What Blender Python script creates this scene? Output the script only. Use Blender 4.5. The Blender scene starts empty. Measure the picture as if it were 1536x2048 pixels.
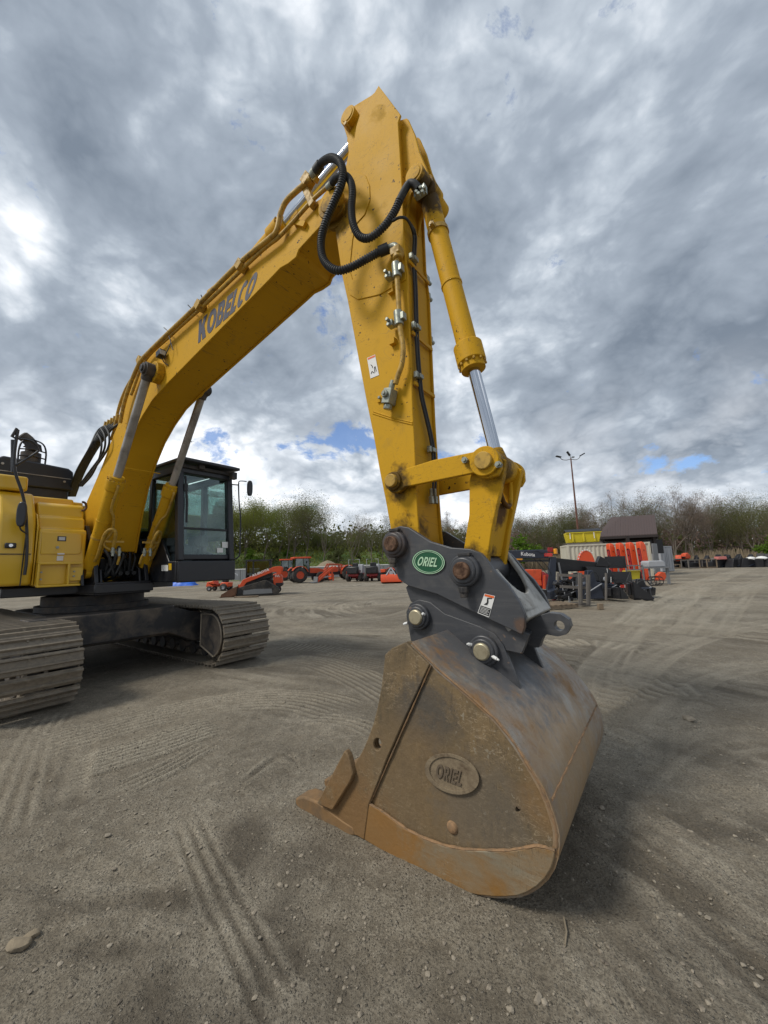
import bpy, bmesh, math, random
import numpy as np
from mathutils import Vector, Matrix, geometry
R_ = math.radians
random.seed(7); rng = np.random.default_rng(11)
S = bpy.context.scene; COL = S.collection
# ------------------------------------------------------------------ camera
FPX = 769.0; CH = 1.55; PITCH = R_(7.85); ROLL = R_(1.8)
FW = Vector((0, math.cos(PITCH), math.sin(PITCH))); RR0 = Vector((1, 0, 0)); UU0 = Vector((0, -math.sin(PITCH), math.cos(PITCH)))
RT = RR0*math.cos(ROLL) - UU0*math.sin(ROLL); UP = RR0*math.sin(ROLL) + UU0*math.cos(ROLL)
CO = Vector((0, 0, CH))
cd = bpy.data.cameras.new('camera'); cam = bpy.data.objects.new('camera', cd); COL.objects.link(cam)
cd.sensor_fit = 'VERTICAL'; cd.sensor_height = 36; cd.sensor_width = 27; cd.lens = 36*FPX/2048; cd.clip_end = 2000; cd.clip_start = 0.05
M = Matrix((RT, UP, -FW)).transposed().to_4x4(); M.translation = CO; cam.matrix_world = M
S.camera = cam
S.view_settings.view_transform = 'Standard'; S.view_settings.look = 'None'; S.view_settings.gamma = 1; S.view_settings.exposure = 0.42
# ------------------------------------------------------------------ sun and sky
ALPHA = R_(36); CL = 2.6          # the excavator's heading and the distance of its centre plane
SUN_DIR = Vector((0.60, 0.26, -0.76)).normalized()    # the way the light travels (world)
SUN_EL = math.asin(-SUN_DIR.z); SUN_AZ = math.atan2(-SUN_DIR.x, -SUN_DIR.y)
sd = bpy.data.lights.new('sun', 'SUN'); sd.energy = 2.0; sd.angle = R_(14); sd.color = (1, .95, .86)
so = bpy.data.objects.new('sun', sd); COL.objects.link(so); so.location = (-20, -20, 40)
so.rotation_euler = SUN_DIR.to_track_quat('-Z', 'Y').to_euler()
W = bpy.data.worlds.new('World'); S.world = W; W.use_nodes = True
class NT:
    def __init__(s, tree): s.t = tree; s.t.nodes.clear()
    def n(s, typ, **k):
        nd = s.t.nodes.new(typ); ins = k.pop('ins', {})
        for a, v in k.items(): setattr(nd, a, v)
        for a, v in ins.items():
            if isinstance(v, bpy.types.NodeSocket): s.t.links.new(v, nd.inputs[a])
            else: nd.inputs[a].default_value = v
        return nd
    def l(s, a, b): s.t.links.new(a, b)
    def math(s, op, a, b=0.0, c=0.0, clamp=False):
        nd = s.n('ShaderNodeMath', operation=op, use_clamp=clamp)
        for i, v in enumerate((a, b, c)):
            if isinstance(v, bpy.types.NodeSocket): s.l(v, nd.inputs[i])
            else: nd.inputs[i].default_value = v
        return nd.outputs[0]
    def vmath(s, op, a, b=(0, 0, 0), out=0):
        nd = s.n('ShaderNodeVectorMath', operation=op)
        for i, v in enumerate((a, b)):
            if isinstance(v, bpy.types.NodeSocket): s.l(v, nd.inputs[i])
            else: nd.inputs[i].default_value = v
        return nd.outputs[out]
    def noise(s, vec, scale, det=4, rough=.55, dist=0.0, col=False):
        nd = s.n('ShaderNodeTexNoise', ins={'Scale': scale, 'Detail': det, 'Roughness': rough, 'Distortion': dist})
        s.l(vec, nd.inputs['Vector']); return nd.outputs[1 if col else 0]
    def ramp(s, f, stops, interp='LINEAR'):
        nd = s.n('ShaderNodeValToRGB'); s.l(f, nd.inputs[0]); cr = nd.color_ramp; cr.interpolation = interp
        while len(cr.elements) < len(stops): cr.elements.new(.5)
        for e, (p, c) in zip(cr.elements, stops):
            e.position = p; e.color = (c, c, c, 1) if not hasattr(c, '__len__') else (*c, 1)
        return nd.outputs[0]
    def mix(s, f, a, b, blend='MIX'):
        nd = s.n('ShaderNodeMix', data_type='RGBA', blend_type=blend)
        for i, v in ((0, f), (6, a), (7, b)):
            if isinstance(v, bpy.types.NodeSocket): s.l(v, nd.inputs[i])
            else: nd.inputs[i].default_value = v if not hasattr(v, '__len__') or len(v) == 4 else (*v, 1)
        return nd.outputs[2]
    def sep(s, v):
        nd = s.n('ShaderNodeSeparateXYZ'); s.l(v, nd.inputs[0]); return nd.outputs
    def comb(s, x, y, z):
        nd = s.n('ShaderNodeCombineXYZ')
        for i, v in enumerate((x, y, z)):
            if isinstance(v, bpy.types.NodeSocket): s.l(v, nd.inputs[i])
            else: nd.inputs[i].default_value = v
        return nd.outputs[0]
w = NT(W.node_tree)
sky = w.n('ShaderNodeTexSky', sky_type='NISHITA', sun_disc=False, sun_elevation=SUN_EL, sun_rotation=SUN_AZ, altitude=120, air_density=1.0, dust_density=1.2, ozone_density=1.5)
tc = w.n('ShaderNodeTexCoord').outputs['Generated']
x, y, z = w.sep(tc)
zc = w.math('MAXIMUM', z, 0.0)
def deck(k):                                # the cloud deck seen from below, k softens the crowding at the horizon
    d_ = w.math('ADD', zc, k); return w.comb(w.math('DIVIDE', x, d_), w.math('DIVIDE', y, d_), w.math('MULTIPLY', w.math('POWER', zc, .6), 2.0))
uv = w.vmath('ADD', w.vmath('MULTIPLY', deck(1.05), (3.1, 3.1, 1.25)), (3.1, 7.4, 0.3))
def sdir(px, py): return (FW + RT*((px-768)/FPX) + UP*((1024-py)/FPX)).normalized()
def blob(px, py, r):                        # soft patch of the sky round one direction
    d = w.vmath('LENGTH', w.vmath('SUBTRACT', tc, tuple(sdir(px, py))), out=1)
    return w.ramp(w.math('DIVIDE', d, r*2), [(0.0, 1.0), (.25, .72), (.5, .25), (.9, 0.0)], 'EASE')
wob = w.noise(uv, 1.1, 3, .5, col=True)
uw = w.vmath('ADD', uv, w.vmath('MULTIPLY', w.vmath('SUBTRACT', wob, (.5, .5, .5)), (.35, .35, .2)))
def billow(vec):                            # rounded heads with dark creases between them
    tot = None
    for sc, a in ((1.5, .55), (3.1, .32), (6.4, .19), (13.0, .11), (27.0, .06)):
        q = w.math('MULTIPLY', w.math('ABSOLUTE', w.math('SUBTRACT', w.noise(vec, sc, 1.5, .5), .5)), a*3.2)
        tot = q if tot is None else w.math('ADD', tot, q)
    return tot
bl = billow(uw); bl2 = billow(w.vmath('ADD', uw, (.045, .05, 0)))
rel = w.math('SUBTRACT', bl, bl2)
big = w.noise(uw, 1.0, 4, .5); med = w.noise(uw, 2.0, 9, .62); fin = w.noise(uw, 7.0, 8, .62)
dens = w.math('ADD', w.math('MULTIPLY', big, .70), w.math('ADD', w.math('MULTIPLY', med, .52), w.math('MULTIPLY_ADD', bl, -.20, .115)))
acc = w.math('ADD', dens, .045)
for px, py, r, a in ((470, 30, .18, -.15), (1180, 395, .16, -.03), (30, 520, .14, -.12), (130, 250, .30, -.01), (120, 720, .22, .11), (300, 560, .2, -.03), (650, 640, .20, -.11), (620, 960, .30, -.12), (1150, 1060, .25, -.10), (250, 1080, .3, -.1), (780, 1080, .3, -.08), (1000, 100, .3, -.03), (1450, 250, .45, .05), (1250, 720, .35, .07), (1440, 880, .13, .17), (560, 720, .2, .07), (1250, 985, .35, -.05), (950, 650, .2, .05), (80, 870, .18, -.09), (1420, 620, .25, -.02), (700, 60, .2, .04), (350, 900, .14, -.1)):
    acc = w.math('ADD', acc, w.math('MULTIPLY', blob(px, py, r), a))
acc = w.math('SUBTRACT', acc, w.math('MULTIPLY', rel, .22))
shade = w.ramp(acc, [(.43, (9.6, 9.7, 9.9)), (.53, (6.2, 6.6, 7.1)), (.62, (4.1, 4.6, 5.2)), (.71, (2.9, 3.35, 3.95)), (.95, (1.6, 1.95, 2.45))])
hz = w.ramp(zc, [(0.0, 1.0), (.12, .75), (.40, 0.0)])
puff = w.ramp(w.math('ADD', med, w.math('MULTIPLY', bl, .5)), [(.52, 0.0), (.80, 1.0)])
shade = w.mix(w.math('MULTIPLY', hz, w.math('MULTIPLY', puff, .8)), shade, (9.0, 9.3, 9.7))
gs = w.math('MULTIPLY', blob(655, 650, .07), .85)
for px, py, r, a in ((560, 865, .06, .9), (620, 870, .06, 1.0), (680, 876, .06, 1.0), (735, 884, .05, .9), (965, 355, .06, .55), (1040, 360, .04, .5), (880, 910, .05, .7), (1300, 918, .04, .4), (1380, 922, .04, .35), (60, 415, .06, .4), (820, 355, .05, .3), (420, 870, .06, .5), (665, 620, .05, .6)):
    gs = w.math('MAXIMUM', gs, w.math('MULTIPLY', blob(px, py, r), a))
gn = w.noise(w.vmath('ADD', uw, (5.3, 1.7, 0)), 2.6, 10, .66)
cover = w.ramp(w.math('ADD', w.math('MULTIPLY', gs, .42), w.math('MULTIPLY', w.math('SUBTRACT', gn, .5), 1.9)), [(.26, 0.0), (.40, 1.0)])
blue = w.mix(1.0, sky.outputs[0], (.85, 1.0, 1.25), 'MULTIPLY')
clr = w.mix(w.math('MULTIPLY', cover, .85), shade, blue)
bg = w.n('ShaderNodeBackground', ins={'Color': clr, 'Strength': .1})
w.n('ShaderNodeOutputWorld', ins={'Surface': bg.outputs[0]})
# ------------------------------------------------------------------ pixel helpers (photograph pixels -> places)
DX = Vector((math.cos(ALPHA), -math.sin(ALPHA), 0)); NY = Vector((math.sin(ALPHA), math.cos(ALPHA), 0)); ORG = NY*CL
def ray(px, py): return FW + RT*((px-768)/FPX) + UP*((1024-py)/FPX)
def gnd(px, py, z=0.0):
    r = ray(px, py); return CO + r*((z-CH)/r.z)
def far(px, py, dist):                      # world point on the ray at world depth y = dist
    r = ray(px, py); return CO + r*(dist/r.y)
def toloc(p): q = p-ORG; return Vector((q.dot(DX), q.dot(NY), q.z))
def PL(px, py, w_):                         # excavator-local point on the lateral plane Y = w_
    r = ray(px, py); return toloc(CO + r*((CL+w_)/r.dot(NY)))
def PX(px, py, X):                          # excavator-local point on the plane X = const
    r = ray(px, py); return toloc(CO + r*((X - toloc(CO).x)/r.dot(DX)))
def PF(px, py, A, B, off=0.0):              # on the plane through A, B parallel to the lateral axis
    a = Vector((A[0], A[1])); b = Vector((B[0], B[1])); t = (b-a).normalized(); nrm = Vector((t.y, -t.x))
    if nrm.x < 0: nrm = -nrm
    o = toloc(CO); r = ray(px, py); rl = Vector((r.dot(DX), r.dot(NY), r.z))
    k = (nrm.dot(a)+off - (nrm.x*o.x+nrm.y*o.z))/(nrm.x*rl.x+nrm.y*rl.z)
    return o + rl*k
# ------------------------------------------------------------------ mesh builder
class MB:
    def __init__(s): s.v = []; s.f = []
    def add(s, vs, fs):
        o = len(s.v); s.v += [tuple(q) for q in vs]; s.f += [tuple(i+o for i in f) for f in fs]; return s
    def box(s, c, d, rot=None):
        c = Vector(c); vs = []
        for dx in (-.5, .5):
            for dy in (-.5, .5):
                for dz in (-.5, .5):
                    p = Vector((dx*d[0], dy*d[1], dz*d[2]))
                    if rot is not None: p = rot @ p
                    vs.append(c+p)
        return s.add(vs, [(0, 1, 3, 2), (4, 6, 7, 5), (0, 4, 5, 1), (2, 3, 7, 6), (0, 2, 6, 4), (1, 5, 7, 3)])
    def bar(s, a, b, wd, ht, up=(0, 0, 1)):     # box section between two points
        a, b = Vector(a), Vector(b); d = b-a; L = d.length
        if L < 1e-6: return s
        xa = d/L; upv = Vector(up)
        if abs(xa.dot(upv)) > .99: upv = Vector((1, 0, 0))
        ya = upv.cross(xa).normalized(); za = xa.cross(ya)
        return s.box((a+b)/2, (L, wd, ht), Matrix((xa, ya, za)).transposed())
    def cyl(s, a, b, r, r2=None, seg=24, caps=True):
        return s.tube([a, b], [r, r if r2 is None else r2], seg, caps)
    def tube(s, pts, r, seg=12, caps=True):
        pts = [Vector(p) for p in pts]; n = len(pts)
        if not hasattr(r, '__len__'): r = [r]*n
        d0 = (pts[1]-pts[0]).normalized(); ref = Vector((0, 0, 1)) if abs(d0.z) < .9 else Vector((1, 0, 0))
        u = d0.cross(ref).normalized(); o = len(s.v)
        for i, p in enumerate(pts):
            a = pts[max(i-1, 0)]; b = pts[min(i+1, n-1)]; t = (b-a)
            t = t.normalized() if t.length > 1e-9 else d0
            u = (u - t*u.dot(t)).normalized(); v = t.cross(u)
            for k in range(seg):
                q = 2*math.pi*k/seg; s.v.append(tuple(p + (u*math.cos(q)+v*math.sin(q))*r[i]))
        for i in range(n-1):
            for k in range(seg):
                k2 = (k+1) % seg
                s.f.append((o+i*seg+k, o+i*seg+k2, o+(i+1)*seg+k2, o+(i+1)*seg+k))
        if caps:
            s.f.append(tuple(o+k for k in range(seg))[::-1]); s.f.append(tuple(o+(n-1)*seg+k for k in range(seg)))
        return s
    def prism(s, pts, vec, holes=()):           # polygon (3D points) pushed along vec
        vec = Vector(vec); loops = [[Vector(p) for p in pts]] + [[Vector(p) for p in h] for h in holes]
        tris = geometry.tessellate_polygon(loops) if (len(pts) > 4 or holes) else None
        flat = [p for l in loops for p in l]; n = len(flat); o = len(s.v)
        s.v += [tuple(p) for p in flat] + [tuple(p+vec) for p in flat]
        if tris:
            nn = Vector((0, 0, 0))
            L = loops[0]
            for i in range(len(L)): nn += L[i].cross(L[(i+1) % len(L)])
            s.f += [tuple(o+i for i in t) for t in tris] + [tuple(o+n+i for i in t[::-1]) for t in tris]
        else:
            s.f += [tuple(o+i for i in range(n)), tuple(o+n+i for i in range(n))[::-1]]
        k0 = 0
        for l in loops:
            m = len(l)
            for i in range(m):
                a = o+k0+i; b = o+k0+(i+1) % m; s.f.append((a, b, b+n, a+n))
            k0 += m
        return s
    def merge(s, other, mat=None):
        vs = other.v if mat is None else [tuple(mat @ Vector(p)) for p in other.v]
        return s.add(vs, other.f)
    def pieces(s):                               # clusters of geometry that do not touch one another
        n = len(s.v); par = list(range(n))
        def find(a):
            while par[a] != a: par[a] = par[par[a]]; a = par[a]
            return a
        for f in s.f:
            r0 = find(f[0])
            for i in f[1:]: par[find(i)] = r0
        comp = {}
        for i in range(n): comp.setdefault(find(i), []).append(i)
        V = np.array(s.v); bx = [[V[c].min(0)-.002, V[c].max(0)+.002, list(c)] for c in comp.values()]
        ch = True
        while ch:
            ch = False
            for i in range(len(bx)):
                for j in range(i+1, len(bx)):
                    if (bx[i][0] <= bx[j][1]).all() and (bx[j][0] <= bx[i][1]).all():
                        bx[i] = [np.minimum(bx[i][0], bx[j][0]), np.maximum(bx[i][1], bx[j][1]), bx[i][2]+bx[j][2]]; del bx[j]; ch = True; break
                if ch: break
        out = []
        for _, _, ids in bx:
            mp = {a: k for k, a in enumerate(ids)}; m = MB(); m.v = [s.v[a] for a in ids]; m.f = [tuple(mp[i] for i in f) for f in s.f if f[0] in mp]; out.append(m)
        return out
    def each(s, name, mat, parent=None, **k): return [m.build(name, mat, parent, **k) for m in s.pieces()]
    def build(s, name, mat, parent=None, bevel=0.0, sharp=38, seg=2, label=None, cat=None, group=None, kind=None, smooth=True):
        me = bpy.data.meshes.new(name); me.from_pydata(s.v, [], s.f); me.validate()
        bm = bmesh.new(); bm.from_mesh(me); bmesh.ops.recalc_face_normals(bm, faces=bm.faces)
        if bevel:
            bmesh.ops.dissolve_limit(bm, angle_limit=R_(1), verts=bm.verts, edges=bm.edges)
        bm.to_mesh(me); bm.free()
        if smooth: me.shade_smooth(); me.set_sharp_from_angle(angle=R_(sharp))
        o = bpy.data.objects.new(name, me); COL.objects.link(o)
        if mat is not None: me.materials.append(mat)
        if parent is not None: o.parent = parent
        if bevel:
            m = o.modifiers.new('bevel', 'BEVEL'); m.width = bevel; m.segments = seg; m.limit_method = 'ANGLE'; m.angle_limit = R_(40)
        return tag(o, label, cat, group, kind)
def tag(o, label=None, cat=None, group=None, kind=None):
    if label: o['label'] = label
    if cat: o['category'] = cat
    if group: o['group'] = group
    if kind: o['kind'] = kind
    return o
def empty(name, loc, rz=0.0, label=None, cat=None, group=None, sc=1.0):
    o = bpy.data.objects.new(name, None); COL.objects.link(o); o.location = loc; o.rotation_euler = (0, 0, rz); o.empty_display_size = .2
    o.scale = (sc, sc, sc)
    return tag(o, label, cat, group)
def copy_tree(o, parent=None):
    c = o.copy(); COL.objects.link(c)
    if parent is not None: c.parent = parent
    for ch in list(o.children): copy_tree(ch, c)
    return c
def circ(c, r, u, v, n=24, r2=None):
    c, u, v = Vector(c), Vector(u), Vector(v); r2 = r if r2 is None else r2
    return [c+u*(r*math.cos(2*math.pi*i/n))+v*(r2*math.sin(2*math.pi*i/n)) for i in range(n)]
def spline(pts, k=8):                         # Catmull-Rom through 3D points
    P = [Vector(p) for p in pts]; P = [P[0]*2-P[1]]+P+[P[-1]*2-P[-2]]; out = []
    for i in range(1, len(P)-2):
        for j in range(k):
            t = j/k; a, b, c, d = P[i-1:i+3]
            out.append(.5*((2*b)+(c-a)*t+(2*a-5*b+4*c-d)*t*t+(3*b-a-3*c+d)*t*t*t))
    out.append(P[-2]); return out
def resample(pts, step):
    out = [pts[0].copy()]; acc = 0.0
    for a, b in zip(pts, pts[1:]):
        L = (b-a).length
        while acc+L >= step:
            t = (step-acc)/L; a = a.lerp(b, t); out.append(a.copy()); L = (b-a).length; acc = 0.0
        acc += L
    return out
def text_mb(txt, f, size=1.0, bold=0.0, norm=True):      # text outlines -> triangles, f maps (u, v) to a 3D point
    cu = bpy.data.curves.new('t', 'FONT'); cu.body = txt; cu.size = size; cu.offset = bold; cu.fill_mode = 'FRONT'
    ob = bpy.data.objects.new('t', cu); COL.objects.link(ob)
    dg = bpy.context.evaluated_depsgraph_get(); dg.update()
    me = bpy.data.meshes.new_from_object(ob.evaluated_get(dg)); bpy.data.objects.remove(ob)
    vs = np.array([q.co[:2] for q in me.vertices]); lo, hi = vs.min(0), vs.max(0)
    if norm: vs = (vs-lo)/(hi-lo)
    m = MB(); m.add([f(u, v) for u, v in vs], [tuple(p.vertices) for p in me.polygons]); bpy.data.meshes.remove(me)
    return m
def block_letters(txt, f, sw=.24, gap=.13):        # heavy sans capitals built from outlines
    def ell(cx, cy, rx, ry, a0=0, a1=2*math.pi, n=28): return [(cx+rx*math.cos(a0+(a1-a0)*i/n), cy+ry*math.sin(a0+(a1-a0)*i/n)) for i in range(n+(0 if a1-a0 > 6.28 else 1))]
    W_ = {'O': .98, 'K': .86, 'B': .80, 'E': .66, 'L': .66, 'C': .78, 'R': .70, 'I': .24}
    def bowl(y0, y1, w_, s): 
        cy = (y0+y1)/2; ry = (y1-y0)/2; rx = min(ry, w_*.55)
        return [(0, y0), (w_-rx, y0)]+ell(w_-rx, cy, rx, ry, -math.pi/2, math.pi/2, 12)[1:-1]+[(w_-rx, y1), (0, y1)]
    def G(ch):
        w_ = W_[ch]; s = sw
        if ch == 'O': return [(ell(w_/2, .5, w_/2, .5), [ell(w_/2, .5, w_/2-s, .5-s*.8)])]
        if ch == 'K': return [([(0, 0), (s, 0), (s, .30), (s+.06, .38), (s+.19, 0), (w_+.04, 0), (w_-.26, .60), (w_, 1), (w_-.36, 1), (s, .66), (s, 1), (0, 1)], [])]
        if ch == 'E': return [([(0, 0), (w_, 0), (w_, s*.85), (s, s*.85), (s, .5-s*.4), (w_*.93, .5-s*.4), (w_*.93, .5+s*.4), (s, .5+s*.4), (s, 1-s*.85), (w_, 1-s*.85), (w_, 1), (0, 1)], [])]
        if ch == 'L': return [([(0, 0), (w_, 0), (w_, s*.85), (s, s*.85), (s, 1), (0, 1)], [])]
        if ch == 'I': return [([(0, 0), (s, 0), (s, 1), (0, 1)], [])]
        if ch == 'C': o = ell(.5, .5, .5, .5, .75, 2*math.pi-.75, 26); i_ = ell(.5, .5, .5-s, .5-s*.8, 2*math.pi-.95, .95, 26); return [([(a*w_*1.08, b) for a, b in o+i_], [])]
        h = lambda y0, y1, w2: [(p[0]+0, p[1]) for p in bowl(y0, y1, w2, s)]
        if ch == 'B':
            out = [(0, 0)]+h(0, .53, w_, )[1:-1]+h(.49, 1, w_*.93)[1:-1]+[(0, 1)]
            return [(out, [[(a+s, b) for a, b in bowl(s*.75, .5-s*.22, w_-2*s, s)], [(a+s, b) for a, b in bowl(.5+s*.24, 1-s*.75, w_*.93-2*s, s)]])]
        if ch == 'R': return [([(0, 0), (s, 0), (s, .36), (w_*.42, .36), (w_-s, 0), (w_+.05, 0), (w_*.72, .42)]+h(.40, 1, w_)[3:-1]+[(0, 1)], [[(a+s, b) for a, b in bowl(.40+s*.62, 1-s*.75, w_-2*s, s)]])]
    tot = sum(W_[c] for c in txt)+gap*(len(txt)-1); m = MB(); x = 0
    for ch in txt:
        for out, holes in G(ch):
            loops = [out]+holes; tris = geometry.tessellate_polygon([[Vector((a, b, 0)) for a, b in l] for l in loops]); flat = [p for l in loops for p in l]
            m.add([f((x+a)/tot, b) for a, b in flat], [tuple(t) for t in tris])
        x += W_[ch]+gap
    return m
# ------------------------------------------------------------------ materials
MATS = {}
def paint(name, col, rough=.45, metal=0.0, var=.12, scale=3.0, dirt=None, amt=.3, dscale=4.0, dsoft=.15, bump=0.0, bscale=60.0, coat=0.0, stains=(), chips=None, chipcol=(.03, .018, .012), streak=None, streakcol=(.2, .17, .13), spec=.5, scratch=()):
    m = bpy.data.materials.new(name); m.use_nodes = True; t = NT(m.node_tree); MATS[name] = m
    oc = t.n('ShaderNodeTexCoord').outputs['Object']
    n1 = t.noise(oc, scale, 6, .6)
    c = t.mix(n1, tuple(v*(1-var) for v in col), tuple(min(1, v*(1+var)) for v in col))
    rg = t.math('MULTIPLY_ADD', n1, .25, rough-.12)
    if streak:
        sx = t.vmath('MULTIPLY', oc, streak); ns = t.noise(sx, 1.0, 5, .6)
        c = t.mix(t.ramp(ns, [(.52, 0.0), (.75, .75)]), c, streakcol)
    if dirt is not None:
        n2 = t.noise(oc, dscale, 8, .65, .4)
        k = t.ramp(n2, [(max(0, .5+(.5-amt)*.55-dsoft), 0.0), (min(1, .5+(.5-amt)*.55+dsoft), 1.0)])
        c = t.mix(k, c, dirt); rg = t.math('MULTIPLY_ADD', k, .35, rg, clamp=True)
    if chips:
        n3 = t.noise(oc, chips[0], 3, .5); k3 = t.ramp(n3, [(chips[1], 0.0), (chips[1]+.02, 1.0)])
        n4 = t.noise(oc, 2.2, 2, .5); k3 = t.math('MULTIPLY', k3, t.ramp(n4, [(.5, 0.0), (.6, 1.0)]))
        c = t.mix(k3, c, chipcol)
    for (mul, thr, colr, st, msk) in scratch:           # thin curved gouges
        ns_ = t.noise(t.vmath('MULTIPLY', oc, mul), 1.0, 2, .5, .6); kk = t.ramp(t.math('ABSOLUTE', t.math('SUBTRACT', ns_, .5)), [(0.0, st), (thr, 0.0)])
        c = t.mix(t.math('MULTIPLY', kk, t.ramp(t.noise(oc, msk, 3, .6), [(.47, 0.0), (.58, 1.0)])), c, colr)
    for (p, r, colr, st) in stains:
        dd = t.vmath('LENGTH', t.vmath('SUBTRACT', oc, tuple(p)), out=1); n5 = t.noise(oc, 14, 5, .65)
        k = t.ramp(t.math('ADD', t.math('DIVIDE', dd, r), t.math('MULTIPLY_ADD', n5, 1.5, -.75)), [(.55, st), (1.05, 0.0)])
        c = t.mix(k, c, colr)
    b = t.n('ShaderNodeBsdfPrincipled', ins={'Base Color': c, 'Roughness': rg, 'Metallic': metal, 'Coat Weight': coat, 'Coat Roughness': .2, 'Specular IOR Level': spec})
    if bump:
        nb = t.noise(oc, bscale, 6, .6); bn = t.n('ShaderNodeBump', ins={'Strength': bump, 'Distance': .01, 'Height': nb}); t.l(bn.outputs[0], b.inputs['Normal'])
    t.n('ShaderNodeOutputMaterial', ins={'Surface': b.outputs[0]})
    return m
def glass(name, tint=(.75, .9, .88), rough=.02, alpha=.28):
    m = bpy.data.materials.new(name); m.use_nodes = True; t = NT(m.node_tree)
    tr = t.n('ShaderNodeBsdfTransparent', ins={'Color': (*tint, 1)}); gl = t.n('ShaderNodeBsdfGlossy', ins={'Color': (.9, .95, .95, 1), 'Roughness': rough})
    fr = t.n('ShaderNodeFresnel', ins={'IOR': 1.5}); k = t.math('MULTIPLY_ADD', fr.outputs[0], .8, alpha*.15, clamp=True)
    mx = t.n('ShaderNodeMixShader'); t.l(k, mx.inputs[0]); t.l(tr.outputs[0], mx.inputs[1]); t.l(gl.outputs[0], mx.inputs[2])
    t.n('ShaderNodeOutputMaterial', ins={'Surface': mx.outputs[0]}); return m
YC = (.57, .312, .011)
GR = (.02, .013, .009)
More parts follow.
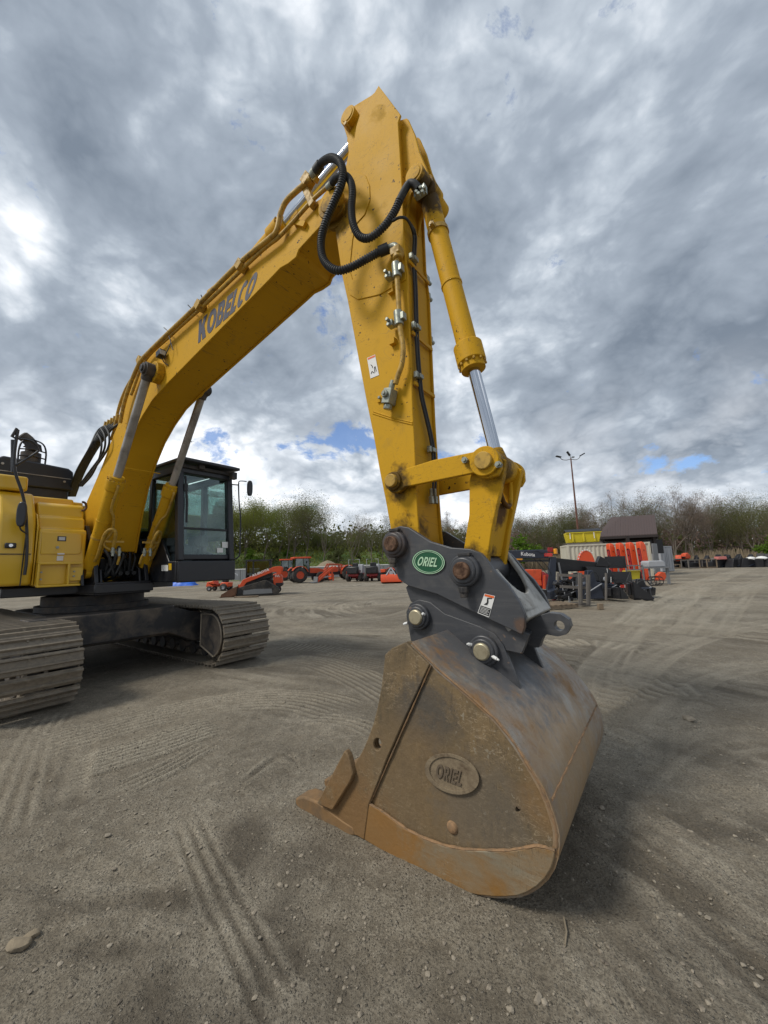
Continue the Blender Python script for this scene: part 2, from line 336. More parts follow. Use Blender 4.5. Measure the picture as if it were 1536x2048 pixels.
# ------------------------------------------------------------------ ground
def vnoise(x, y, seed):
    xi = np.floor(x).astype(np.int64); yi = np.floor(y).astype(np.int64); fx = x-xi; fy = y-yi
    fx = fx*fx*(3-2*fx); fy = fy*fy*(3-2*fy)
    def h(a, b):
        n = (a*374761393 + b*668265263 + seed*974634777) & 0xffffffff
        n = ((n ^ (n >> 13))*1274126177) & 0xffffffff
        return ((n ^ (n >> 16)) & 0xffff)/65535.0
    return (h(xi, yi)*(1-fx)+h(xi+1, yi)*fx)*(1-fy)+(h(xi, yi+1)*(1-fx)+h(xi+1, yi+1)*fx)*fy
def fbm(x, y, oct=4, seed=0):
    a = .5; s = 0; f = 1.0
    for o in range(oct): s = s+a*(vnoise(x*f+o*17.3, y*f-o*9.1, seed+o)-.5); a *= .5; f *= 2.03
    return s
def make_ground():
    nx, ny = 1300, 1220
    u = np.linspace(-1, 1, nx); v = np.linspace(-1, 1, ny); b = 5.76; a = 1.58
    xs = a*np.sinh(b*u); ys = 2.3 + a*np.sinh(b*v)
    X, Y = np.meshgrid(xs, ys); X = X.ravel(); Y = Y.ravel()
    D = np.hypot(X, Y); near = np.clip(1.4-D/22, 0, 1)
    wx = X+.5*fbm(X*.7, Y*.7, 3, 5); wy = Y+.5*fbm(X*.7+9, Y*.7, 3, 6)
    Z = .030*fbm(X*.9, Y*.9, 3, 1)*2 + .012*fbm(X*4, Y*4, 3, 2)*2*near + .010*fbm(X*14, Y*14, 3, 3)*2*near + .006*fbm(X*41, Y*41, 2, 4)*2*np.clip(1.5-D/4, 0, 1)
    damp_shade = .5+1.25*fbm(wx*.35, wy*.55, 5, 20)+.35*fbm(wx*1.6, wy*2.2, 3, 25); pale = np.zeros_like(X); rough = np.zeros_like(X)
    Z += .16*fbm(X*.05, Y*.05, 2, 40)*np.clip((D-14)/30, 0, 1)
    def path(px, wd, kind, depth, sp=.07, pl=.4, off=0.0):
        nonlocal Z, pale, damp_shade
        P = [gnd(*p) for p in px]; P = np.array([(p.x, p.y) for p in spline(P, 6)])
        seg = np.diff(P, axis=0); L = np.hypot(seg[:, 0], seg[:, 1]); cum = np.concatenate([[0], np.cumsum(L)])
        bx = (P[:, 0].min()-wd-.3, P[:, 0].max()+wd+.3, P[:, 1].min()-wd-.3, P[:, 1].max()+wd+.3)
        idx = np.where((X > bx[0]) & (X < bx[1]) & (Y > bx[2]) & (Y < bx[3]))[0]
        if not len(idx): return
        qx, qy = X[idx], Y[idx]; best = np.full(len(idx), 1e9); s_ = np.zeros(len(idx)); t_ = np.zeros(len(idx))
        for i in range(len(seg)):
            d = seg[i]/max(L[i], 1e-6); rx, ry = qx-P[i, 0], qy-P[i, 1]
            s = np.clip(rx*d[0]+ry*d[1], 0, L[i]); ex, ey = rx-s*d[0], ry-s*d[1]; dd = np.hypot(ex, ey); side = d[0]*ry-d[1]*rx
            m = dd < best; best[m] = dd[m]; s_[m] = cum[i]+s[m]; t_[m] = np.where(side[m] > 0, dd[m], -dd[m])
        edge = np.clip((wd-best)/(.12*wd+.02), 0, 1); ends = np.clip(s_/.25, 0, 1)*np.clip((cum[-1]-s_)/.25, 0, 1)
        patch = np.clip(1.35+2.6*fbm(qx*1.7, qy*1.7, 3, 77+int(off*10)), 0, 1)
        k = edge*ends*patch; k = k*k*(3-2*k)
        Z[idx] = Z[idx]*(1-.55*k)
        if kind == 'shoe':
            ph = (s_+t_*.10+.006*fbm(qx*2, qy*2, 2, 9))/sp; r = np.abs((ph % 1)-.5)*2
            Z[idx] += k*(depth*(1-np.clip(r*2.2, 0, 1)) - depth*.35); pale[idx] = np.maximum(pale[idx], k*pl*(1-np.clip(r*1.7, 0, 1)*.95)); damp_shade[idx] += k*(np.clip(r*2.2-1.1, 0, .9)-.1)  # gap shade put into the colour, crests paled, to bring out the ridges
        elif kind == 'lug':
            ph = (s_+t_*.15)/sp; r = np.abs((ph % 1)-.5)*2
            Z[idx] += k*depth*(np.clip(1.3-r*2, -.5, 1)); pale[idx] = np.maximum(pale[idx], k*pl*np.clip(1-r, 0, 1))
        elif kind == 'rib':
            r = np.abs(((t_+.01*fbm(qx*2, qy*2, 2, 12))/sp % 1)-.5)*2; brk = np.clip(.9+2.2*fbm(s_*2.2, t_*3, 3, 13), .15, 1)
            Z[idx] += k*brk*depth*(np.clip(1.5-r*2.2, -.7, .8)); pale[idx] = np.maximum(pale[idx], k*pl*brk*np.clip(1.2-1.6*r, 0, 1)); damp_shade[idx] += k*brk*np.clip(r*1.6-1.0, 0, .45)  # groove shade added to the colour beside the paled ribs
        else:
            st = fbm(t_*14, s_*.35, 4, 31)
            Z[idx] += k*(depth*3*st - depth*.7); Z[idx] += depth*.9*np.exp(-((best-wd)/.04)**2)*ends*patch
            pale[idx] = np.maximum(pale[idx], k*pl*np.clip(.5+1.6*st, 0, 1))
    # crawler prints, tyre prints, scraped lanes (photograph pixel paths on the ground)
    path([(600, 1430), (700, 1440), (770, 1470)], .18, 'rib', .012, .08, .5)
    path([(40, 1500), (180, 1462), (330, 1425), (480, 1398), (600, 1396), (700, 1420)], .40, 'rib', .020, .085, .8)
    path([(110, 1545), (215, 1515), (330, 1480), (450, 1440)], .33, 'rib', .032, .072, 1.0)
    path([(210, 1585), (320, 1540), (430, 1480)], .16, 'rib', .030, .07, .9)
    path([(440, 1330), (600, 1318), (700, 1345), (800, 1395)], .36, 'rib', .020, .09, .8)
    path([(470, 1575), (530, 1530), (570, 1500)], .10, 'rib', .022, .10, .5)
    path([(545, 1545), (590, 1520), (640, 1515)], .2, 'shoe', .022, .075, .4, 1)
    path([(560, 1290), (680, 1300), (760, 1340)], .3, 'shoe', .018, .11, .5, 2)
    path([(1080, 1285), (1180, 1283), (1280, 1296)], .34, 'lug', .026, .19, 1.0)
    path([(1140, 1420), (1230, 1385), (1330, 1372), (1440, 1380)], .30, 'lug', .024, .18, .8)
    path([(1180, 1490), (1260, 1465), (1350, 1460)], .18, 'lug', .02, .16, .7)
    path([(1536, 1170), (1400, 1190), (1300, 1235), (1215, 1310), (1180, 1400)], .34, 'lane', .013, 1, .75)
    path([(1600, 1235), (1450, 1260), (1330, 1300), (1235, 1370)], .32, 'lane', .013, 1, .65)
    path([(1600, 1330), (1480, 1330), (1380, 1360), (1300, 1430), (1270, 1520)], .28, 'lane', .012, 1, .5)
    path([(1620, 1480), (1480, 1470), (1380, 1500), (1290, 1580)], .26, 'lane', .011, 1, .45)
    path([(1620, 1620), (1480, 1600), (1350, 1640)], .2, 'lane', .008, 1, .3)
    path([(0, 1680), (40, 1560), (75, 1470), (110, 1420)], .20, 'rib', .014, .085, .6)
    path([(120, 1640), (150, 1540), (170, 1470)], .12, 'lane', .008, 1, .4)
    path([(365, 1615), (400, 1700), (450, 1800), (520, 1930), (600, 2060)], .13, 'rib', .010, .065, .5)
    path([(0, 1720), (120, 1740), (300, 1800)], .14, 'lane', .008, 1, .25)
    path([(640, 1240), (760, 1236), (830, 1222), (900, 1190)], .6, 'lane', .018, 1, .6)
    path([(560, 1205), (680, 1215), (790, 1205)], .8, 'lane', .02, 1, .45)
    path([(560, 1255), (660, 1262), (790, 1262)], .45, 'lane', .014, 1, .5)
    path([(1500, 1136), (1420, 1160), (1340, 1200), (1290, 1250)], .8, 'lane', .03, 1, .85)
    path([(1560, 1150), (1500, 1170), (1440, 1215), (1390, 1270)], .6, 'lane', .02, 1, .7)
    path([(300, 1830), (500, 1790), (760, 1820), (1000, 1880)], .12, 'lane', .006, 1, .22)
    path([(1100, 1900), (1240, 1840), (1400, 1830), (1600, 1850)], .14, 'lane', .007, 1, .25)
    path([(700, 2040), (900, 1930), (1100, 1960)], .09, 'lane', .006, 1, .2)
    # loose dark gravelly spots where crust is broken; bucket shadow painted in at right
    for px_, py_, rx_, ry_, k_ in ((110, 1620, .30, .16, 1), (90, 1540, .22, .10, .8), (130, 1600, .2, .12, .9), (250, 1640, .25, .12, .9), (470, 1700, .16, .40, 1), (555, 1890, .12, .30, 1), (330, 1790, .28, .08, .9), (60, 1800, .35, .16, .9), (180, 1890, .25, .06, .8), (330, 2000, .25, .16, .8), (610, 1700, .14, .16, .7), (1230, 1660, .35, .30, 1), (1180, 1740, .3, .3, 1), (1330, 1780, .35, .15, .8), (1420, 1640, .5, .18, .9), (1320, 1240, .5, .5, .7), (1480, 1500, .8, .3, .8), (640, 1980, .2, .14, .7), (560, 1420, .5, .3, .5), (60, 1450, .5, .3, .7), (1500, 1950, .3, .2, .7), (900, 1990, .3, .15, .5)):
        c_ = gnd(px_, py_); q_ = np.exp(-(((X-c_.x)/rx_)**2+((Y-c_.y)/ry_)**2)**1.3)*np.clip(.7+3*fbm(X*5, Y*5, 3, 88), 0, 1.2)*k_
        damp_shade = damp_shade+.55*q_; Z += q_*(.020*fbm(X*11, Y*11, 3, 89)+.018*fbm(X*34, Y*34, 2, 90)-.008)
    # scraped streaks: long arcs swept by tyres and blades
    for (cx_, cy_, sc_, am, m_) in ((-9.0, -1.5, 1.0, .010, np.clip((X-.1)/1.2, 0, 1)), (4.0, 16.0, .8, .012, np.clip((Y-3.6)/1.5, 0, 1)*np.clip((.8-X)/1.5, 0, 1))):
        rr_ = np.hypot(X-cx_, Y-cy_); th_ = np.arctan2(Y-cy_, X-cx_)
        pt_ = np.clip(.35+2.2*fbm(X*.55+cx_, Y*.55, 3, 70), 0, 1)*m_
        st_ = fbm(rr_*9*sc_, th_*7, 4, 71)+.6*fbm(rr_*26*sc_, th_*11, 2, 72)*np.clip(1.3-D/9, 0, 1)
        Z += am*3.2*st_*pt_; pale = np.maximum(pale, pt_*np.clip(st_*3.4, 0, .9)); damp_shade = damp_shade+pt_*np.clip(-st_*2.6, 0, .6)
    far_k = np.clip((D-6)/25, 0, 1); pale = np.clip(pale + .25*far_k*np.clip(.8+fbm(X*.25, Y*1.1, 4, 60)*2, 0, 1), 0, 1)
    Z = Z - .02
    # under the crawler shoes and the bucket the ground is level
    sx = (X-ORG.x)*DX.x+(Y-ORG.y)*DX.y; sy = (X-ORG.x)*NY.x+(Y-ORG.y)*NY.y
    k = np.clip((-5.6-sx)/.5, 0, 1)*np.clip((2.3-np.abs(sy-.05))/.3, 0, 1); Z = Z*(1-k)+(-.012)*k
    k = np.clip(1.4-np.hypot((sx+1.25)/1.1, sy/.95), 0, 1)*.8; Z = Z*(1-k)+(-.006)*k
    q = np.arange(nx*ny).reshape(ny, nx); F = np.stack([q[:-1, :-1], q[:-1, 1:], q[1:, 1:], q[1:, :-1]], -1).reshape(-1, 4)
    me = bpy.data.meshes.new('ground'); me.vertices.add(nx*ny); me.vertices.foreach_set('co', np.stack([X, Y, Z], 1).astype(np.float32).ravel())
    me.loops.add(F.size); me.loops.foreach_set('vertex_index', F.ravel().astype(np.int32)); me.polygons.add(len(F))
    me.polygons.foreach_set('loop_start', np.arange(0, F.size, 4, dtype=np.int32)); me.polygons.foreach_set('loop_total', np.full(len(F), 4, np.int32))
    me.update(); me.shade_smooth()
    for nm, arr in (('damp_shade', damp_shade), ('pale', pale)):
        at = me.attributes.new(nm, 'FLOAT', 'POINT'); at.data.foreach_set('value', np.clip(arr, 0, 1).astype(np.float32))
    o = bpy.data.objects.new('ground', me); COL.objects.link(o); tag(o, kind='structure')
    m = bpy.data.materials.new('dirt'); m.use_nodes = True; t = NT(m.node_tree); me.materials.append(m)
    oc = t.n('ShaderNodeTexCoord').outputs['Object']
    dm = t.n('ShaderNodeAttribute', attribute_name='damp_shade').outputs['Fac']; pa = t.n('ShaderNodeAttribute', attribute_name='pale').outputs['Fac']
    n1 = t.noise(oc, 1.3, 9, .62, .4); n2 = t.noise(oc, 9, 9, .7); n3 = t.noise(oc, 85, 5, .7); n4 = t.noise(oc, .25, 4, .6); n5 = t.noise(oc, 30, 6, .7)
    c = t.ramp(t.math('ADD', t.math('MULTIPLY', n1, .35), t.math('ADD', t.math('MULTIPLY', n2, .35), t.math('MULTIPLY', n5, .30))), [(.38, (.135, .114, .084)), (.5, (.245, .214, .164)), (.62, (.39, .348, .275))])
    c = t.mix(t.ramp(dm, [(.42, .0), (.80, .82)]), c, (.100, .084, .063))
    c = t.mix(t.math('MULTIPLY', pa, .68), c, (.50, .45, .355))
    c = t.mix(t.ramp(n4, [(.4, 0.0), (.7, .35)]), c, (.30, .24, .16))
    vo = t.n('ShaderNodeTexVoronoi', ins={'Scale': 48.0, 'Randomness': 1.0}); t.l(oc, vo.inputs['Vector'])
    vo2 = t.n('ShaderNodeTexVoronoi', ins={'Scale': 120.0, 'Randomness': 1.0}); t.l(oc, vo2.inputs['Vector'])
    peb = t.ramp(vo.outputs['Distance'], [(.16, 1.0), (.34, 0.0)]); pm = t.math('MULTIPLY', peb, t.ramp(n2, [(.44, 0.0), (.56, 1.0)]))
    pb2 = t.math('MULTIPLY', t.ramp(vo2.outputs['Distance'], [(.2, 1.0), (.4, 0.0)]), t.ramp(n5, [(.44, 0.0), (.56, 1.0)]))
    gr1 = t.sep(vo.outputs['Color'])[0]; gr2 = t.sep(vo2.outputs['Color'])[1]
    c = t.mix(t.math('MULTIPLY', pm, .5), c, t.mix(gr1, (.11, .095, .075), (.42, .385, .325)))
    c = t.mix(t.math('MULTIPLY', pb2, .45), c, t.mix(gr2, (.08, .068, .052), (.42, .38, .31)))
    c = t.mix(t.ramp(n3, [(.36, .55), (.56, 0.0)]), c, (.06, .05, .038))
    hh = t.math('ADD', t.math('ADD', t.math('MULTIPLY', n3, .35), t.math('MULTIPLY', n5, .6)), t.math('ADD', t.math('MULTIPLY', n2, .9), t.math('ADD', t.math('MULTIPLY', pm, .5), t.math('MULTIPLY', pb2, .3))))
    bp = t.n('ShaderNodeBump', ins={'Strength': .9, 'Distance': .024, 'Height': hh})
    b = t.n('ShaderNodeBsdfPrincipled', ins={'Base Color': c, 'Roughness': .93, 'Specular IOR Level': .25, 'Normal': bp.outputs[0]})
    t.n('ShaderNodeOutputMaterial', ins={'Surface': b.outputs[0]})
    return xs, ys, Z.reshape(ny, nx)
GXS, GYS, GZ = make_ground()
def gz(x, y):
    i = min(max(np.searchsorted(GXS, x), 1), len(GXS)-1); j = min(max(np.searchsorted(GYS, y), 1), len(GYS)-1); return float(GZ[j, i])
def stone_mesh(n, size, seedv):
    r = random.Random(seedv); m = MB()
    bm = bmesh.new(); bmesh.ops.create_icosphere(bm, subdivisions=n, radius=1)
    sq = Vector((r.uniform(.8, 1.3), r.uniform(.7, 1.1), r.uniform(.4, .7)))
    cuts = [(Vector((r.gauss(0, 1), r.gauss(0, 1), r.gauss(0, 1))).normalized(), r.uniform(.55, .85)) for _ in range(7)]
    vs = []
    for v in bm.verts:
        p = v.co.copy()
        for nrm, dd in cuts:
            e = p.dot(nrm)-dd
            if e > 0: p -= nrm*e
        vs.append(Vector((p.x*sq.x, p.y*sq.y, p.z*sq.z))*size)
    m.add(vs, [tuple(v.index for v in f.verts) for f in bm.faces]); bm.free(); return m
M_stone = paint('stone', (.30, .26, .20), .9, var=.3, scale=9, dirt=(.11, .09, .07), amt=.4, dscale=12, bump=.4, bscale=40)
M_stone2 = paint('pale_stone', (.29, .235, .16), .9, var=.3, scale=6, dirt=(.17, .14, .10), amt=.5, dscale=9, bump=.5, bscale=30)
def make_gravel():
    protos = [stone_mesh(1, 1, i) for i in range(8)]; PV = [np.array(p.v) for p in protos]; PF_ = protos[0].f; r = rng; V = []; Fc = []; o = 0
    N = 30000
    for i in range(N):
        yy = .9+ (r.random()**1.8)*8.5; xx = (r.random()*2-1)*(1.15*yy+.6)
        cl = float(fbm(np.array([xx*.8]), np.array([yy*.8]), 3, 91)[0])
        if cl < r.random()*.5-.36: continue
        s = .0026+.011*r.random()**6; 
        P = PV[i % 8]*s; a = r.random()*6.28; ca, sa = math.cos(a), math.sin(a)
        Q = np.stack([P[:, 0]*ca-P[:, 1]*sa+xx, P[:, 0]*sa+P[:, 1]*ca+yy, P[:, 2]+gz(xx, yy)+s*.15], 1)
        V.append(Q); Fc += [tuple(k+o for k in f) for f in PF_]; o += len(Q)
    m = MB(); m.v = [tuple(q) for q in np.concatenate(V)]; m.f = Fc
    me = bpy.data.meshes.new('gravel'); me.from_pydata(m.v, [], m.f); me.materials.append(M_stone)
    ob = bpy.data.objects.new('gravel', me); COL.objects.link(ob); tag(ob, kind='stuff')
make_gravel()
rocks = [(38, 1886, .045, 'large flat tan rock lying at the lower left of the dirt'), (1203, 1613, .022, 'small grey stone on the dirt just right of the bucket'),
         (1377, 1437, .05, 'dark clod lying by the tyre print right of the bucket'), (62, 1866, .03, 'small tan stone beside the large flat rock'),
         (1075, 1985, .018, 'small stone on the dirt near the bottom edge below the bucket'), (215, 1668, .02, 'small stone on the dirt at lower left above the big flat rock'),
         (560, 1762, .016, 'small stone on the dirt below the bucket tooth')]
for i, (px, py, s_, lb) in enumerate(rocks):
    p = gnd(px, py); o = stone_mesh(3, s_, 50+i).build('rock', M_stone2 if i in (0, 3) else M_stone, sharp=30, label=lb, cat='rock'); o.location = (p.x, p.y, gz(p.x, p.y)+s_*.25); o.rotation_euler[2] = i
tw = gnd(1130, 1885)
o = MB().tube([(0, 0, .006), (.03, .05, .01), (.05, .12, .008)], .004, 6).build('twig', M_stone2, label='thin broken twig lying on the dirt below the bucket', cat='twig'); o.location = (tw.x, tw.y, gz(tw.x, tw.y))
# ================================================================== EXCAVATOR
PN = lambda px, py, w_: PL(px, py, w_)
def XZ(p): return (p.x, p.z)
pin_arm_tip = PL(696, 231, -.21); pin_bucketcyl = PL(829, 348, -.22); pin_link_a = PL(785, 962, -.28); pin_link_b = PL(968, 922, -.28)
pin_arm_low = PL(788, 1088, -.33); pin_coup = PL(928, 1141, -.33); pin_ear_a = PL(830, 1235, -.33); pin_ear_b = PL(962, 1304, -.33)
pin_boom = PL(658, 404, -.30); pin_boomcyl = PL(292, 738, -.44)
yst = [((pin_link_a.x, -.25, pin_link_a.z), .17, GR, .85), ((pin_boomcyl.x, -.3, pin_boomcyl.z), .16, GR, .6), ((pin_bucketcyl.x+.05, -.1, pin_bucketcyl.z-.12), .2, GR, .9),
       ((pin_link_b.x, -.1, pin_link_b.z), .2, GR, .75), ((pin_link_b.x, -.05, pin_link_b.z-.28), .16, (.06, .02, .008), .9), ((pin_arm_low.x, -.1, pin_arm_low.z+.12), .15, GR, .8), ((pin_coup.x, -.1, pin_coup.z+.05), .17, GR, .9),
       ((pin_boom.x, -.25, pin_boom.z-.15), .22, GR, .7)]
M_yel = paint('excavator_yellow', YC, .62, var=.09, spec=.2, scale=2.0, dirt=(.32, .20, .05), amt=.04, dscale=3.5, chips=(30, .675), scratch=(((9, 1, 26), .006, (.10, .06, .03), .8, 1.6), ((30, 1, 8), .005, (.16, .10, .04), .8, 1.3), ((3, 3, 3), .004, (.30, .2, .06), .5, 2.5)), coat=.0, stains=yst, bump=.03, bscale=9)
M_yelc = paint('body_yellow', (.68, .42, .022), .34, var=.05, scale=2.0, dirt=(.30, .18, .03), amt=.03, dscale=3, coat=.5, bump=.02, bscale=5)
M_yelp = paint('pipe_yellow', (.48, .29, .04), .5, var=.2, scale=14, dirt=(.14, .085, .03), amt=.3, dscale=16, chips=(60, .64))
M_blk = paint('black_paint', (.014, .015, .019), .42, var=.3, scale=4, dirt=(.05, .046, .04), amt=.12, dscale=5, coat=.15)
M_frame = paint('undercarriage_black', (.022, .022, .024), .6, var=.3, scale=4, dirt=(.15, .12, .09), amt=.36, dscale=3.2, bump=.2, bscale=30)
M_coup = paint('coupler_charcoal', (.052, .054, .060), .42, var=.22, scale=5, dirt=(.105, .10, .095), amt=.16, dscale=6, chips=(30, .68), chipcol=(.17, .12, .09), bump=.08, bscale=24,
               stains=[((pin_arm_low.x, -.3, pin_arm_low.z), .13, (.10, .05, .025), .4), (tuple(PL(1042, 1252, -.3)), .05, (.14, .075, .04), .6)], streak=(3, 3, 30), streakcol=(.085, .085, .088))
M_pin = paint('pin_steel', (.30, .25, .17), .42, metal=.6, var=.2, scale=20, dirt=(.10, .045, .02), amt=.35, dscale=25)
M_pinr = paint('rusty_pin', (.17, .095, .055), .6, metal=.3, var=.3, scale=25, dirt=(.05, .025, .015), amt=.5, dscale=30)
M_pinb = paint('brass_pin', (.42, .37, .25), .4, metal=.5, var=.1, scale=12, dirt=(.2, .16, .1), amt=.2, dscale=14)
M_chrome = paint('chrome', (.62, .64, .68), .13, metal=1.0, var=.03, scale=3)
M_chromed = paint('dull_chrome', (.42, .40, .375), .36, metal=.6, var=.1, scale=5, dirt=(.14, .12, .10), amt=.35, dscale=3)
M_zinc = paint('zinc', (.33, .35, .30), .4, metal=.55, var=.15, scale=20, dirt=(.12, .11, .08), amt=.25, dscale=30)
M_rub = paint('hose_rubber', (.016, .018, .020), .55, var=.2, scale=12, dirt=(.07, .07, .065), amt=.22, dscale=9)
M_wht = paint('sticker_white', (.72, .72, .70), .5, var=.03, scale=10)
M_inkk = paint('sticker_ink', (.02, .02, .022), .5); M_or = paint('sticker_orange', (.75, .13, .02), .5)
M_letter = paint('lettering_grey', (.055, .058, .085), .5, var=.05)
M_green = paint('badge_green', (.008, .085, .035), .4, var=.08); M_greenl = paint('badge_light', (.42, .62, .42), .45)
M_glass = glass('cab_glass', (.80, .92, .89)); M_lamp = paint('lamp_lens', (.45, .47, .48), .12, var=.1, coat=.6)
RUST = (.20, .105, .035)
M_bside = paint('bucket_side', (.21, .142, .068), .55, var=.30, scale=5, scratch=(((12, 1, 44), .022, (.36, .28, .18), .75, 5), ((44, 1, 13), .022, (.06, .045, .03), .8, 4), ((28, 1, 28), .018, (.33, .25, .16), .7, 7), ((70, 1, 24), .025, (.07, .05, .03), .8, 6), ((20, 1, 75), .022, (.08, .06, .035), .75, 3)), dirt=(.098, .074, .042), amt=.48, dscale=3.2, dsoft=.2, bump=.4, bscale=36, streak=(26, 26, 5), streakcol=(.045, .033, .022), chips=(34, .66), chipcol=(.24, .20, .14),
                stains=[(tuple(PL(720, 1640, -.66)), .36, RUST, .75), (tuple(PL(860, 1420, -.66)), .22, (.060, .058, .055), .65), (tuple(PL(1090, 1600, -.66)), .16, (.21, .115, .04), .5), (tuple(PL(700, 1520, -.7)), .25, (.19, .11, .045), .5), (tuple(PL(830, 1560, -.7)), .4, (.165, .11, .055), .6), (tuple(PL(960, 1620, -.7)), .3, (.125, .105, .08), .5)])
M_wear = paint('bucket_wear_strip', (.25, .225, .165), .5, metal=.2, var=.2, scale=4, scratch=(((8, 1, 70), .02, (.33, .28, .20), .7, 4), ((60, 1, 12), .012, (.10, .08, .05), .7, 5)), dirt=(.25, .13, .035), amt=.48, dscale=3.2, bump=.25, bscale=40, streak=(6, 6, 40), streakcol=(.20, .11, .045),
               stains=[(tuple(PL(720, 1660, -.74)), .45, (.27, .135, .035), .85)])
M_shell = paint('bucket_shell', (.30, .29, .265), .38, metal=.3, var=.2, scale=4, scratch=(((30, 3, 8), .02, (.34, .28, .20), .8, 3), ((9, 30, 30), .012, (.10, .09, .075), .7, 4), ((22, 22, 22), .01, (.36, .25, .15), .8, 4)), dirt=(.27, .15, .06), amt=.5, dscale=4.5, bump=.2, bscale=30, streak=(5, 38, 5), streakcol=(.21, .155, .10),
                stains=[((PL(1110, 1690, -.6).x-.05, -.2, .25), .72, (.34, .235, .13), .75), ((-1.0, -.1, 1.05), .62, (.125, .13, .138), .9)])
M_rustw = paint('weld_rust', (.30, .175, .085), .8, var=.3, scale=20, dirt=(.12, .09, .06), amt=.4, dscale=20)
M_tooth = paint('tooth_rust', (.24, .14, .06), .7, metal=.2, var=.25, scale=8, dirt=(.12, .09, .06), amt=.3, dscale=9, bump=.2, bscale=40)
EX = empty('excavator', ORG, -ALPHA, 'large yellow crawler excavator with its brown steel bucket resting on the dirt', 'excavator')
def inset(P, d):                                  # shrink a polygon of (x, z)
    n = len(P); out = []; A = sum(P[i][0]*P[(i+1) % n][1]-P[(i+1) % n][0]*P[i][1] for i in range(n)); sg = 1 if A > 0 else -1
    for i in range(n):
        a = Vector(P[i-1]); b = Vector(P[i]); c = Vector(P[(i+1) % n]); e1 = (b-a).normalized(); e2 = (c-b).normalized()
        nn = Vector((-(e1.y+e2.y), e1.x+e2.x)); nn = nn.normalized() if nn.length > 1e-6 else Vector((-e1.y, e1.x))
        k = max(.5, nn.dot(Vector((-e1.y, e1.x)))); out.append(tuple(b+nn*(sg*d/k)))
    return out
def prof(px, w_): return [XZ(PL(a, b, w_)) for a, b in px]
def slab(m, P, y0, y1, holes=()): return m.prism([(a, y0, b) for a, b in P], (0, y1-y0, 0), [[(a, y0, b) for a, b in h] for h in holes])
def cylY(m, c, r, y0, y1, seg=28, r2=None): return m.cyl((c[0], y0, c[1]), (c[0], y1, c[1]), r, r2, seg)
def circ2(c, r, n=24): return [(c[0]+r*math.cos(2*math.pi*i/n), c[1]+r*math.sin(2*math.pi*i/n)) for i in range(n)]
# ---------------- boom
HB = .25
bt = [(174, 1002), (191, 963), (205, 929), (225, 875), (240, 840), (252, 800), (268, 760), (294, 716), (334, 673), (370, 642), (412, 605), (470, 549), (523, 497), (587, 439), (618, 412), (646, 394)]
be = [(658, 388), (672, 389), (684, 398), (688, 410), (682, 424), (668, 437)]
bb = [(644, 448), (620, 474), (597, 499), (592, 514), (576, 527), (560, 536), (545, 552), (500, 598), (440, 660), (364, 737), (333, 768), (305, 799), (283, 834), (264, 871), (247, 915), (232, 965), (220, 1020), (210, 1075), (205, 1105), (185, 1118), (166, 1100), (164, 1050)]
BP = prof(bt+be+bb, -HB)
boom = MB(); slab(boom, BP, -HB, -HB+.022); slab(boom, BP, HB-.022, HB); slab(boom, inset(BP, .022), -HB+.0225, HB-.0225)
BOOM = boom.build('boom', M_yel, EX, bevel=.006)
sub = MB()                                       # bosses at the pins
for sg in (-1, 1):
    cylY(sub, XZ(pin_boomcyl), .15, sg*HB, sg*(HB+.10)); cylY(sub, XZ(pin_boom), .145, sg*(HB-.01), sg*(HB+.05), 36); cylY(sub, XZ(pin_boom), .10, sg*HB, sg*(HB+.065), 36)
    ft = PL(190, 1085, -HB); cylY(sub, XZ(ft), .2, sg*HB, sg*(HB+.06))
sub.each('pin_boss', M_yel, BOOM, bevel=.008)
m = MB()
for sg in (-1, 1): cylY(m, XZ(pin_boomcyl), .075, sg*(HB+.09), sg*(HB+.24)); cylY(m, XZ(pin_boomcyl), .045, sg*(HB+.24), sg*(HB+.26))
m.each('pivot_pin', M_frame, BOOM, bevel=.006)
m = MB()                                          # weld seams and small brackets on the near side
for px in ([(328, 900), (210, 1130)],): pass
for a, b in (((252, 936), (299, 943)),):
    m.tube([PL(a[0], a[1], -HB), (PL(a[0], a[1], -HB)+Vector((0, 2*HB, 0)))], .008, 6)
s1 = PL(588, 432, -HB-.012); m.box(s1, (.12, .02, .045), Matrix.Rotation(R_(-18), 3, 'Y'))
s2 = PL(592, 447, -HB-.02); m.bar(PL(589, 444, -HB-.02), PL(611, 450, -HB-.02), .04, .05)
m.each('weld_bracket', M_yel, BOOM)
# lettering on the boom
A0, B0, D0, C0 = (396, 687), (502, 593), (398, 642), (520, 537)
def quad(A, B, C, D, w_):
    def f(u, v):
        x_ = A[0]*(1-u)*(1-v)+B[0]*u*(1-v)+C[0]*u*v+D[0]*(1-u)*v; y_ = A[1]*(1-u)*(1-v)+B[1]*u*(1-v)+C[1]*u*v+D[1]*(1-u)*v
        return PL(x_, y_, w_)
    return f
def decal(name, mb, mat, par, thick=.002, lab=None): return mb.build(name, mat, par, smooth=False, label=lab)
decal('lettering', block_letters('KOBELCO', quad(A0, B0, C0, D0, -HB-.003), .29, .08), M_letter, BOOM)
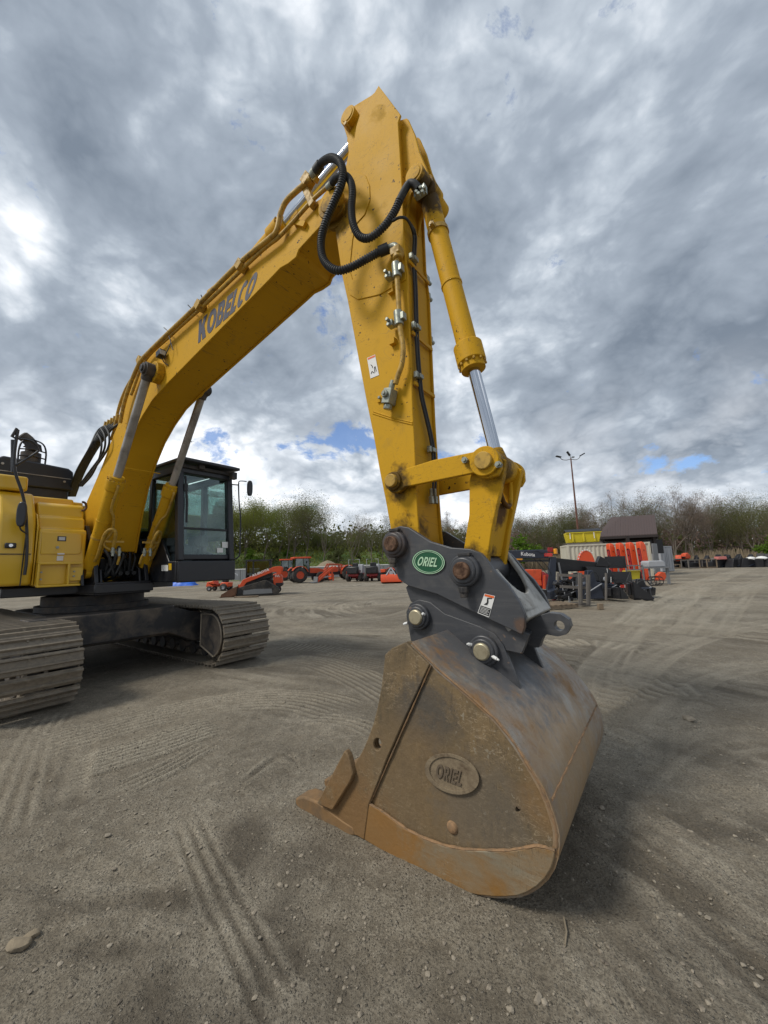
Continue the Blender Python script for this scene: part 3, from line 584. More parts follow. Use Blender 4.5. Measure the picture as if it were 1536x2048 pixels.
# work lamp on the boom
m = MB(); lp = PL(322, 708, -HB-.07); m.box(lp, (.12, .09, .085), Matrix.Rotation(R_(-10), 3, 'Y')); m.tube([lp+Vector((0, 0, -.04)), lp+Vector((.02, .04, -.12)), lp+Vector((.1, .06, -.18))], .008, 6)
m.tube(spline([lp+Vector((.05, .02, -.1)), lp+Vector((.15, .0, -.06)), lp+Vector((.2, .03, .1)), lp+Vector((.13, .05, .22))]), .007, 6)
LMP = m.build('work_lamp', M_blk, BOOM, bevel=.006); MB().box(lp+Vector((.06, -.004, 0)), (.012, .075, .07), Matrix.Rotation(R_(-10), 3, 'Y')).build('lens', M_lamp, LMP)
# steel pipes along the boom top, black lines beside them
def pxtube(pts, r, w_, seg=10, k=6): return [PL(a[0], a[1], a[2] if len(a) > 2 else w_) for a in pts], r
def hose(mb, pts, r, w_=None, rib=None, k=10, seg=14, sm=True):
    P = [PL(a[0], a[1], a[2] if len(a) > 2 else w_) for a in pts]; P = spline(P, k) if sm else P
    if rib:
        Q = resample(P, rib/4); rr = [r*(1.04 if (i % 4) in (0, 1) else .84) for i in range(len(Q))]; mb.tube(Q, rr, seg)
    else: mb.tube(P, r, seg)
    return mb
m = MB()
hose(m, [(240, 846), (250, 800), (267, 752), (282, 722), (300, 702), (335, 668), (400, 606), (480, 526), (538, 478), (553, 462), (561, 428), (574, 401), (605, 372), (622, 357)], .028, -.33)
m.each('steel_pipe', M_yelp, BOOM)
m = MB(); hose(m, [(262, 790), (290, 722), (345, 668), (420, 600), (520, 505), (560, 472), (618, 408), (634, 392), (655, 374)], .02, -.30); m.each('steel_pipe', M_yelp, BOOM)
m = MB()
for o_ in (0, 10, 20): hose(m, [(228+o_, 862-o_*.3), (238+o_, 815-o_*.3), (252+o_, 778-o_*.5), (272+o_*.7, 745-o_*.5)], .024, -.2)
for o_ in (0, 9, 18, 27): hose(m, [(222+o_*.7, 880-o_*.4), (232+o_*.8, 850-o_*.5), (238+o_, 836-o_*.5)], .024, -.1)
m.each('pipe_elbows', M_yelp, BOOM)
m = MB()
for px, py in ((616, 362), (482, 532), (400, 612), (282, 722)): c = PL(px, py, -.31); m.box(c, (.10, .10, .11), Matrix.Rotation(R_(-30), 3, 'Y'))
m.bar(PL(610, 372, -.29), PL(627, 412, -.29), .06, .07); m.bar(PL(619, 352, -.31), PL(634, 360, -.31), .05, .05)
m.each('pipe_clamp', M_yelp, BOOM, bevel=.006)
m = MB()
for a, b in (((402, 590), (408, 604)), ((376, 610), (388, 622)), ((338, 672), (346, 700)), ((328, 655), (342, 668))): m.tube([PL(*a, -.33), PL(*b, -.3)], .007, 6)
m.each('cable_tie', M_blk, BOOM)
m = MB()
for i in range(7):                               # hose bundle from the house to the boom
    j = i-3
    hose(m, [(143+j*2.2, 992, -.25+.03*j), (160+j*2.5, 945, -.3+.03*j), (186+j*2.5, 898, -.3+.03*j), (208+j*4, 862, -.25), (226+j*3.2, 846+abs(j), -.18)], .02, None)
for i, (bx, by) in enumerate(((206, 905), (214, 900), (199, 915))): hose(m, [(158+i*3, 972), (178+i*3, 945+i*2), (bx, by), (bx+4, by-30), (bx-4, by-48)], .016, -.3)
m.each('hose_bundle', M_rub, BOOM)
m = MB()
for j in range(5): c = PL(210+j*6, 855-j*3.6, -.2); m.cyl(c, c+Vector((.05, 0, .09)), .03)
m.each('hose_fitting', M_yelp, BOOM)
# ---------------- arm
HA = .185
aL = [(757, 171), (746, 190), (730, 215), (720, 228), (712, 254), (707, 291), (696, 319), (688, 340), (677, 384), (668, 430), (669, 450), (684, 551), (695, 600), (716, 712), (733, 803), (747, 871), (760, 945), (771, 1000), (781, 1055), (783, 1100), (800, 1120)]
aR = [(835, 1110), (840, 1085), (837, 1058), (832, 980), (829, 890), (825, 822), (822, 726), (819, 644), (815, 548), (808, 488), (806, 436), (804, 377), (800, 306), (796, 245), (801, 229)]
AP = prof(aL+aR, -HA)
m = MB(); slab(m, AP, -HA, -HA+.02); slab(m, AP, HA-.02, HA); slab(m, inset(AP, .02), -HA+.0205, HA-.0205)
ARM = m.build('arm', M_yel, EX, bevel=.005)
# lug plates at the top for the arm cylinder, and front lug plates for the bucket cylinder
lugA = prof([(752, 182), (743, 190), (707, 212), (692, 219), (684, 238), (688, 256), (694, 275), (697, 305), (692, 330), (712, 300), (745, 240)], -HA+.03)
lugB = prof([(800, 240), (813, 236), (816, 238), (829, 267), (839, 304), (854, 340), (856, 356), (850, 371), (834, 379), (822, 386), (816, 412), (812, 440), (800, 440)], -.112)
m = MB()
for y0, y1 in ((-HA+.03, -HA+.055), (HA-.055, HA-.03)): slab(m, lugA, y0, y1)
for y0, y1 in ((-.112, -.078), (.078, .112)): slab(m, lugB, y0, y1)
m.each('bracket_plate', M_yel, ARM, bevel=.006)
m = MB()
for sg in (-1, 1):
    cylY(m, XZ(pin_arm_tip), .085, sg*(HA-.06), sg*(HA+.035)); cylY(m, XZ(pin_arm_tip), .066, sg*(HA+.034), sg*(HA+.042))
    cylY(m, XZ(pin_bucketcyl), .082, sg*.10, sg*(HA+.045)); cylY(m, XZ(pin_bucketcyl), .06, sg*(HA+.044), sg*(HA+.052))
    cylY(m, XZ(pin_link_a), .082, sg*HA, sg*(HA+.03))
    cylY(m, XZ(pin_boom), .17, sg*(HA-.04), sg*(HA+.012), 36)
m.each('pin_boss', M_yel, ARM, bevel=.006)
m = MB(); cylY(m, XZ(pin_arm_tip), .045, -HA-.04, HA+.04); cylY(m, XZ(pin_bucketcyl), .04, -HA-.05, HA+.05); cylY(m, XZ(pin_boom), .06, -HB-.06, HB+.06)
for c in (PL(694, 251, -HA-.02),): cylY(m, XZ(c), .018, -HA-.05, -HA+.03)
m.each('pivot_pin', M_yelp, ARM)
# raised plate shaped like the hoses' cast shadows on the near side, weld seams
m = MB()
slab(m, prof([(716, 345), (732, 352), (740, 372), (741, 400), (730, 430), (712, 450), (706, 480), (700, 540), (706, 560), (718, 560), (750, 530), (800, 500), (806, 520), (812, 548), (812, 560), (760, 590), (716, 600), (700, 590), (690, 540), (676, 452), (678, 420), (690, 360), (700, 345)], -HA), -HA-.008, -HA+.001)
m.build('hose_shadow_plate', M_yel, ARM, bevel=.004)
m = MB()
for pts in ([(747, 823), (783, 835), (825, 845)], [(746, 827), (783, 839), (825, 849)], [(822, 1050), (810, 1020)], [(700, 222), (705, 240)]): m.tube([PL(a, b, -HA) for a, b in pts], .007, 6)
Af, Bf = XZ(PL(815, 548, -HA)), XZ(PL(829, 890, -HA))
for y0 in (548, 700, 775): 
    a = PF(828, {548: 533, 700: 668, 775: 765}[y0], Af, Bf, .004); m.bar((a.x, -HA+.03, a.z), (a.x, HA-.02, a.z), .012, .03)
m.each('weld_seam', M_yel, ARM)
# steel pipe, clamps and valve on the near side
m = MB(); hose(m, [(794, 500), (794, 548), (797, 603), (800, 655), (806, 693), (804, 726), (797, 748), (791, 768)], .021, -HA-.06); m.each('steel_pipe', M_yelp, ARM)
m = MB(); c = PL(794, 505, -HA-.06); m.box(c, (.09, .08, .07)); c2 = PL(796, 518, -HA-.06); m.cyl(c, c2, .04); m.each('elbow_block', M_yelp, ARM, bevel=.008)
m = MB()
for px, py in ((793, 541), (797, 637)):
    c = PL(px, py, -HA-.06); ax = (PL(px+1.4, py+14, -HA-.06)-c); m.cyl(c-ax, c+ax, .036, seg=16); m.box(c+Vector((-.07, .0, -.02)), (.05, .06, .05)); m.cyl(c+Vector((-.075, -.03, 0)), c+Vector((-.075, -.06, 0)), .016, seg=6); m.cyl(c+Vector((-.07, -.03, -.045)), c+Vector((-.07, -.055, -.045)), .016, seg=6); m.box(c+Vector((.045, -.0, .0)), (.03, .05, .06))
m.each('pipe_clamp', M_zinc, ARM, bevel=.004)
m = MB(); c = PL(779, 794, -HA-.055); rt = Matrix.Rotation(R_(15), 3, 'Y'); m.box(c, (.075, .09, .12), rt); m.cyl(c+rt@Vector((-.0, 0, -.06)), c+rt@Vector((0, 0, -.1)), .035, seg=6); m.cyl(c+rt@Vector((.0, 0, .06)), c+rt@Vector((.01, 0, .13)), .024, seg=8)
m.cyl(c+rt@Vector((-.01, -.045, .01)), c+rt@Vector((-.01, -.065, .01)), .028, seg=20); m.cyl(c+rt@Vector((-.01, -.06, .01)), c+rt@Vector((-.01, -.075, .01)), .016, seg=6); cc = PL(760, 796, -HA-.02); m.cyl(cc, cc+Vector((0, -.02, 0)), .014, seg=8); m.build('stop_valve', M_zinc, ARM, bevel=.005)
m = MB()
for px, py in ((783, 586), (786, 688)): c = PL(px, py, -HA-.02); m.box(c, (.05, .04, .008)); m.box(c+Vector((.02, 0, .02)), (.008, .04, .05))
c = PL(763, 797, -HA-.008); m.box(c, (.08, .012, .05)); m.each('tab_bracket', M_yel, ARM)
def sticker(name, quadpx, w_, par, ink):
    ob = MB().add([PL(a, b, w_) for a, b in quadpx], [(0, 1, 2, 3)]).build(name, M_wht, par, smooth=False)
    f = quad(quadpx[3], quadpx[2], quadpx[1], quadpx[0], w_-.0015)
    mk = MB(); mo = MB()
    for (u0, v0, u1, v1, c) in ink: (mo if c else mk).add([f(u0, v0), f(u1, v0), f(u1, v1), f(u0, v1)], [(0, 1, 2, 3)])
    if mo.f: mo.build('header_band', M_or, ob, smooth=False) if False else None
    return ob, mk, mo, f
q = [(734, 716), (750, 709), (758, 750), (741, 757)]
st, mk, mo, f = sticker('warning_sticker', q, -HA-.003, ARM, [(.06, .9, .94, .98, 1)])
mo.build('sticker_header', M_or, ARM, smooth=False)
mk = MB()
for (pts, wd) in (([(.3, .62), (.45, .52), (.4, .45)], .06), ([(.15, .2), (.3, .3), (.5, .18)], .05), ([(.6, .2), (.62, .42), (.75, .46), (.78, .22)], .07)):
    for p_, q_ in zip(pts, pts[1:]): mk.tube([f(*p_), f(*q_)], .003, 4)
mk.build('sticker_picture', M_inkk, ARM)
# small black cables clipped to the front face, with clips and connectors
m = MB(); Ffs = [(826, 521), (829, 580), (831, 655), (833, 700), (837, 753), (841, 790), (848, 822), (858, 865), (864, 898), (866, 925)]
for dx in (0, 4): m.tube(spline([PL(785, 442, -.30), PL(800, 435, -.29), PL(815, 440, -.23)]+[PF(a+dx, b, XZ(PL(808, 488, -HA)), XZ(PL(829, 890, -HA)), .018) for a, b in [(827, 470)]+Ffs], 6), .011, 8)
for dx in (0, 5): m.tube(spline([PF(a+dx, b, Af, Bf, .02) for a, b in ((866, 925), (867, 950), (866, 975), (864, 1002))], 5), .009, 8)
m.each('control_cable', M_rub, ARM)
m = MB()
for px, py in ((829, 520), (834, 656), (839, 754), (865, 901)): c = PF(px, py, Af, Bf, .02); m.box(c, (.05, .055, .035)); m.box(c+Vector((0, -.05, -.0)), (.03, .03, .05))
for px, py in ((863, 1000), (871, 1000)): c = PF(px, py, Af, Bf, .025); m.box(c, (.03, .035, .06)); m.cyl(c+Vector((0, 0, .03)), c+Vector((0, 0, .09)), .012)
m.each('cable_clip', M_zinc, ARM, bevel=.004)
m = MB()                                          # fittings on the far side of the arm
for px, py in ((866, 575), (866, 605), (870, 690)): c = PF(px, py, Af, Bf, -.05); c.y = HA+.03; m.box(c, (.05, .06, .05)); m.cyl(c, c+Vector((0, .08, 0)), .018)
m.each('far_clamp', M_zinc, ARM)
# ---------------- big hoses between boom and arm
m = MB(); hose(m, [(631, 343, -.34), (643, 326, -.36), (662, 316, -.40), (679, 324, -.43), (686, 345, -.44), (682, 371, -.45), (670, 400, -.46), (654, 438, -.47), (643, 475, -.48), (644, 509, -.48), (655, 530, -.47), (675, 541, -.45), (701, 535, -.40), (735, 517, -.34), (762, 502, -.28), (777, 496, -.25)], .033, None, rib=.021, seg=18)
m.build('hydraulic_hose', M_rub, ARM)
m = MB(); hose(m, [(660, 372, -.33), (672, 357, -.36), (690, 352, -.38), (701, 363, -.39), (705, 384, -.40), (703, 418, -.40), (707, 450, -.40), (720, 473, -.38), (741, 475, -.36), (769, 452, -.32), (789, 423, -.28), (800, 398, -.26)], .031, None, rib=.021, seg=18)
m.build('hydraulic_hose', M_rub, ARM)
m = MB(); hose(m, [(758, 504, -.285), (777, 496, -.252)], .043, None, sm=False); hose(m, [(797, 404, -.262), (812, 376, -.25), (820, 367, -.24), (829, 368, -.23), (837, 377, -.21)], .03, None); hose(m, [(631, 343, -.34), (641, 329, -.35)], .045, None, sm=False); m.each('hose_sleeve', M_rub, ARM)
m = MB(); hose(m, [(776, 496, -.252), (790, 492, -.248), (796, 502, -.245)], .027, None); hose(m, [(655, 376, -.33), (664, 367, -.34)], .03, None, sm=False); hose(m, [(625, 351, -.33), (634, 340, -.34)], .045, None, sm=False)
for px, py in ((834, 388), (842, 380), (838, 392), (846, 388), (850, 380)): c = PL(px, py, -.2); m.cyl(c, c+Vector((.01, -.03, .0)), .014, seg=8)
c = PL(841, 384, -.17); m.box(c, (.10, .05, .07)); m.each('hose_fitting', M_zinc, ARM, bevel=.003)
# ---------------- cylinders
def cylinder(name, A, B, tg, rt, rr, rg, yc, body=None, chrome=None, lug0=.1, lug1=.09, glen=.16, wdt=.09):
    A = Vector((A[0], yc, A[1])); B = Vector((B[0], yc, B[1])); d = (B-A).normalized(); L = (B-A).length; G = A+d*(L*tg)
    m = MB(); m.cyl(A+d*lug0*.7, G-d*glen, rt, seg=32); m.tube([G-d*(glen+.06), G-d*(glen+.04), G-d*glen*.35, G-d*glen*.3, G], [rt, rg, rg, rg*.84, rg*.84], 32)
    m.cyl((A.x, A.y-wdt, A.z), (A.x, A.y+wdt, A.z), lug0, seg=28); m.tube([A+d*.55*L*tg-d*.012, A+d*.55*L*tg+d*.012], rt+.006, 32)
    ob = m.build(name, M_yel, EX, bevel=.004)
    r_ = MB().cyl(G-d*.02, B-d*lug1*.8, rr, seg=32).build('rod', chrome or M_chrome, ob)
    e = MB().cyl((B.x, B.y-wdt, B.z), (B.x, B.y+wdt, B.z), lug1, seg=28); e.tube([B-d*(lug1*1.5), B-d*lug1*.3], [rr*1.25, lug1*.8], 24); e.build('rod_eye', M_yel if chrome is None else M_frame, ob, bevel=.004)
    bo = MB(); u = d.cross(Vector((0, 1, 0))).normalized(); v = d.cross(u)
    for k in range(12):
        q = 2*math.pi*k/12; c = G-d*glen*.32+(u*math.cos(q)+v*math.sin(q))*(rg*.93); bo.cyl(c, c+d*.018, rg*.085, seg=6)
    bo.build('bolts', M_yelp, ob)
    return ob, A, B, d, G
cb, A_, B_, d_, G_ = cylinder('bucket_cylinder', XZ(pin_bucketcyl), XZ(pin_link_b), .685, .078, .045, .108, 0, lug0=.1, lug1=.095, glen=.17)
m = MB(); c = A_+d_*.42; m.tube([c-d_*.02, c+d_*.02], .088, 28); 
for sg in (-1, 1): m.box(c+Vector((0, sg*.1, 0)), (.04, .04, .03)); m.cyl(c+Vector((0, sg*.09, 0)), c+Vector((0, sg*.13, 0)), .014, seg=8)
m.each('clamp_band', M_yelp, cb)
foot = PL(440, 600, 0)
cylinder('arm_cylinder', XZ(foot), XZ(pin_arm_tip), .54, .095, .055, .12, 0, lug0=.11, lug1=.095, glen=.2)
m = MB(); lug = [(foot.x-.16, foot.z-.34), (foot.x+.24, foot.z-.26), (foot.x+.09, foot.z+.1), (foot.x-.09, foot.z+.1)]
for y0 in (-.14, .11): slab(m, lug, y0, y0+.03)
m.each('cylinder_lug', M_yel, BOOM, bevel=.006)
fn = PL(180, 1143, -.40)
for sg in (-1, 1):
    ob, A_, B_, d_, G_ = cylinder('boom_cylinder', (fn.x-.05, fn.z), XZ(pin_boomcyl), .50, .10, .056, .122, sg*.40, chrome=M_chromed, lug0=.11, lug1=.10, glen=.17, wdt=.06)
    m = MB(); e = -sg; off = Vector((0, e*.11, 0)); nn = Vector((d_.z, 0, -d_.x))
    g = G_-d_*.12; p0 = g+nn*.13; m.tube(spline([g+nn*.08, p0+nn*.01, p0-d_*.35, p0-d_*.5+off*.6, p0-d_*.75+off*.9, p0-d_*.95+nn*.05+off*.3, p0-d_*1.05+nn*.15+off*2.0, p0-d_*1.22+nn*.17+off*2.2], 6), .018, 10)
    lo = A_+d_*.25; m.tube(spline([lo+nn*.1, lo+nn*.15+d_*.15, lo+nn*.17+d_*.5, lo+nn*.2+d_*.62+off*.5, lo+nn*.24+d_*.58+off*1.0, lo+nn*.25+d_*.35+off*1.2], 6), .024, 10)
    m.bar(lo+nn*.22+d_*.42+off*.2, lo+nn*.22+d_*.42+off*2.4, .03, .03); m.tube([A_+d_*.62-d_*.015, A_+d_*.62+d_*.015], .107, 28); m.each('cylinder_pipe', M_yelp, ob)
    m = MB()
    for q_ in (1.2, 2.0): c = lo+nn*.25+d_*.33+off*q_; m.cyl(c, c-Vector((0, 0, .13)), .022, seg=10); m.cyl(c-Vector((0, 0, .05)), c-Vector((0, 0, .08)), .03, seg=10)
    m.each('hose_fitting', M_zinc, ob)
# ---------------- bucket linkage
lk = prof([(769, 960), (774, 949), (786, 945), (866, 920), (946, 904), (958, 897), (975, 897), (992, 905), (1002, 920), (1003, 936), (996, 950), (980, 957), (963, 956), (946, 946), (900, 955), (809, 974), (798, 984), (784, 986), (773, 976)], -.26)
m = MB()
for sg in (-1, 1):
    slab(m, lk, sg*.225, sg*.262)
    cylY(m, XZ(pin_link_b), .098, sg*.225, sg*.285); cylY(m, XZ(pin_link_a), .07, sg*.215, sg*.285)
LK = m.build('side_link', M_yel, EX, bevel=.006)
m = MB(); cylY(m, XZ(pin_link_b), .058, -.31, .31); cylY(m, XZ(pin_link_a), .05, -.315, .315); m.each('pivot_pin', M_yelp, LK, bevel=.006)
m = MB()
for dx, dz in ((-.13, .03), (.09, -.04)): c = (pin_link_b.x+dx, pin_link_b.z+dz); cylY(m, c, .022, -.29, -.255, 6); cylY(m, c, .013, -.305, -.25, 8)
m.each('bolt', M_zinc, LK)
a, b = Vector(XZ(pin_link_b)), Vector(XZ(pin_coup)); ax = (b-a).normalized(); nx_ = Vector((ax.y, -ax.x))
def yp(s_, t_): return tuple(a+ax*s_+nx_*t_)
L_ = (b-a).length
m = MB()
for sg in (-1, 1):
    leg = [yp(-.03, -.11), yp(-.06, 0), yp(-.03, .10), yp(.12, .12), yp(L_*.5, .085), yp(L_-.05, .085), yp(L_+.06, 0), yp(L_, -.09), yp(L_*.6, -.085), yp(.2, -.10)]
    slab(m, leg, sg*.135, sg*.195); cylY(m, XZ(pin_link_b), .088, sg*.09, sg*.2); cylY(m, XZ(pin_coup), .085, sg*.02, sg*.2)
slab(m, [yp(.24, -.07), yp(.24, .06), yp(L_-.1, .055), yp(L_-.1, -.06)], -.136, .136)
for t0 in (-.085, .07): m.tube([(yp(.19+.05*abs(math.cos(q)), t0)[0], .13*math.sin(q-1.5708), yp(.06+.2*math.sin(q), t0)[1]) for q in np.linspace(0, math.pi, 10)], .018, 6)
m.build('bucket_link', M_yel, EX, bevel=.006)
# ---------------- quick coupler
HC = .30
cp = prof([(770, 1089), (774, 1069), (786, 1057), (800, 1052), (817, 1055), (834, 1066), (860, 1083), (900, 1095), (940, 1098), (961, 1106), (978, 1126), (992, 1146), (1015, 1169), (1038, 1204), (1049, 1229), (1049, 1255), (1044, 1270), (1026, 1261), (940, 1221), (875, 1189), (817, 1172), (797, 1158), (786, 1132), (771, 1112)], -HC)
ci = prof([(812, 1175), (817, 1190), (822, 1203), (845, 1215), (900, 1245), (960, 1275), (1012, 1301), (1044, 1308), (1052, 1290), (1058, 1268), (1040, 1262), (940, 1215), (875, 1183), (820, 1166)], -HC+.05)
m = MB()
for sg in (-1, 1): slab(m, cp, sg*HC, sg*(HC-.04)); slab(m, ci, sg*(HC-.045), sg*(HC-.075))
cin = inset(ci, .03); slab(m, cin, -HC+.074, HC-.074)
CPL = m.build('quick_coupler', M_coup, EX, bevel=.005)
# front plate with the U opening
P0, P1 = PL(984, 1138, -HC), PL(1049, 1229, -HC); ed = Vector((P1.x-P0.x, 0, P1.z-P0.z)); Le = ed.length; ed.normalize(); nrm = Vector((-ed.z, 0, ed.x)); 
def fp(s_, y_): return Vector((P0.x, 0, P0.z))+ed*s_+Vector((0, y_, 0))
U_ = [fp(0, -HC+.035), fp(Le, -HC+.035), fp(Le, HC-.035), fp(-.25, HC-.035), fp(-.25, HC-.07), fp(0, .2)] + [fp(.0+.62*Le*math.sin(q), .2*math.cos(q)) for q in np.linspace(.15, math.pi-.15, 12)] + [fp(0, -.2)]
m = MB().prism(U_, nrm*-.03); m.prism([fp(Le-.04, -.26), fp(Le+.03, -.26), fp(Le+.03, .26), fp(Le-.04, .26)], nrm*-.16); m.build('front_plate', paint('skylit_coupler', (.36, .355, .33), .5, var=.12, scale=6, dirt=(.13, .12, .105), amt=.3, dscale=6, chips=(30, .65), chipcol=(.12, .06, .03), bump=.1, bscale=30), CPL, bevel=.008)  # pale grey paints in the sky light this worn face catches
lg = prof([(1068, 1236), (1081, 1230), (1101, 1224), (1124, 1227), (1140, 1238), (1144, 1252), (1135, 1267), (1118, 1271), (1095, 1267), (1087, 1275), (1081, 1293), (1070, 1293), (1050, 1282), (1050, 1250)], .0)
hc = XZ(PL(1121, 1250, 0)); m = MB(); slab(m, lg, -.035, .035, [circ2(hc, .03)]); m.build('lifting_eye', M_coup, CPL, bevel=.008)
m = MB()
for P_, r0_ in ((pin_arm_low, .098), (pin_coup, .102)):
    cylY(m, XZ(P_), r0_, -HC-.045, HC+.045, 36); cylY(m, XZ(P_), r0_*.82, -HC-.06, HC+.06, 36)
m.each('pin_collar', M_coup, CPL, bevel=.01)
m = MB()
for P_ in (pin_arm_low, pin_coup): cylY(m, XZ(P_), .055, -HC-.085, HC+.085, 32)
m.each('coupler_pin', M_pinr, CPL, bevel=.008)
m = MB()
for P_ in (pin_arm_low, pin_coup): m.cyl((P_.x, -HC-.05, P_.z-.10), (P_.x, -HC-.05, P_.z-.135), .032, seg=6); m.cyl((P_.x, -HC-.05, P_.z-.135), (P_.x, -HC-.05, P_.z-.165), .024, seg=12); m.box((P_.x+.01, -HC-.03, P_.z+.10), (.08, .04, .02))
m.each('locking_bolt', M_zinc if False else M_frame, CPL, bevel=.003)
# oval badge
def oval(c, rx, ry, ang, w_, n=40, k=1.0):
    return [PL(c[0]+k*(rx*math.cos(t)*math.cos(ang)-ry*math.sin(t)*math.sin(ang)), c[1]+k*(rx*math.cos(t)*math.sin(ang)+ry*math.sin(t)*math.cos(ang)), w_) for t in [2*math.pi*i/n for i in range(n)]]
def badge(c, rx, ry, ang, w0, th, mats, par, tq, up=-1, bold=.04):
    BD = MB().prism(oval(c, rx, ry, ang, w0), (0, -th, 0)).build('badge', mats[0], par, bevel=.0)
    wr = w0-th-.003
    rg = MB().prism(oval(c, rx, ry, ang, w0-th, k=.99), (0, -.003, 0), [oval(c, rx, ry, ang, w0-th, k=.945)]); rg.prism(oval(c, rx, ry, ang, w0-th, k=.875), (0, -.003, 0), [oval(c, rx, ry, ang, w0-th, k=.84)])
    rg.merge(block_letters('ORIEL', quad(*tq, wr), .22, .14)); return BD, rg
BD, rg = badge((857.5, 1124), 32.5, 24, R_(6), -HC, .008, (M_green,), CPL, ((833, 1131), (873, 1134), (878, 1116), (839, 1113)))
rg.build('badge_lettering', M_greenl, CPL, smooth=False)
q = [(969, 1187), (990, 1192), (978, 1235), (955, 1226)]
st, mk, mo, f = sticker('warning_sticker', q, -HC-.003, CPL, [(.06, .88, .94, .98, 1)]); mo.build('sticker_header', M_or, CPL, smooth=False)
mk = MB(); mk.add([f(.05, .04), f(.95, .04), f(.95, .4), f(.05, .4)], [(0, 1, 2, 3)])
mk.add([f(.25, .48), f(.55, .5), f(.6, .62), f(.5, .8), f(.8, .84), f(.8, .88), f(.35, .84), f(.45, .62)], [(0, 1, 2, 7), (2, 3, 6, 7), (3, 4, 5, 6)]); mk.build('sticker_picture', M_inkk, CPL, smooth=False)
mk = MB(); fq = quad(q[3], q[2], q[1], q[0], -HC-.0055)
for i in range(5): v0 = .09+i*.06; mk.add([fq(.12, v0), fq(.88-.1*(i % 2), v0), fq(.88-.1*(i % 2), v0+.018), fq(.12, v0+.018)], [(0, 1, 2, 3)])
mk.build('sticker_text_lines', M_wht, CPL, smooth=False)
# ---------------- bucket
HK = .70
sp = [(774, 1308), (788, 1295), (815, 1283), (824, 1286), (852, 1313), (879, 1340), (908, 1364), (938, 1390), (966, 1415), (993, 1440), (1012, 1463), (1029, 1486), (1041, 1504), (1052, 1522), (1069, 1550), (1084, 1577), (1096, 1605), (1105, 1632), (1111, 1652), (1114, 1668), (1114, 1690), (1111, 1712), (1105, 1732), (1093, 1752), (1075, 1769), (1057, 1780), (1038, 1787), (1016, 1789), (993, 1789), (960, 1786), (925, 1778), (890, 1766), (852, 1750), (815, 1729), (779, 1705), (750, 1687), (719, 1668), (697, 1662), (651, 1638), (640, 1610), (660, 1590), (700, 1545), (710, 1532), (729, 1500), (742, 1470), (751, 1445), (757, 1425), (760, 1409), (764, 1390), (767, 1372), (770, 1350), (772, 1331)]
SP = prof(sp, -HK)
h1 = XZ(PL(759, 1486, -HK)); h2 = XZ(PL(1036, 1619, -HK))
def hpx(cx, cy, rx, ry, n=20, w_=-HK): return [XZ(PL(cx+rx*math.cos(2*math.pi*i/n), cy+ry*math.sin(2*math.pi*i/n), w_)) for i in range(n)]
hl = [hpx(759, 1486, 7.5, 12), hpx(1036, 1619, 5.5, 6.5)]
m = MB(); slab(m, SP, -HK, -HK+.03, hl); slab(m, SP, HK-.03, HK, hl)
BK = m.build('bucket', M_bside, EX, bevel=.004)
back = SP[3:37]                                    # the shell runs round the back from the ears to the lip
def offs(P, d):
    out = []
    for i, p in enumerate(P):
        a_, b_ = Vector(P[max(i-1, 0)]), Vector(P[min(i+1, len(P)-1)]); t_ = (b_-a_).normalized(); out.append((p[0]+t_.y*-d, p[1]+t_.x*d))
    return out
bo_ = offs(back, .012); bi_ = offs(back, -.016)
cx_ = sum(p[0] for p in back)/len(back); cz_ = sum(p[1] for p in back)/len(back)
if (Vector(bo_[10])-Vector((cx_, cz_))).length < (Vector(bi_[10])-Vector((cx_, cz_))).length: bo_, bi_ = offs(back, -.012), offs(back, .016)
m = MB(); slab(m, bo_+bi_[::-1], -HK-.004, HK+.004); m.build('shell', M_shell, BK, bevel=.0)
m = MB()
sh = (bo_[11], bo_[12], bo_[13])                   # wrapper plate seam across the back
so_ = [offs(bo_[k:k+2], 0) for k in (0,)]
k_ = 13; m.tube([(bo_[k_][0]+.002*math.sin(i*1.7), -HK+.02+i*(2*HK-.04)/40, bo_[k_][1]) for i in range(41)], [.006+.0015*math.sin(i*2.3) for i in range(41)], 6)
def seam(mm, P, y_, r): mm.tube([(p[0]+random.uniform(-.001, .001), y_, p[1]+random.uniform(-.001, .001)) for p in P], [r*random.uniform(.75, 1.25) for _ in P], 6)
def densify(P, k=4): return [tuple(Vector(a).lerp(Vector(b), j/k)) for a, b in zip(P, P[1:]) for j in range(k)]+[P[-1]]
seam(m, densify(SP[3:22]), -HK-.003, .006); seam(m, densify(SP[3:22]), HK+.003, .006)
m.each('weld_seam', M_rustw, BK)
m = MB()
top = [(742, 1606), (760, 1615), (785, 1633), (815, 1655), (850, 1673), (890, 1687), (930, 1695), (975, 1697), (1020, 1697), (1050, 1692), (1075, 1688), (1095, 1692), (1111, 1697)]
low = [p for p in sp[21:37]]
wear = prof(top, -HK)+prof(low, -HK)
m = MB(); slab(m, wear, -HK-.018, -HK+.0); slab(m, wear, HK, HK+.018); m.each('wear_strip', M_wear, BK, bevel=.006)
m = MB(); seam(m, densify(prof(top, -HK)), -HK-.013, .0065); seam(m, densify(prof([(864, 1330), (742, 1606)], -HK), 30), -HK-.010, .004); m.each('weld_seam', M_rustw, BK)
cut = prof([(774, 1308), (788, 1295), (815, 1283), (862, 1328), (820, 1420), (780, 1510), (742, 1606), (733, 1676), (719, 1668), (697, 1662), (651, 1638), (640, 1610), (660, 1590), (700, 1545), (710, 1532), (729, 1500), (742, 1470), (751, 1445), (760, 1409), (767, 1372), (772, 1331)], -HK)
m = MB(); slab(m, cut, -HK-.022, -HK+.0, [hl[0]]); slab(m, cut, HK, HK+.022, [hl[0]]); m.each('side_cutter', M_bside, BK, bevel=.006)
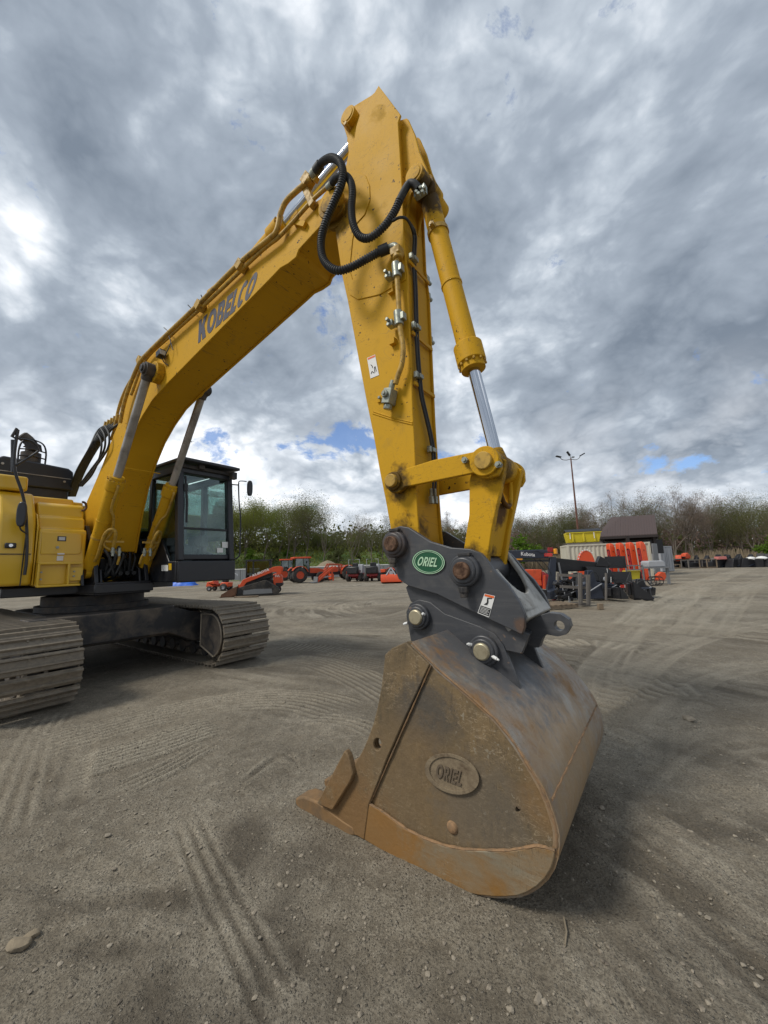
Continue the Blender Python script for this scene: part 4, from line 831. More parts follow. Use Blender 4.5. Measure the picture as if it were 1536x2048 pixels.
# emblem on the side plate, dent, lip, teeth
eb = MB().prism(oval((905, 1547), 56, 38, R_(22), -HK), (0, -.010, 0)); EMB = None
rgm = MB().prism(oval((905, 1547), 56, 38, R_(22), -HK-.010), (0, -.006, 0), [oval((905, 1547), 56, 38, R_(22), -HK-.010, k=.84)])

tm = block_letters('ORIEL', quad((872, 1553), (922, 1572), (929, 1545), (875, 1526), -HK-.010), .23, .14)
M_emb = paint('emblem_steel', (.25, .195, .125), .6, metal=.1, var=.3, scale=12, dirt=(.09, .06, .035), amt=.4, dscale=12, bump=.3, bscale=50)
M_embl = paint('emblem_letters', (.12, .09, .06), .7, var=.2, scale=12)
eb.merge(MB().prism(oval((905, 1547), 56, 38, R_(22), -HK-.010), (0, -.006, 0), [oval((905, 1547), 56, 38, R_(22), -HK-.010, k=.84)]))
eb.build('emblem', M_emb, BK, bevel=.003)
vv = [Vector(p) for p in tm.v]; tl = MB(); n0 = len(vv); tl.v = [tuple(p+Vector((0, -.006, 0))) for p in vv]+[tuple(p) for p in vv]; 
edges = {}
for f_ in tm.f:
    for i in range(len(f_)): e = (f_[i], f_[(i+1) % len(f_)]); edges[e] = 1
tl.f = list(tm.f)+[(a, b, b+n0, a+n0) for (a, b) in edges if (b, a) not in edges]
tl.build('emblem_lettering', M_embl, BK, smooth=False)
c = PL(905, 1655, -HK); m = MB(); m.tube([c+Vector((0, .01, 0)), c+Vector((0, -.004, 0)), c+Vector((0, -.012, 0)), c+Vector((0, -.016, 0))], [.034, .03, .02, .006], 18); m.build('plug', M_rustw, BK)
lip = prof([(733, 1676), (697, 1668), (651, 1646), (601, 1614), (597, 1598), (640, 1608), (700, 1640)], -HK)
m = MB(); lz = [(p[0], max(p[1], .004)) for p in lip]; slab(m, [lz[0], lz[1], lz[2], (lz[2][0]-.02, .01), (lz[2][0]-.02, .05), lz[6]], -HK+.03, HK-.03); m.build('cutting_edge', M_wear, BK, bevel=.004)
def tooth(yc):
    hw_ = .06; T = prof([(716, 1668), (697, 1669), (651, 1648), (606, 1617), (596, 1605), (596, 1593), (612, 1589), (640, 1600), (690, 1636), (712, 1650)], -HK)
    m = MB(); n_ = len(T); yn, yf = [], []
    for (x_, z_) in T: pass
    m.prism([(a, yc-hw_, b) for a, b in T], (0, 2*hw_, 0)); return m
TT = None
for i in range(6):
    yc = -HK+.035+i*(2*HK-.07)/5
    if TT is None: TT = tooth(0).build('tooth', M_tooth, BK, bevel=.012); o = TT
    else: o = TT.copy(); COL.objects.link(o); o.parent = BK
    o.location.y = yc
fin = prof([(690, 1500), (697, 1510), (707, 1548), (702, 1562), (666, 1621), (640, 1610), (635, 1605)], -HK-.05)
m = MB()
for y0 in (-HK-.055, HK+.012): m.prism([(a, y0, b) for a, b in fin], (0, .043, 0))
m.each('wing_plate', M_bside, BK, bevel=.008)
# ears
er = prof([(818, 1262), (812, 1224), (820, 1207), (838, 1199), (860, 1204), (889, 1227), (958, 1252), (989, 1267), (1006, 1290), (1019, 1324), (1041, 1380), (1051, 1424), (1010, 1405), (940, 1345), (880, 1300), (846, 1276), (836, 1290), (822, 1284)], -.27)
m = MB()
for y0 in (-.27, .235): slab(m, er, y0, y0+.035)
m.each('ear', M_coup, BK, bevel=.005)
m = MB()                                            # skin plate between side plate and ears along the top
tp = offs(back[:12], 0); 
for sg in (-1, 1):
    for P_, r0_ in ((pin_ear_a, .088), (pin_ear_b, .092)): cylY(m, XZ(P_), r0_, sg*.26, sg*.305, 36); cylY(m, XZ(P_), r0_*.8, sg*.30, sg*.32, 36)
m.each('pin_collar', M_coup, BK, bevel=.008)
m = MB()
for P_ in (pin_ear_a, pin_ear_b): cylY(m, XZ(P_), .052, -.335, .335, 32)
m.each('bucket_pin', M_pinb, BK, bevel=.01)
m = MB()
for (px, py), dv in (((849, 1229), (.0, -.03, .01)), ((815, 1246), (-.03, -.01, -.01)), ((944, 1290), (-.02, -.03, .01)), ((984, 1312), (.05, -.02, -.015))):
    c = PL(px, py, -.31); m.cyl(c, c+Vector(dv)*.7, .010, seg=8); m.cyl(c+Vector(dv)*.6, c+Vector(dv)*.95, .006, seg=8)
m.each('grease_nipple', M_wht, BK)
# ---------------- undercarriage
XF, XR, ZC, RS = -6.25, -10.30, .475, .447
M_mud = paint('shoe_mud', (.28, .23, .17), .7, metal=.25, var=.3, scale=6, dirt=(.06, .052, .046), amt=.5, dscale=7, bump=.5, bscale=22)
M_shoe = paint('track_shoe_steel', (.165, .140, .108), .55, metal=.2, var=.3, scale=7, dirt=(.27, .23, .175), amt=.45, dscale=16, bump=.45, bscale=26)
per = 2*(XF-XR)+2*math.pi*RS; NS = 50; PT = per/NS
def shoe_mb(seedv):
    r = random.Random(seedv); m = MB(); h = .425
    prof_ = [(-PT*.46, -.006), (-PT*.46, .004), (-.088, .006), (-.082, .042), (-.064, .042), (-.056, .010), (.016, .009), (.024, .040), (.042, .040), (.049, .008), (PT*.40, .002), (PT*.44, -.014)]
    m.prism([(a, -h, b) for a, b in prof_], (0, 2*h, 0))
    for y in (-.07, .07):
        for x in (-.05, .025): m.cyl((x, y, .009), (x, y, .022), .014, seg=6)
    m.box((0, 0, -.03), (.16, .22, .05)); return m
sm_ = None
def tpos(s):
    s %= per; Ls = XF-XR
    if s < Ls: return (XR+s, ZC+RS-.018*math.sin(math.pi*s/Ls)**2, 0.0)
    s -= Ls
    if s < math.pi*RS: q = s/RS; return (XF+RS*math.sin(q), ZC+RS*math.cos(q), q)
    s -= math.pi*RS
    if s < Ls: return (XF-s, ZC-RS, math.pi)
    s -= Ls; q = s/RS; return (XR-RS*math.sin(q), ZC-RS*math.cos(q), math.pi+q)
SHOES = [shoe_mb(i).build('track_shoe', M_shoe, None, smooth=False) for i in range(3)]
for sh_ in SHOES: COL.objects.unlink(sh_)
for sg in (-1, 1):
    yc = 1.39 if sg > 0 else -1.29
    ch = MB()
    for y_ in (yc-.09, yc+.09):
        P = [tpos(per*i/100) for i in range(101)]; P = [Vector((XF+(x-XF) if 1 else x, y_, z)) for x, z, q in P]
        for i in range(100):
            a, b = P[i], P[i+1]; x_, z_, q_ = tpos(per*i/100); n_ = Vector((math.sin(q_), 0, math.cos(q_)))*.06; ch.bar(a-n_, b-n_, .035, .08)
    TR = ch.build('crawler_track', M_mud, EX, smooth=False)
    k = 0
    for i in range(NS):
        x_, z_, q_ = tpos(per*(i+.3)/NS); src = SHOES[k % 3]; k += 1
        o = src.copy(); COL.objects.link(o); o.parent = TR; o.location = (x_, yc, z_); o.rotation_euler = (random.uniform(-.004, .004), q_+random.uniform(-.02, .02), 0)
    for nm, cx, rr in (('idler_wheel', XF, .36), ('drive_sprocket', XR, .37)):
        m = MB(); m.cyl((cx, yc-.06, ZC), (cx, yc+.06, ZC), rr, seg=36); m.cyl((cx, yc-.11, ZC), (cx, yc+.11, ZC), rr*.86, seg=36); m.cyl((cx, yc-.16, ZC), (cx, yc+.16, ZC), rr*.4, seg=24); m.build(nm, M_frame, TR, bevel=.01)
    for i in range(8):
        m = MB(); cx = XF-.62-i*.40; m.cyl((cx, yc-.12, .145), (cx, yc+.12, .145), .085, seg=20); m.cyl((cx, yc-.14, .145), (cx, yc-.10, .145), .105, seg=20); m.cyl((cx, yc+.10, .145), (cx, yc+.14, .145), .105, seg=20); m.build('track_roller', M_frame, TR)
    for cx in (XF-1.3, XF-2.6): MB().cyl((cx, yc-.1, .80), (cx, yc+.1, .80), .07, seg=20).build('carrier_roller', M_frame, TR)
    m = MB(); m.prism([(XF-.35, yc-.2, .30), (XF-.2, yc-.2, .42), (XF-.2, yc-.2, .60), (XF-.6, yc-.2, .74), (XR+.6, yc-.2, .74), (XR+.3, yc-.2, .6), (XR+.3, yc-.2, .38), (XR+.6, yc-.2, .26)], (0, .4, 0)); m.build('track_frame', M_frame, EX, bevel=.02)
    D = [(XF+.02+.335*math.sin(q), yc-sg*.405, ZC+.01+.345*math.cos(q)) for q in np.linspace(.05, math.pi-.35, 16)]+[(XF-.27, yc-sg*.405, ZC-.17), (XF-.27, yc-sg*.405, ZC+.345)]
    m = MB().prism(D, (0, sg*.14, 0)); m.build('idler_guard', M_frame, EX, bevel=.012)
    m = MB(); m.tube([(p[0], p[1]-sg*.004, p[2]) for p in D]+[(D[0][0], D[0][1]-sg*.004, D[0][2])], .014, 6); m.prism([(XF-.5, yc-sg*.32, .86), (XF+.1, yc-sg*.32, .76), (XF+.1, yc+sg*.1, .76), (XF-.5, yc+sg*.1, .86)], (0, 0, -.015)); m.build('guard_rim', M_shoe, EX)
m = MB()
m.prism([(XF-.55, -1.2, .97), (XF-.55, .62, .97), (XF-.55, 1.02, .84), (XF-.55, 1.18, .80), (XF-.55, 1.18, .34), (XF-.55, .98, .36), (XF-.55, .58, .55), (XF-.55, -.58, .55), (XF-.55, -.98, .36), (XF-.55, -1.18, .34), (XF-.55, -1.2, .80)], (-.42, 0, 0))
m.prism([(XR+.5, -1.2, .90), (XR+.5, 1.18, .90), (XR+.5, 1.18, .34), (XR+.5, .98, .36), (XR+.5, .58, .5), (XR+.5, -.58, .5), (XR+.5, -1.18, .34)], (.42, 0, 0))
m.prism([(XF-.7, -.7, .96), (XF-.95, -.85, .96), (XR+.9, -.85, .96), (XR+.7, -.7, .96), (XR+.7, .7, .96), (XR+.9, .85, .96), (XF-.95, .85, .96), (XF-.7, .7, .96)], (0, 0, -.46))
m.build('undercarriage_frame', M_frame, EX, bevel=.015)
m = MB().cyl((-8.32, 0, .955), (-8.32, 0, 1.05), .82, seg=48); m.cyl((-8.32, 0, 1.04), (-8.32, 0, 1.20), .74, seg=48); m.build('slewing_ring', M_frame, EX)
# ---------------- revolving frame and house
m = MB(); m.prism([(-7.05, -.42, 1.25), (-7.5, -.5, 1.25), (-7.6, -1.35, 1.25), (-10.7, -1.38, 1.25), (-10.7, 1.38, 1.25), (-8.4, 1.38, 1.25), (-8.3, .46, 1.25), (-7.0, .40, 1.25)], (0, 0, .14)); m.box((-7.5, 0, 1.32), (.8, .8, .2))
m.build('revolving_frame', M_blk, EX, bevel=.015)
m = MB()
for y in (-.36, .36): m.prism([(-7.15, y-.03, 1.4), (-7.25, y-.03, 1.75), (-7.75, y-.03, 2.35), (-8.1, y-.03, 2.4), (-8.5, y-.03, 1.9), (-8.6, y-.03, 1.4)], (0, .06, 0))
for y in (-.52, -.28, .28, .52): m.prism([(-7.2, y-.02, 1.38), (-7.28, y-.02, 1.62), (-7.5, y-.02, 1.70), (-7.68, y-.02, 1.60), (-7.75, y-.02, 1.38)], (0, .04, 0))
m.each('boom_mount', M_blk, EX, bevel=.01)
m = MB(); rr = random.Random(4)
for i in range(16):
    y0, y1 = rr.uniform(-.26, .26), rr.uniform(-.26, .26); x0 = rr.uniform(-7.45, -7.2)
    m.tube(spline([(x0-.3, y0, 2.0+rr.uniform(-.2, .1)), (x0, y0*.8+y1*.2, 1.9+rr.uniform(-.15, .1)), (x0+.02, (y0+y1)/2, 1.7), (x0-.05, y1, 1.5), (x0-.4, y1, 1.44)], 5), rr.choice((.014, .018, .022)), 8)
for i in range(5): m.cyl((-7.5, -.2+i*.1, 1.55), (-7.28, -.2+i*.1, 1.55), .035, seg=10)
m.box((-7.6, 0, 1.65), (.25, .45, .3)); m.build('swing_motor_hoses', M_rub, EX)
# toolbox with step faces
tbp = [(-7.30, 1.40), (-7.30, 2.20), (-7.33, 2.235), (-7.41, 2.25), (-7.44, 2.42), (-7.50, 2.44), (-7.54, 2.62), (-7.60, 2.66), (-8.6, 2.66), (-8.6, 1.40)]
m = MB().prism([(a, -1.055, b) for a, b in tbp], (0, .565, 0)); TB = m.build('toolbox', M_yelc, EX, bevel=.025, seg=3)
m = MB(); m.prism([(-7.305, -1.03, 1.86), (-7.305, -1.03, 2.185), (-7.305, -.57, 2.185), (-7.305, -.55, 2.16), (-7.305, -.55, 1.89), (-7.305, -.58, 1.86)], (.022, 0, 0)); m.build('toolbox_door', M_yelc, TB, bevel=.008)
m = MB(); m.box((-7.287, -.80, 2.09), (.02, .105, .075)); DH = m.build('door_latch', M_blk, TB, bevel=.004); MB().box((-7.274, -.80, 2.09), (.012, .075, .05)).build('latch_plate', M_lamp, TB, bevel=.003)
MB().cyl((-7.282, -.845, 1.96), (-7.265, -.845, 1.96), .019, seg=16).build('door_lock', M_zinc, TB)
m = MB().box((-7.27, -.80, 1.865), (.02, .08, .02)); m.box((-7.292, -.80, 1.80), (.006, .075, .07)); m.each('small_label', M_wht, TB)
m = MB()                                             # lower step plate with pocket
for c, d in (((-7.25, -.80, 1.725), (.07, .52, .035)), ((-7.25, -.80, 1.40), (.09, .50, .03)), ((-7.25, -1.045, 1.56), (.07, .03, .34)), ((-7.25, -.70, 1.56), (.07, .03, .32)), ((-7.27, -.6, 1.56), (.03, .17, .2))): m.box(c, d)
m.build('step_plate', M_yelc, TB, bevel=.008)
m = MB()
for y, z in ((-.63, 1.60), (-.63, 1.53), (-1.01, 1.60), (-1.01, 1.50)): m.cyl((-7.26, y, z), (-7.235, y, z), .013, seg=8)
m.each('step_bolts', M_zinc, TB)
cyv = PX(165, 1013, -7.5); m = MB(); P = [(cyv.x+.02, cyv.y+.045*math.cos(q), cyv.z+.07*math.sin(q)) for q in np.linspace(-1.9, 1.9, 10)]; m.tube(P, .018, 8); m.build('lifting_ring', M_pinr, TB)
ft_ = [(-7.34, 1.42), (-7.30, 1.75), (-7.33, 2.30), (-7.40, 2.46), (-7.62, 2.78), (-9.0, 2.80), (-9.0, 1.42)]
m = MB().prism([(a, -1.49, b) for a, b in ft_], (0, .40, 0)); FT = m.build('fuel_tank', M_yelc, EX, bevel=.045, seg=4)
m = MB().prism([(-7.36, -1.082, 1.42), (-7.32, -1.082, 2.28), (-7.44, -1.082, 2.45), (-7.9, -1.082, 2.6), (-7.9, -1.082, 1.42)], (0, .02, 0)); m.build('corner_panel', M_yelc, FT, bevel=.006)
m = MB(); m.box((-7.315, -1.34, 1.86), (.05, .42, .012)); m.bar((-7.295, -1.215, 1.42), (-7.29, -1.2, 2.3), .012, .012); m.build('panel_gap', M_blk, FT)
c = PX(21, 1091, -7.28); m = MB().box(c, (.03, .12, .075)); m.build('door_latch', M_blk, FT, bevel=.02); MB().cyl((c.x+.015, c.y, c.z), (c.x+.03, c.y, c.z), .022, seg=16).build('door_lock', M_chrome, FT)
m = MB().box((-8.2, -1.36, 2.905), (1.3, .36, .22)); m.build('guard_box', M_yelc, EX, bevel=.035, seg=3)
m = MB().box((-8.45, -.8, 2.74), (.9, .6, .14)); m.box((-8.6, -.42, 2.70), (.5, .3, .25)); m.box((-9.8, 0, 2.1), (1.6, 2.8, 1.55)); m.build('engine_hood', M_yelc, EX, bevel=.03)
m = MB().prism([(-10.5, -1.4, 1.15), (-11.0, -1.4, 1.2), (-11.5, -.9, 1.25), (-11.6, 0, 1.25), (-11.5, .9, 1.25), (-11.0, 1.4, 1.2), (-10.5, 1.4, 1.15)], (0, 0, 1.4)); m.build('counterweight', M_yelc, EX, bevel=.08, seg=3)
m = MB(); m.prism([(-8.75, -1.42, 3.08), (-8.75, -1.42, 3.46), (-8.75, -1.3, 3.56), (-8.75, -.42, 3.50), (-8.75, -.34, 3.44), (-8.75, -.34, 3.08)], (-1.3, 0, 0)); m.box((-9.2, -.88, 3.0), (.8, 1.0, .3)); HB_ = m.build('engine_cover', M_blk, EX, bevel=.03, seg=3)
m = MB(); m.box((-8.745, -.85, 3.30), (.015, .95, .012)); m.cyl((-8.75, -.47, 3.24), (-8.73, -.47, 3.24), .02, seg=8); m.cyl((-8.75, -1.3, 3.42), (-8.73, -1.3, 3.42), .02, seg=8); m.each('cover_seam', M_chromed, EX)
m = MB()                                             # stack with heat shield
m.cyl((-8.95, -.92, 3.5), (-8.95, -.92, 3.72), .14, seg=24); m.tube(spline([(-8.95, -.92, 3.7), (-8.95, -.92, 3.85), (-8.98, -.97, 3.95), (-9.0, -1.06, 4.03)], 6), [.09]*18+[.07], 16)
m.build('exhaust_stack', M_frame, EX)
m = MB()
for y0 in (-1.10, -.74): m.tube(spline([(-8.85, y0, 3.5), (-8.85, y0, 3.75), (-8.87, y0+.05*(1 if y0 < -.9 else -1), 3.9), (-8.9, -.92, 3.96)], 5), .014, 6)
for z in (3.62, 3.74): m.tube([(-8.84, -1.10, z), (-8.80, -.92, z+.02), (-8.84, -.74, z)], .012, 6)
m.prism([(-8.82, -1.06, 3.78), (-8.82, -.95, 3.92), (-8.82, -.82, 3.86), (-8.82, -.8, 3.76)], (-.02, 0, 0)); m.build('stack_guard', M_blk, EX)
# handrail and right mirror
HR = [PX(a, b, -7.22) for a, b in ((49, 1150), (53, 1120), (54, 1075), (51, 1020), (44, 985), (32, 950), (28, 925), (31, 890), (36, 860), (34, 857), (24, 873), (33, 877), (55, 880), (68, 886), (76, 898), (72, 906), (30, 932))]
m = MB().tube(spline(HR[:9], 5)+HR[9:12], .019, 8); m.tube(spline(HR[11:], 4), .015, 8); HRO = m.build('handrail', M_blk, EX)
m = MB(); m.tube([PX(27, 945, -7.3), PX(27, 880, -7.3)], .03, 8); m.tube([PX(54, 1068, -7.2), PX(42, 1060, -7.15), PX(38, 1050, -7.15), PX(38, 1025, -7.15), PX(45, 1022, -7.15)], .010, 6); m.each('mirror_bracket', M_blk, EX)
c = PX(45, 1029, -7.16); m = MB(); n_ = Vector((1, -.6, 0)).normalized(); u_ = n_.cross(Vector((0, 0, 1)))
m.prism([c+u_*(.055*math.copysign(abs(math.cos(q))**.7, math.cos(q)))+Vector((0, 0, .175*math.copysign(abs(math.sin(q))**.75, math.sin(q)))) for q in np.linspace(0, 2*math.pi, 25)[:-1]], n_*.05); m.build('mirror', M_blk, EX, bevel=.015)
# ---------------- cab
cy0, cy1, cx0, cx1 = .44, 1.45, -6.35, -8.2
CABM = MB()
for a, b in (((-6.37, .50, 1.72), (-6.50, .50, 3.30)), ((-6.37, 1.40, 1.72), (-6.50, 1.40, 3.30))): CABM.bar(a, b, .10, .12)
for a, b in (((-7.35, .48, 1.5), (-7.4, .48, 3.30)), ((-8.15, .48, 1.5), (-8.15, .48, 3.30)), ((-8.15, 1.41, 1.5), (-8.15, 1.41, 3.30)), ((-7.3, 1.41, 1.5), (-7.35, 1.41, 3.30))): CABM.bar(a, b, .08, .12)
for y in (.48, 1.41): CABM.bar((-6.46, y, 3.27), (-8.2, y, 3.27), .08, .14)
for x in (-6.50, -8.15): CABM.bar((x, .5, 3.26), (x, 1.4, 3.26), .14, .12)
CABM.bar((-6.39, .5, 1.78), (-6.39, 1.4, 1.78), .07, .09)
CABM.prism([(-6.37, cy0, 1.38), (-6.37, cy0, 1.60), (-6.37, cy0, 1.72), (-6.6, cy0, 1.72), (-6.85, cy0, 2.05), (-6.95, cy0, 2.12), (-8.2, cy0, 2.15), (-8.2, cy0, 1.38)], (0, .05, 0))
CABM.prism([(-6.37, cy1-.04, 1.38), (-6.37, cy1-.04, 1.72), (-8.2, cy1-.04, 2.15), (-8.2, cy1-.04, 1.38)], (0, .04, 0))
CABM.box((-7.28, .945, 1.44), (1.82, 1.0, .12)); CABM.box((-8.17, .945, 1.9), (.06, .93, .9))
CAB = CABM.build('cab', M_blk, EX, bevel=.018, seg=3)
m = MB(); m.box((-6.335, .955, 1.545), (.07, 1.02, .345)); m.build('cab_skirt', M_blk, CAB, bevel=.02, seg=3)
m = MB(); m.prism([(-6.22, .40, 3.36), (-6.22, 1.47, 3.36), (-8.2, 1.47, 3.40), (-8.2, .40, 3.40)], (0, 0, .055)); m.prism([(-6.28, .42, 3.405), (-6.28, 1.45, 3.405), (-7.9, 1.38, 3.48), (-7.9, .5, 3.48)], (0, 0, .03)); m.build('cab_roof', M_blk, CAB, bevel=.015)
m = MB(); m.bar((-6.40, .47, 3.31), (-6.40, 1.44, 3.31), .05, .06); m.box((-6.33, 1.40, 3.27), (.1, .10, .13)); m.box((-6.36, .80, 3.34), (.09, .10, .10)); m.each('roof_lamp', M_frame, CAB, bevel=.008)
GLS = [('windscreen', [(-6.425, .55, 2.27), (-6.425, 1.355, 2.27), (-6.50, 1.355, 3.21), (-6.50, .55, 3.21)], (.006, 0, 0)), ('lower_windscreen', [(-6.385, .55, 1.80), (-6.385, 1.355, 1.80), (-6.41, 1.355, 2.25), (-6.41, .55, 2.25)], (.006, 0, 0)),
       ('side_window', [(-6.45, .47, 2.1), (-7.32, .47, 2.14), (-7.34, .47, 3.22), (-6.50, .47, 3.22)], (0, .006, 0)), ('side_window', [(-7.42, .47, 2.16), (-8.1, .47, 2.16), (-8.1, .47, 3.22), (-7.44, .47, 3.22)], (0, .006, 0)),
       ('door_window', [(-6.5, 1.42, 2.1), (-7.25, 1.42, 2.1), (-7.3, 1.42, 3.2), (-6.55, 1.42, 3.2)], (0, .006, 0)), ('door_window', [(-7.4, 1.42, 2.2), (-8.1, 1.42, 2.2), (-8.1, 1.42, 3.2), (-7.4, 1.42, 3.2)], (0, .006, 0)), ('rear_window', [(-8.18, .55, 2.35), (-8.18, 1.35, 2.35), (-8.18, 1.35, 3.18), (-8.18, .55, 3.18)], (.006, 0, 0))]
for nm, P, v in GLS: MB().prism(P, v).build(nm, M_glass, CAB, smooth=False)
m = MB(); m.bar((-6.40, .52, 2.26), (-6.40, 1.39, 2.26), .03, .035); m.tube([(-6.36, .585, 2.35), (-6.40, .60, 2.7), (-6.44, .575, 3.15)], .018, 8); m.box((-6.42, .575, 2.95), (.05, .06, .12)); m.each('wiper', M_rub, CAB)
M_seat = paint('seat_fabric', (.10, .105, .11), .8, var=.2)
m = MB(); m.box((-7.35, .93, 1.95), (.5, .5, .14)); m.box((-7.62, .93, 2.35), (.13, .48, .75), Matrix.Rotation(R_(-8), 3, 'Y')); m.box((-7.68, .93, 2.82), (.1, .26, .2)); m.box((-7.35, .93, 1.7), (.4, .4, .4)); m.build('operator_seat', M_seat, CAB, bevel=.04, seg=3)
m = MB(); m.box((-7.2, .62, 2.1), (.5, .13, .2)); m.box((-7.2, 1.24, 2.1), (.5, .13, .2)); m.box((-6.6, .62, 2.12), (.1, .12, .6)); m.box((-6.62, .64, 2.45), (.05, .16, .14))
for y in (.62, 1.24): m.tube([(-6.98, y, 2.2), (-6.95, y, 2.36), (-6.97, y, 2.42)], .018, 8)
for y in (.88, 1.0): m.tube([(-6.75, y, 1.5), (-6.72, y, 1.75), (-6.66, y, 2.05)], .014, 6); m.box((-6.68, y, 1.56), (.16, .08, .02), Matrix.Rotation(R_(-30), 3, 'Y'))
m.each('controls', M_seat, CAB, bevel=.008)
for quadp in ([(444, 1084), (457, 1084), (457, 1096), (444, 1095)], [(434, 1096), (446, 1096), (446, 1105), (434, 1105)], [(323, 1130), (336, 1130), (336, 1142), (323, 1142)]):
    X_ = -6.362 if quadp[0][0] > 400 else None
    if X_: P = [PX(a, b, -6.372) for a, b in quadp]
    else: P = [PL(a, b, cy0-.004) for a, b in quadp]
    MB().add(P, [(0, 1, 2, 3)]).build('paper_notice', M_wht, CAB, smooth=False)
P = [PL(a, b, cy0-.004) for a, b in [(337, 1127), (343, 1127), (343, 1140), (337, 1140)]]; MB().add(P, [(0, 1, 2, 3)]).build('yellow_tag', M_yelc, CAB, smooth=False)
m = MB(); m.tube([PX(463, 969, -6.4), PX(476, 970, -6.3), PX(478, 960+6, -6.3)], .012, 6); m.tube(spline([PX(477, 969, -6.3), PX(478, 1000, -6.3), PX(481, 1040, -6.3), PX(480, 1090, -6.3), PX(478, 1112, -6.3), PX(466, 1120, -6.35)], 5), .013, 8); m.tube(spline([PX(477, 970, -6.3), PX(478, 963, -6.3), PX(484, 962, -6.3), PX(493, 963, -6.3)], 4), .010, 6); m.each('mirror_bracket', M_blk, EX)
c = PX(498, 977, -6.3); m = MB(); m.prism([c+Vector((0, .055*math.copysign(abs(math.cos(q))**.7, math.cos(q)), .15*math.copysign(abs(math.sin(q))**.75, math.sin(q)))) for q in np.linspace(0, 2*math.pi, 25)[:-1]], (.05, 0, 0)); m.build('mirror', M_blk, EX, bevel=.015)
# ================================================================== BACKGROUND: yard, machines, buildings
O_R = (.62, .075, .018)
M_ora = paint('orange_paint', O_R, .42, var=.12, scale=3, dirt=(.22, .06, .03), amt=.18, dscale=3)
M_orad = paint('faded_orange', (.48, .085, .035), .55, var=.15, scale=3, dirt=(.16, .08, .05), amt=.3, dscale=4)
M_red = paint('red_paint', (.30, .022, .025), .45, var=.15)
M_nav = paint('navy_paint', (.022, .028, .045), .4, var=.15, scale=3, dirt=(.06, .055, .05), amt=.1)
M_imp = paint('implement_black', (.012, .012, .014), .4, var=.2, scale=3, dirt=(.05, .045, .04), amt=.12)
M_tyre = paint('tyre', (.028, .027, .026), .85, var=.2, scale=8, dirt=(.10, .085, .07), amt=.35, dscale=5)
M_gry = paint('light_grey', (.34, .35, .37), .5, var=.1, scale=3)
M_grym = paint('mid_grey', (.17, .175, .18), .55, var=.12, scale=3)
M_wood = paint('pallet_wood', (.22, .165, .11), .85, var=.25, scale=4, dirt=(.10, .08, .06), amt=.3, streak=(2, 30, 30), streakcol=(.12, .09, .06))
M_woodg = paint('grey_wood', (.15, .135, .12), .85, var=.25, scale=4)
M_cream = paint('container_cream', (.50, .47, .38), .6, var=.05, scale=1.5, dirt=(.30, .25, .18), amt=.12, dscale=2, streak=(3, 3, .4), streakcol=(.38, .33, .25))
M_roof = paint('brown_metal_roof', (.080, .054, .048), .5, var=.08, scale=1.5)
M_dkb = paint('dark_brown_timber', (.028, .020, .018), .7, var=.1)
M_ylw = paint('yellow_plastic', (.62, .50, .02), .45, var=.08, scale=2)
M_amb = paint('amber_reflector', (.75, .30, .01), .25, var=.02, coat=.5)
M_lred = paint('tail_lamp_red', (.62, .03, .015), .25, var=.02, coat=.5)
M_blue = paint('tarp_blue', (.02, .13, .60), .45, var=.2, scale=5)
M_con = paint('fence_grey', (.24, .25, .26), .7, var=.15, scale=2)
M_rustp = paint('rust_pole', (.13, .055, .035), .7, var=.2, scale=2)
M_rbk = paint('rusty_bucket', (.14, .062, .03), .7, var=.3, scale=4, dirt=(.08, .05, .035), amt=.4)
M_grn = paint('dark_green', (.012, .045, .022), .5); M_whs = paint('white_paint', (.75, .75, .73), .5, var=.04); M_pink = paint('pink_crate', (.55, .18, .16), .6)
M_cg = glass('machine_glass', (.30, .37, .37), alpha=.6)
def base(px, py): p = gnd(px, py); return Vector((p.x, p.y, gz(p.x, p.y)))
def pxm(px, py): return gnd(px, py).y/FPX          # metres per photograph pixel at that ground point
def wheel(par, c, r, wd, rim=M_gry, rr=.55, ax=(0, 1, 0), lug=True, name='wheel'):
    c = Vector(c); ax = Vector(ax).normalized(); u = Vector((0, 0, 1)); v = ax.cross(u); n = 28; m = MB()
    prf = [(-.5*wd, r*rr), (-.5*wd, r*.86), (-.38*wd, r*.97), (0, r), (.38*wd, r*.97), (.5*wd, r*.86), (.5*wd, r*rr)]
    vs = []; fs = []; k = len(prf)
    for i in range(n):
        q = 2*math.pi*i/n; d_ = u*math.cos(q)+v*math.sin(q)
        for a, b in prf: vs.append(c+ax*a+d_*(b*(1.0 if (i % 2 or not lug) else .955)))
    for i in range(n):
        for j in range(k-1): fs.append((i*k+j, i*k+j+1, ((i+1) % n)*k+j+1, ((i+1) % n)*k+j))
    m.add(vs, fs); w_ = m.build(name, M_tyre, par, sharp=60)
    h = MB(); h.tube([c-ax*wd*.42, c-ax*wd*.3, c-ax*wd*.28, c+ax*wd*.28, c+ax*wd*.3, c+ax*wd*.42], [r*rr, r*rr*.96, r*rr*.5, r*rr*.5, r*rr*.96, r*rr], 20, caps=False); h.cyl(c-ax*wd*.2, c+ax*wd*.2, r*rr*.98, seg=20); h.cyl(c-ax*wd*.34, c+ax*wd*.34, r*.14, seg=12); h.build('rim', rim, w_)
    return w_
def arch(x0, x1, y0, y1, z, r, n=8): pass
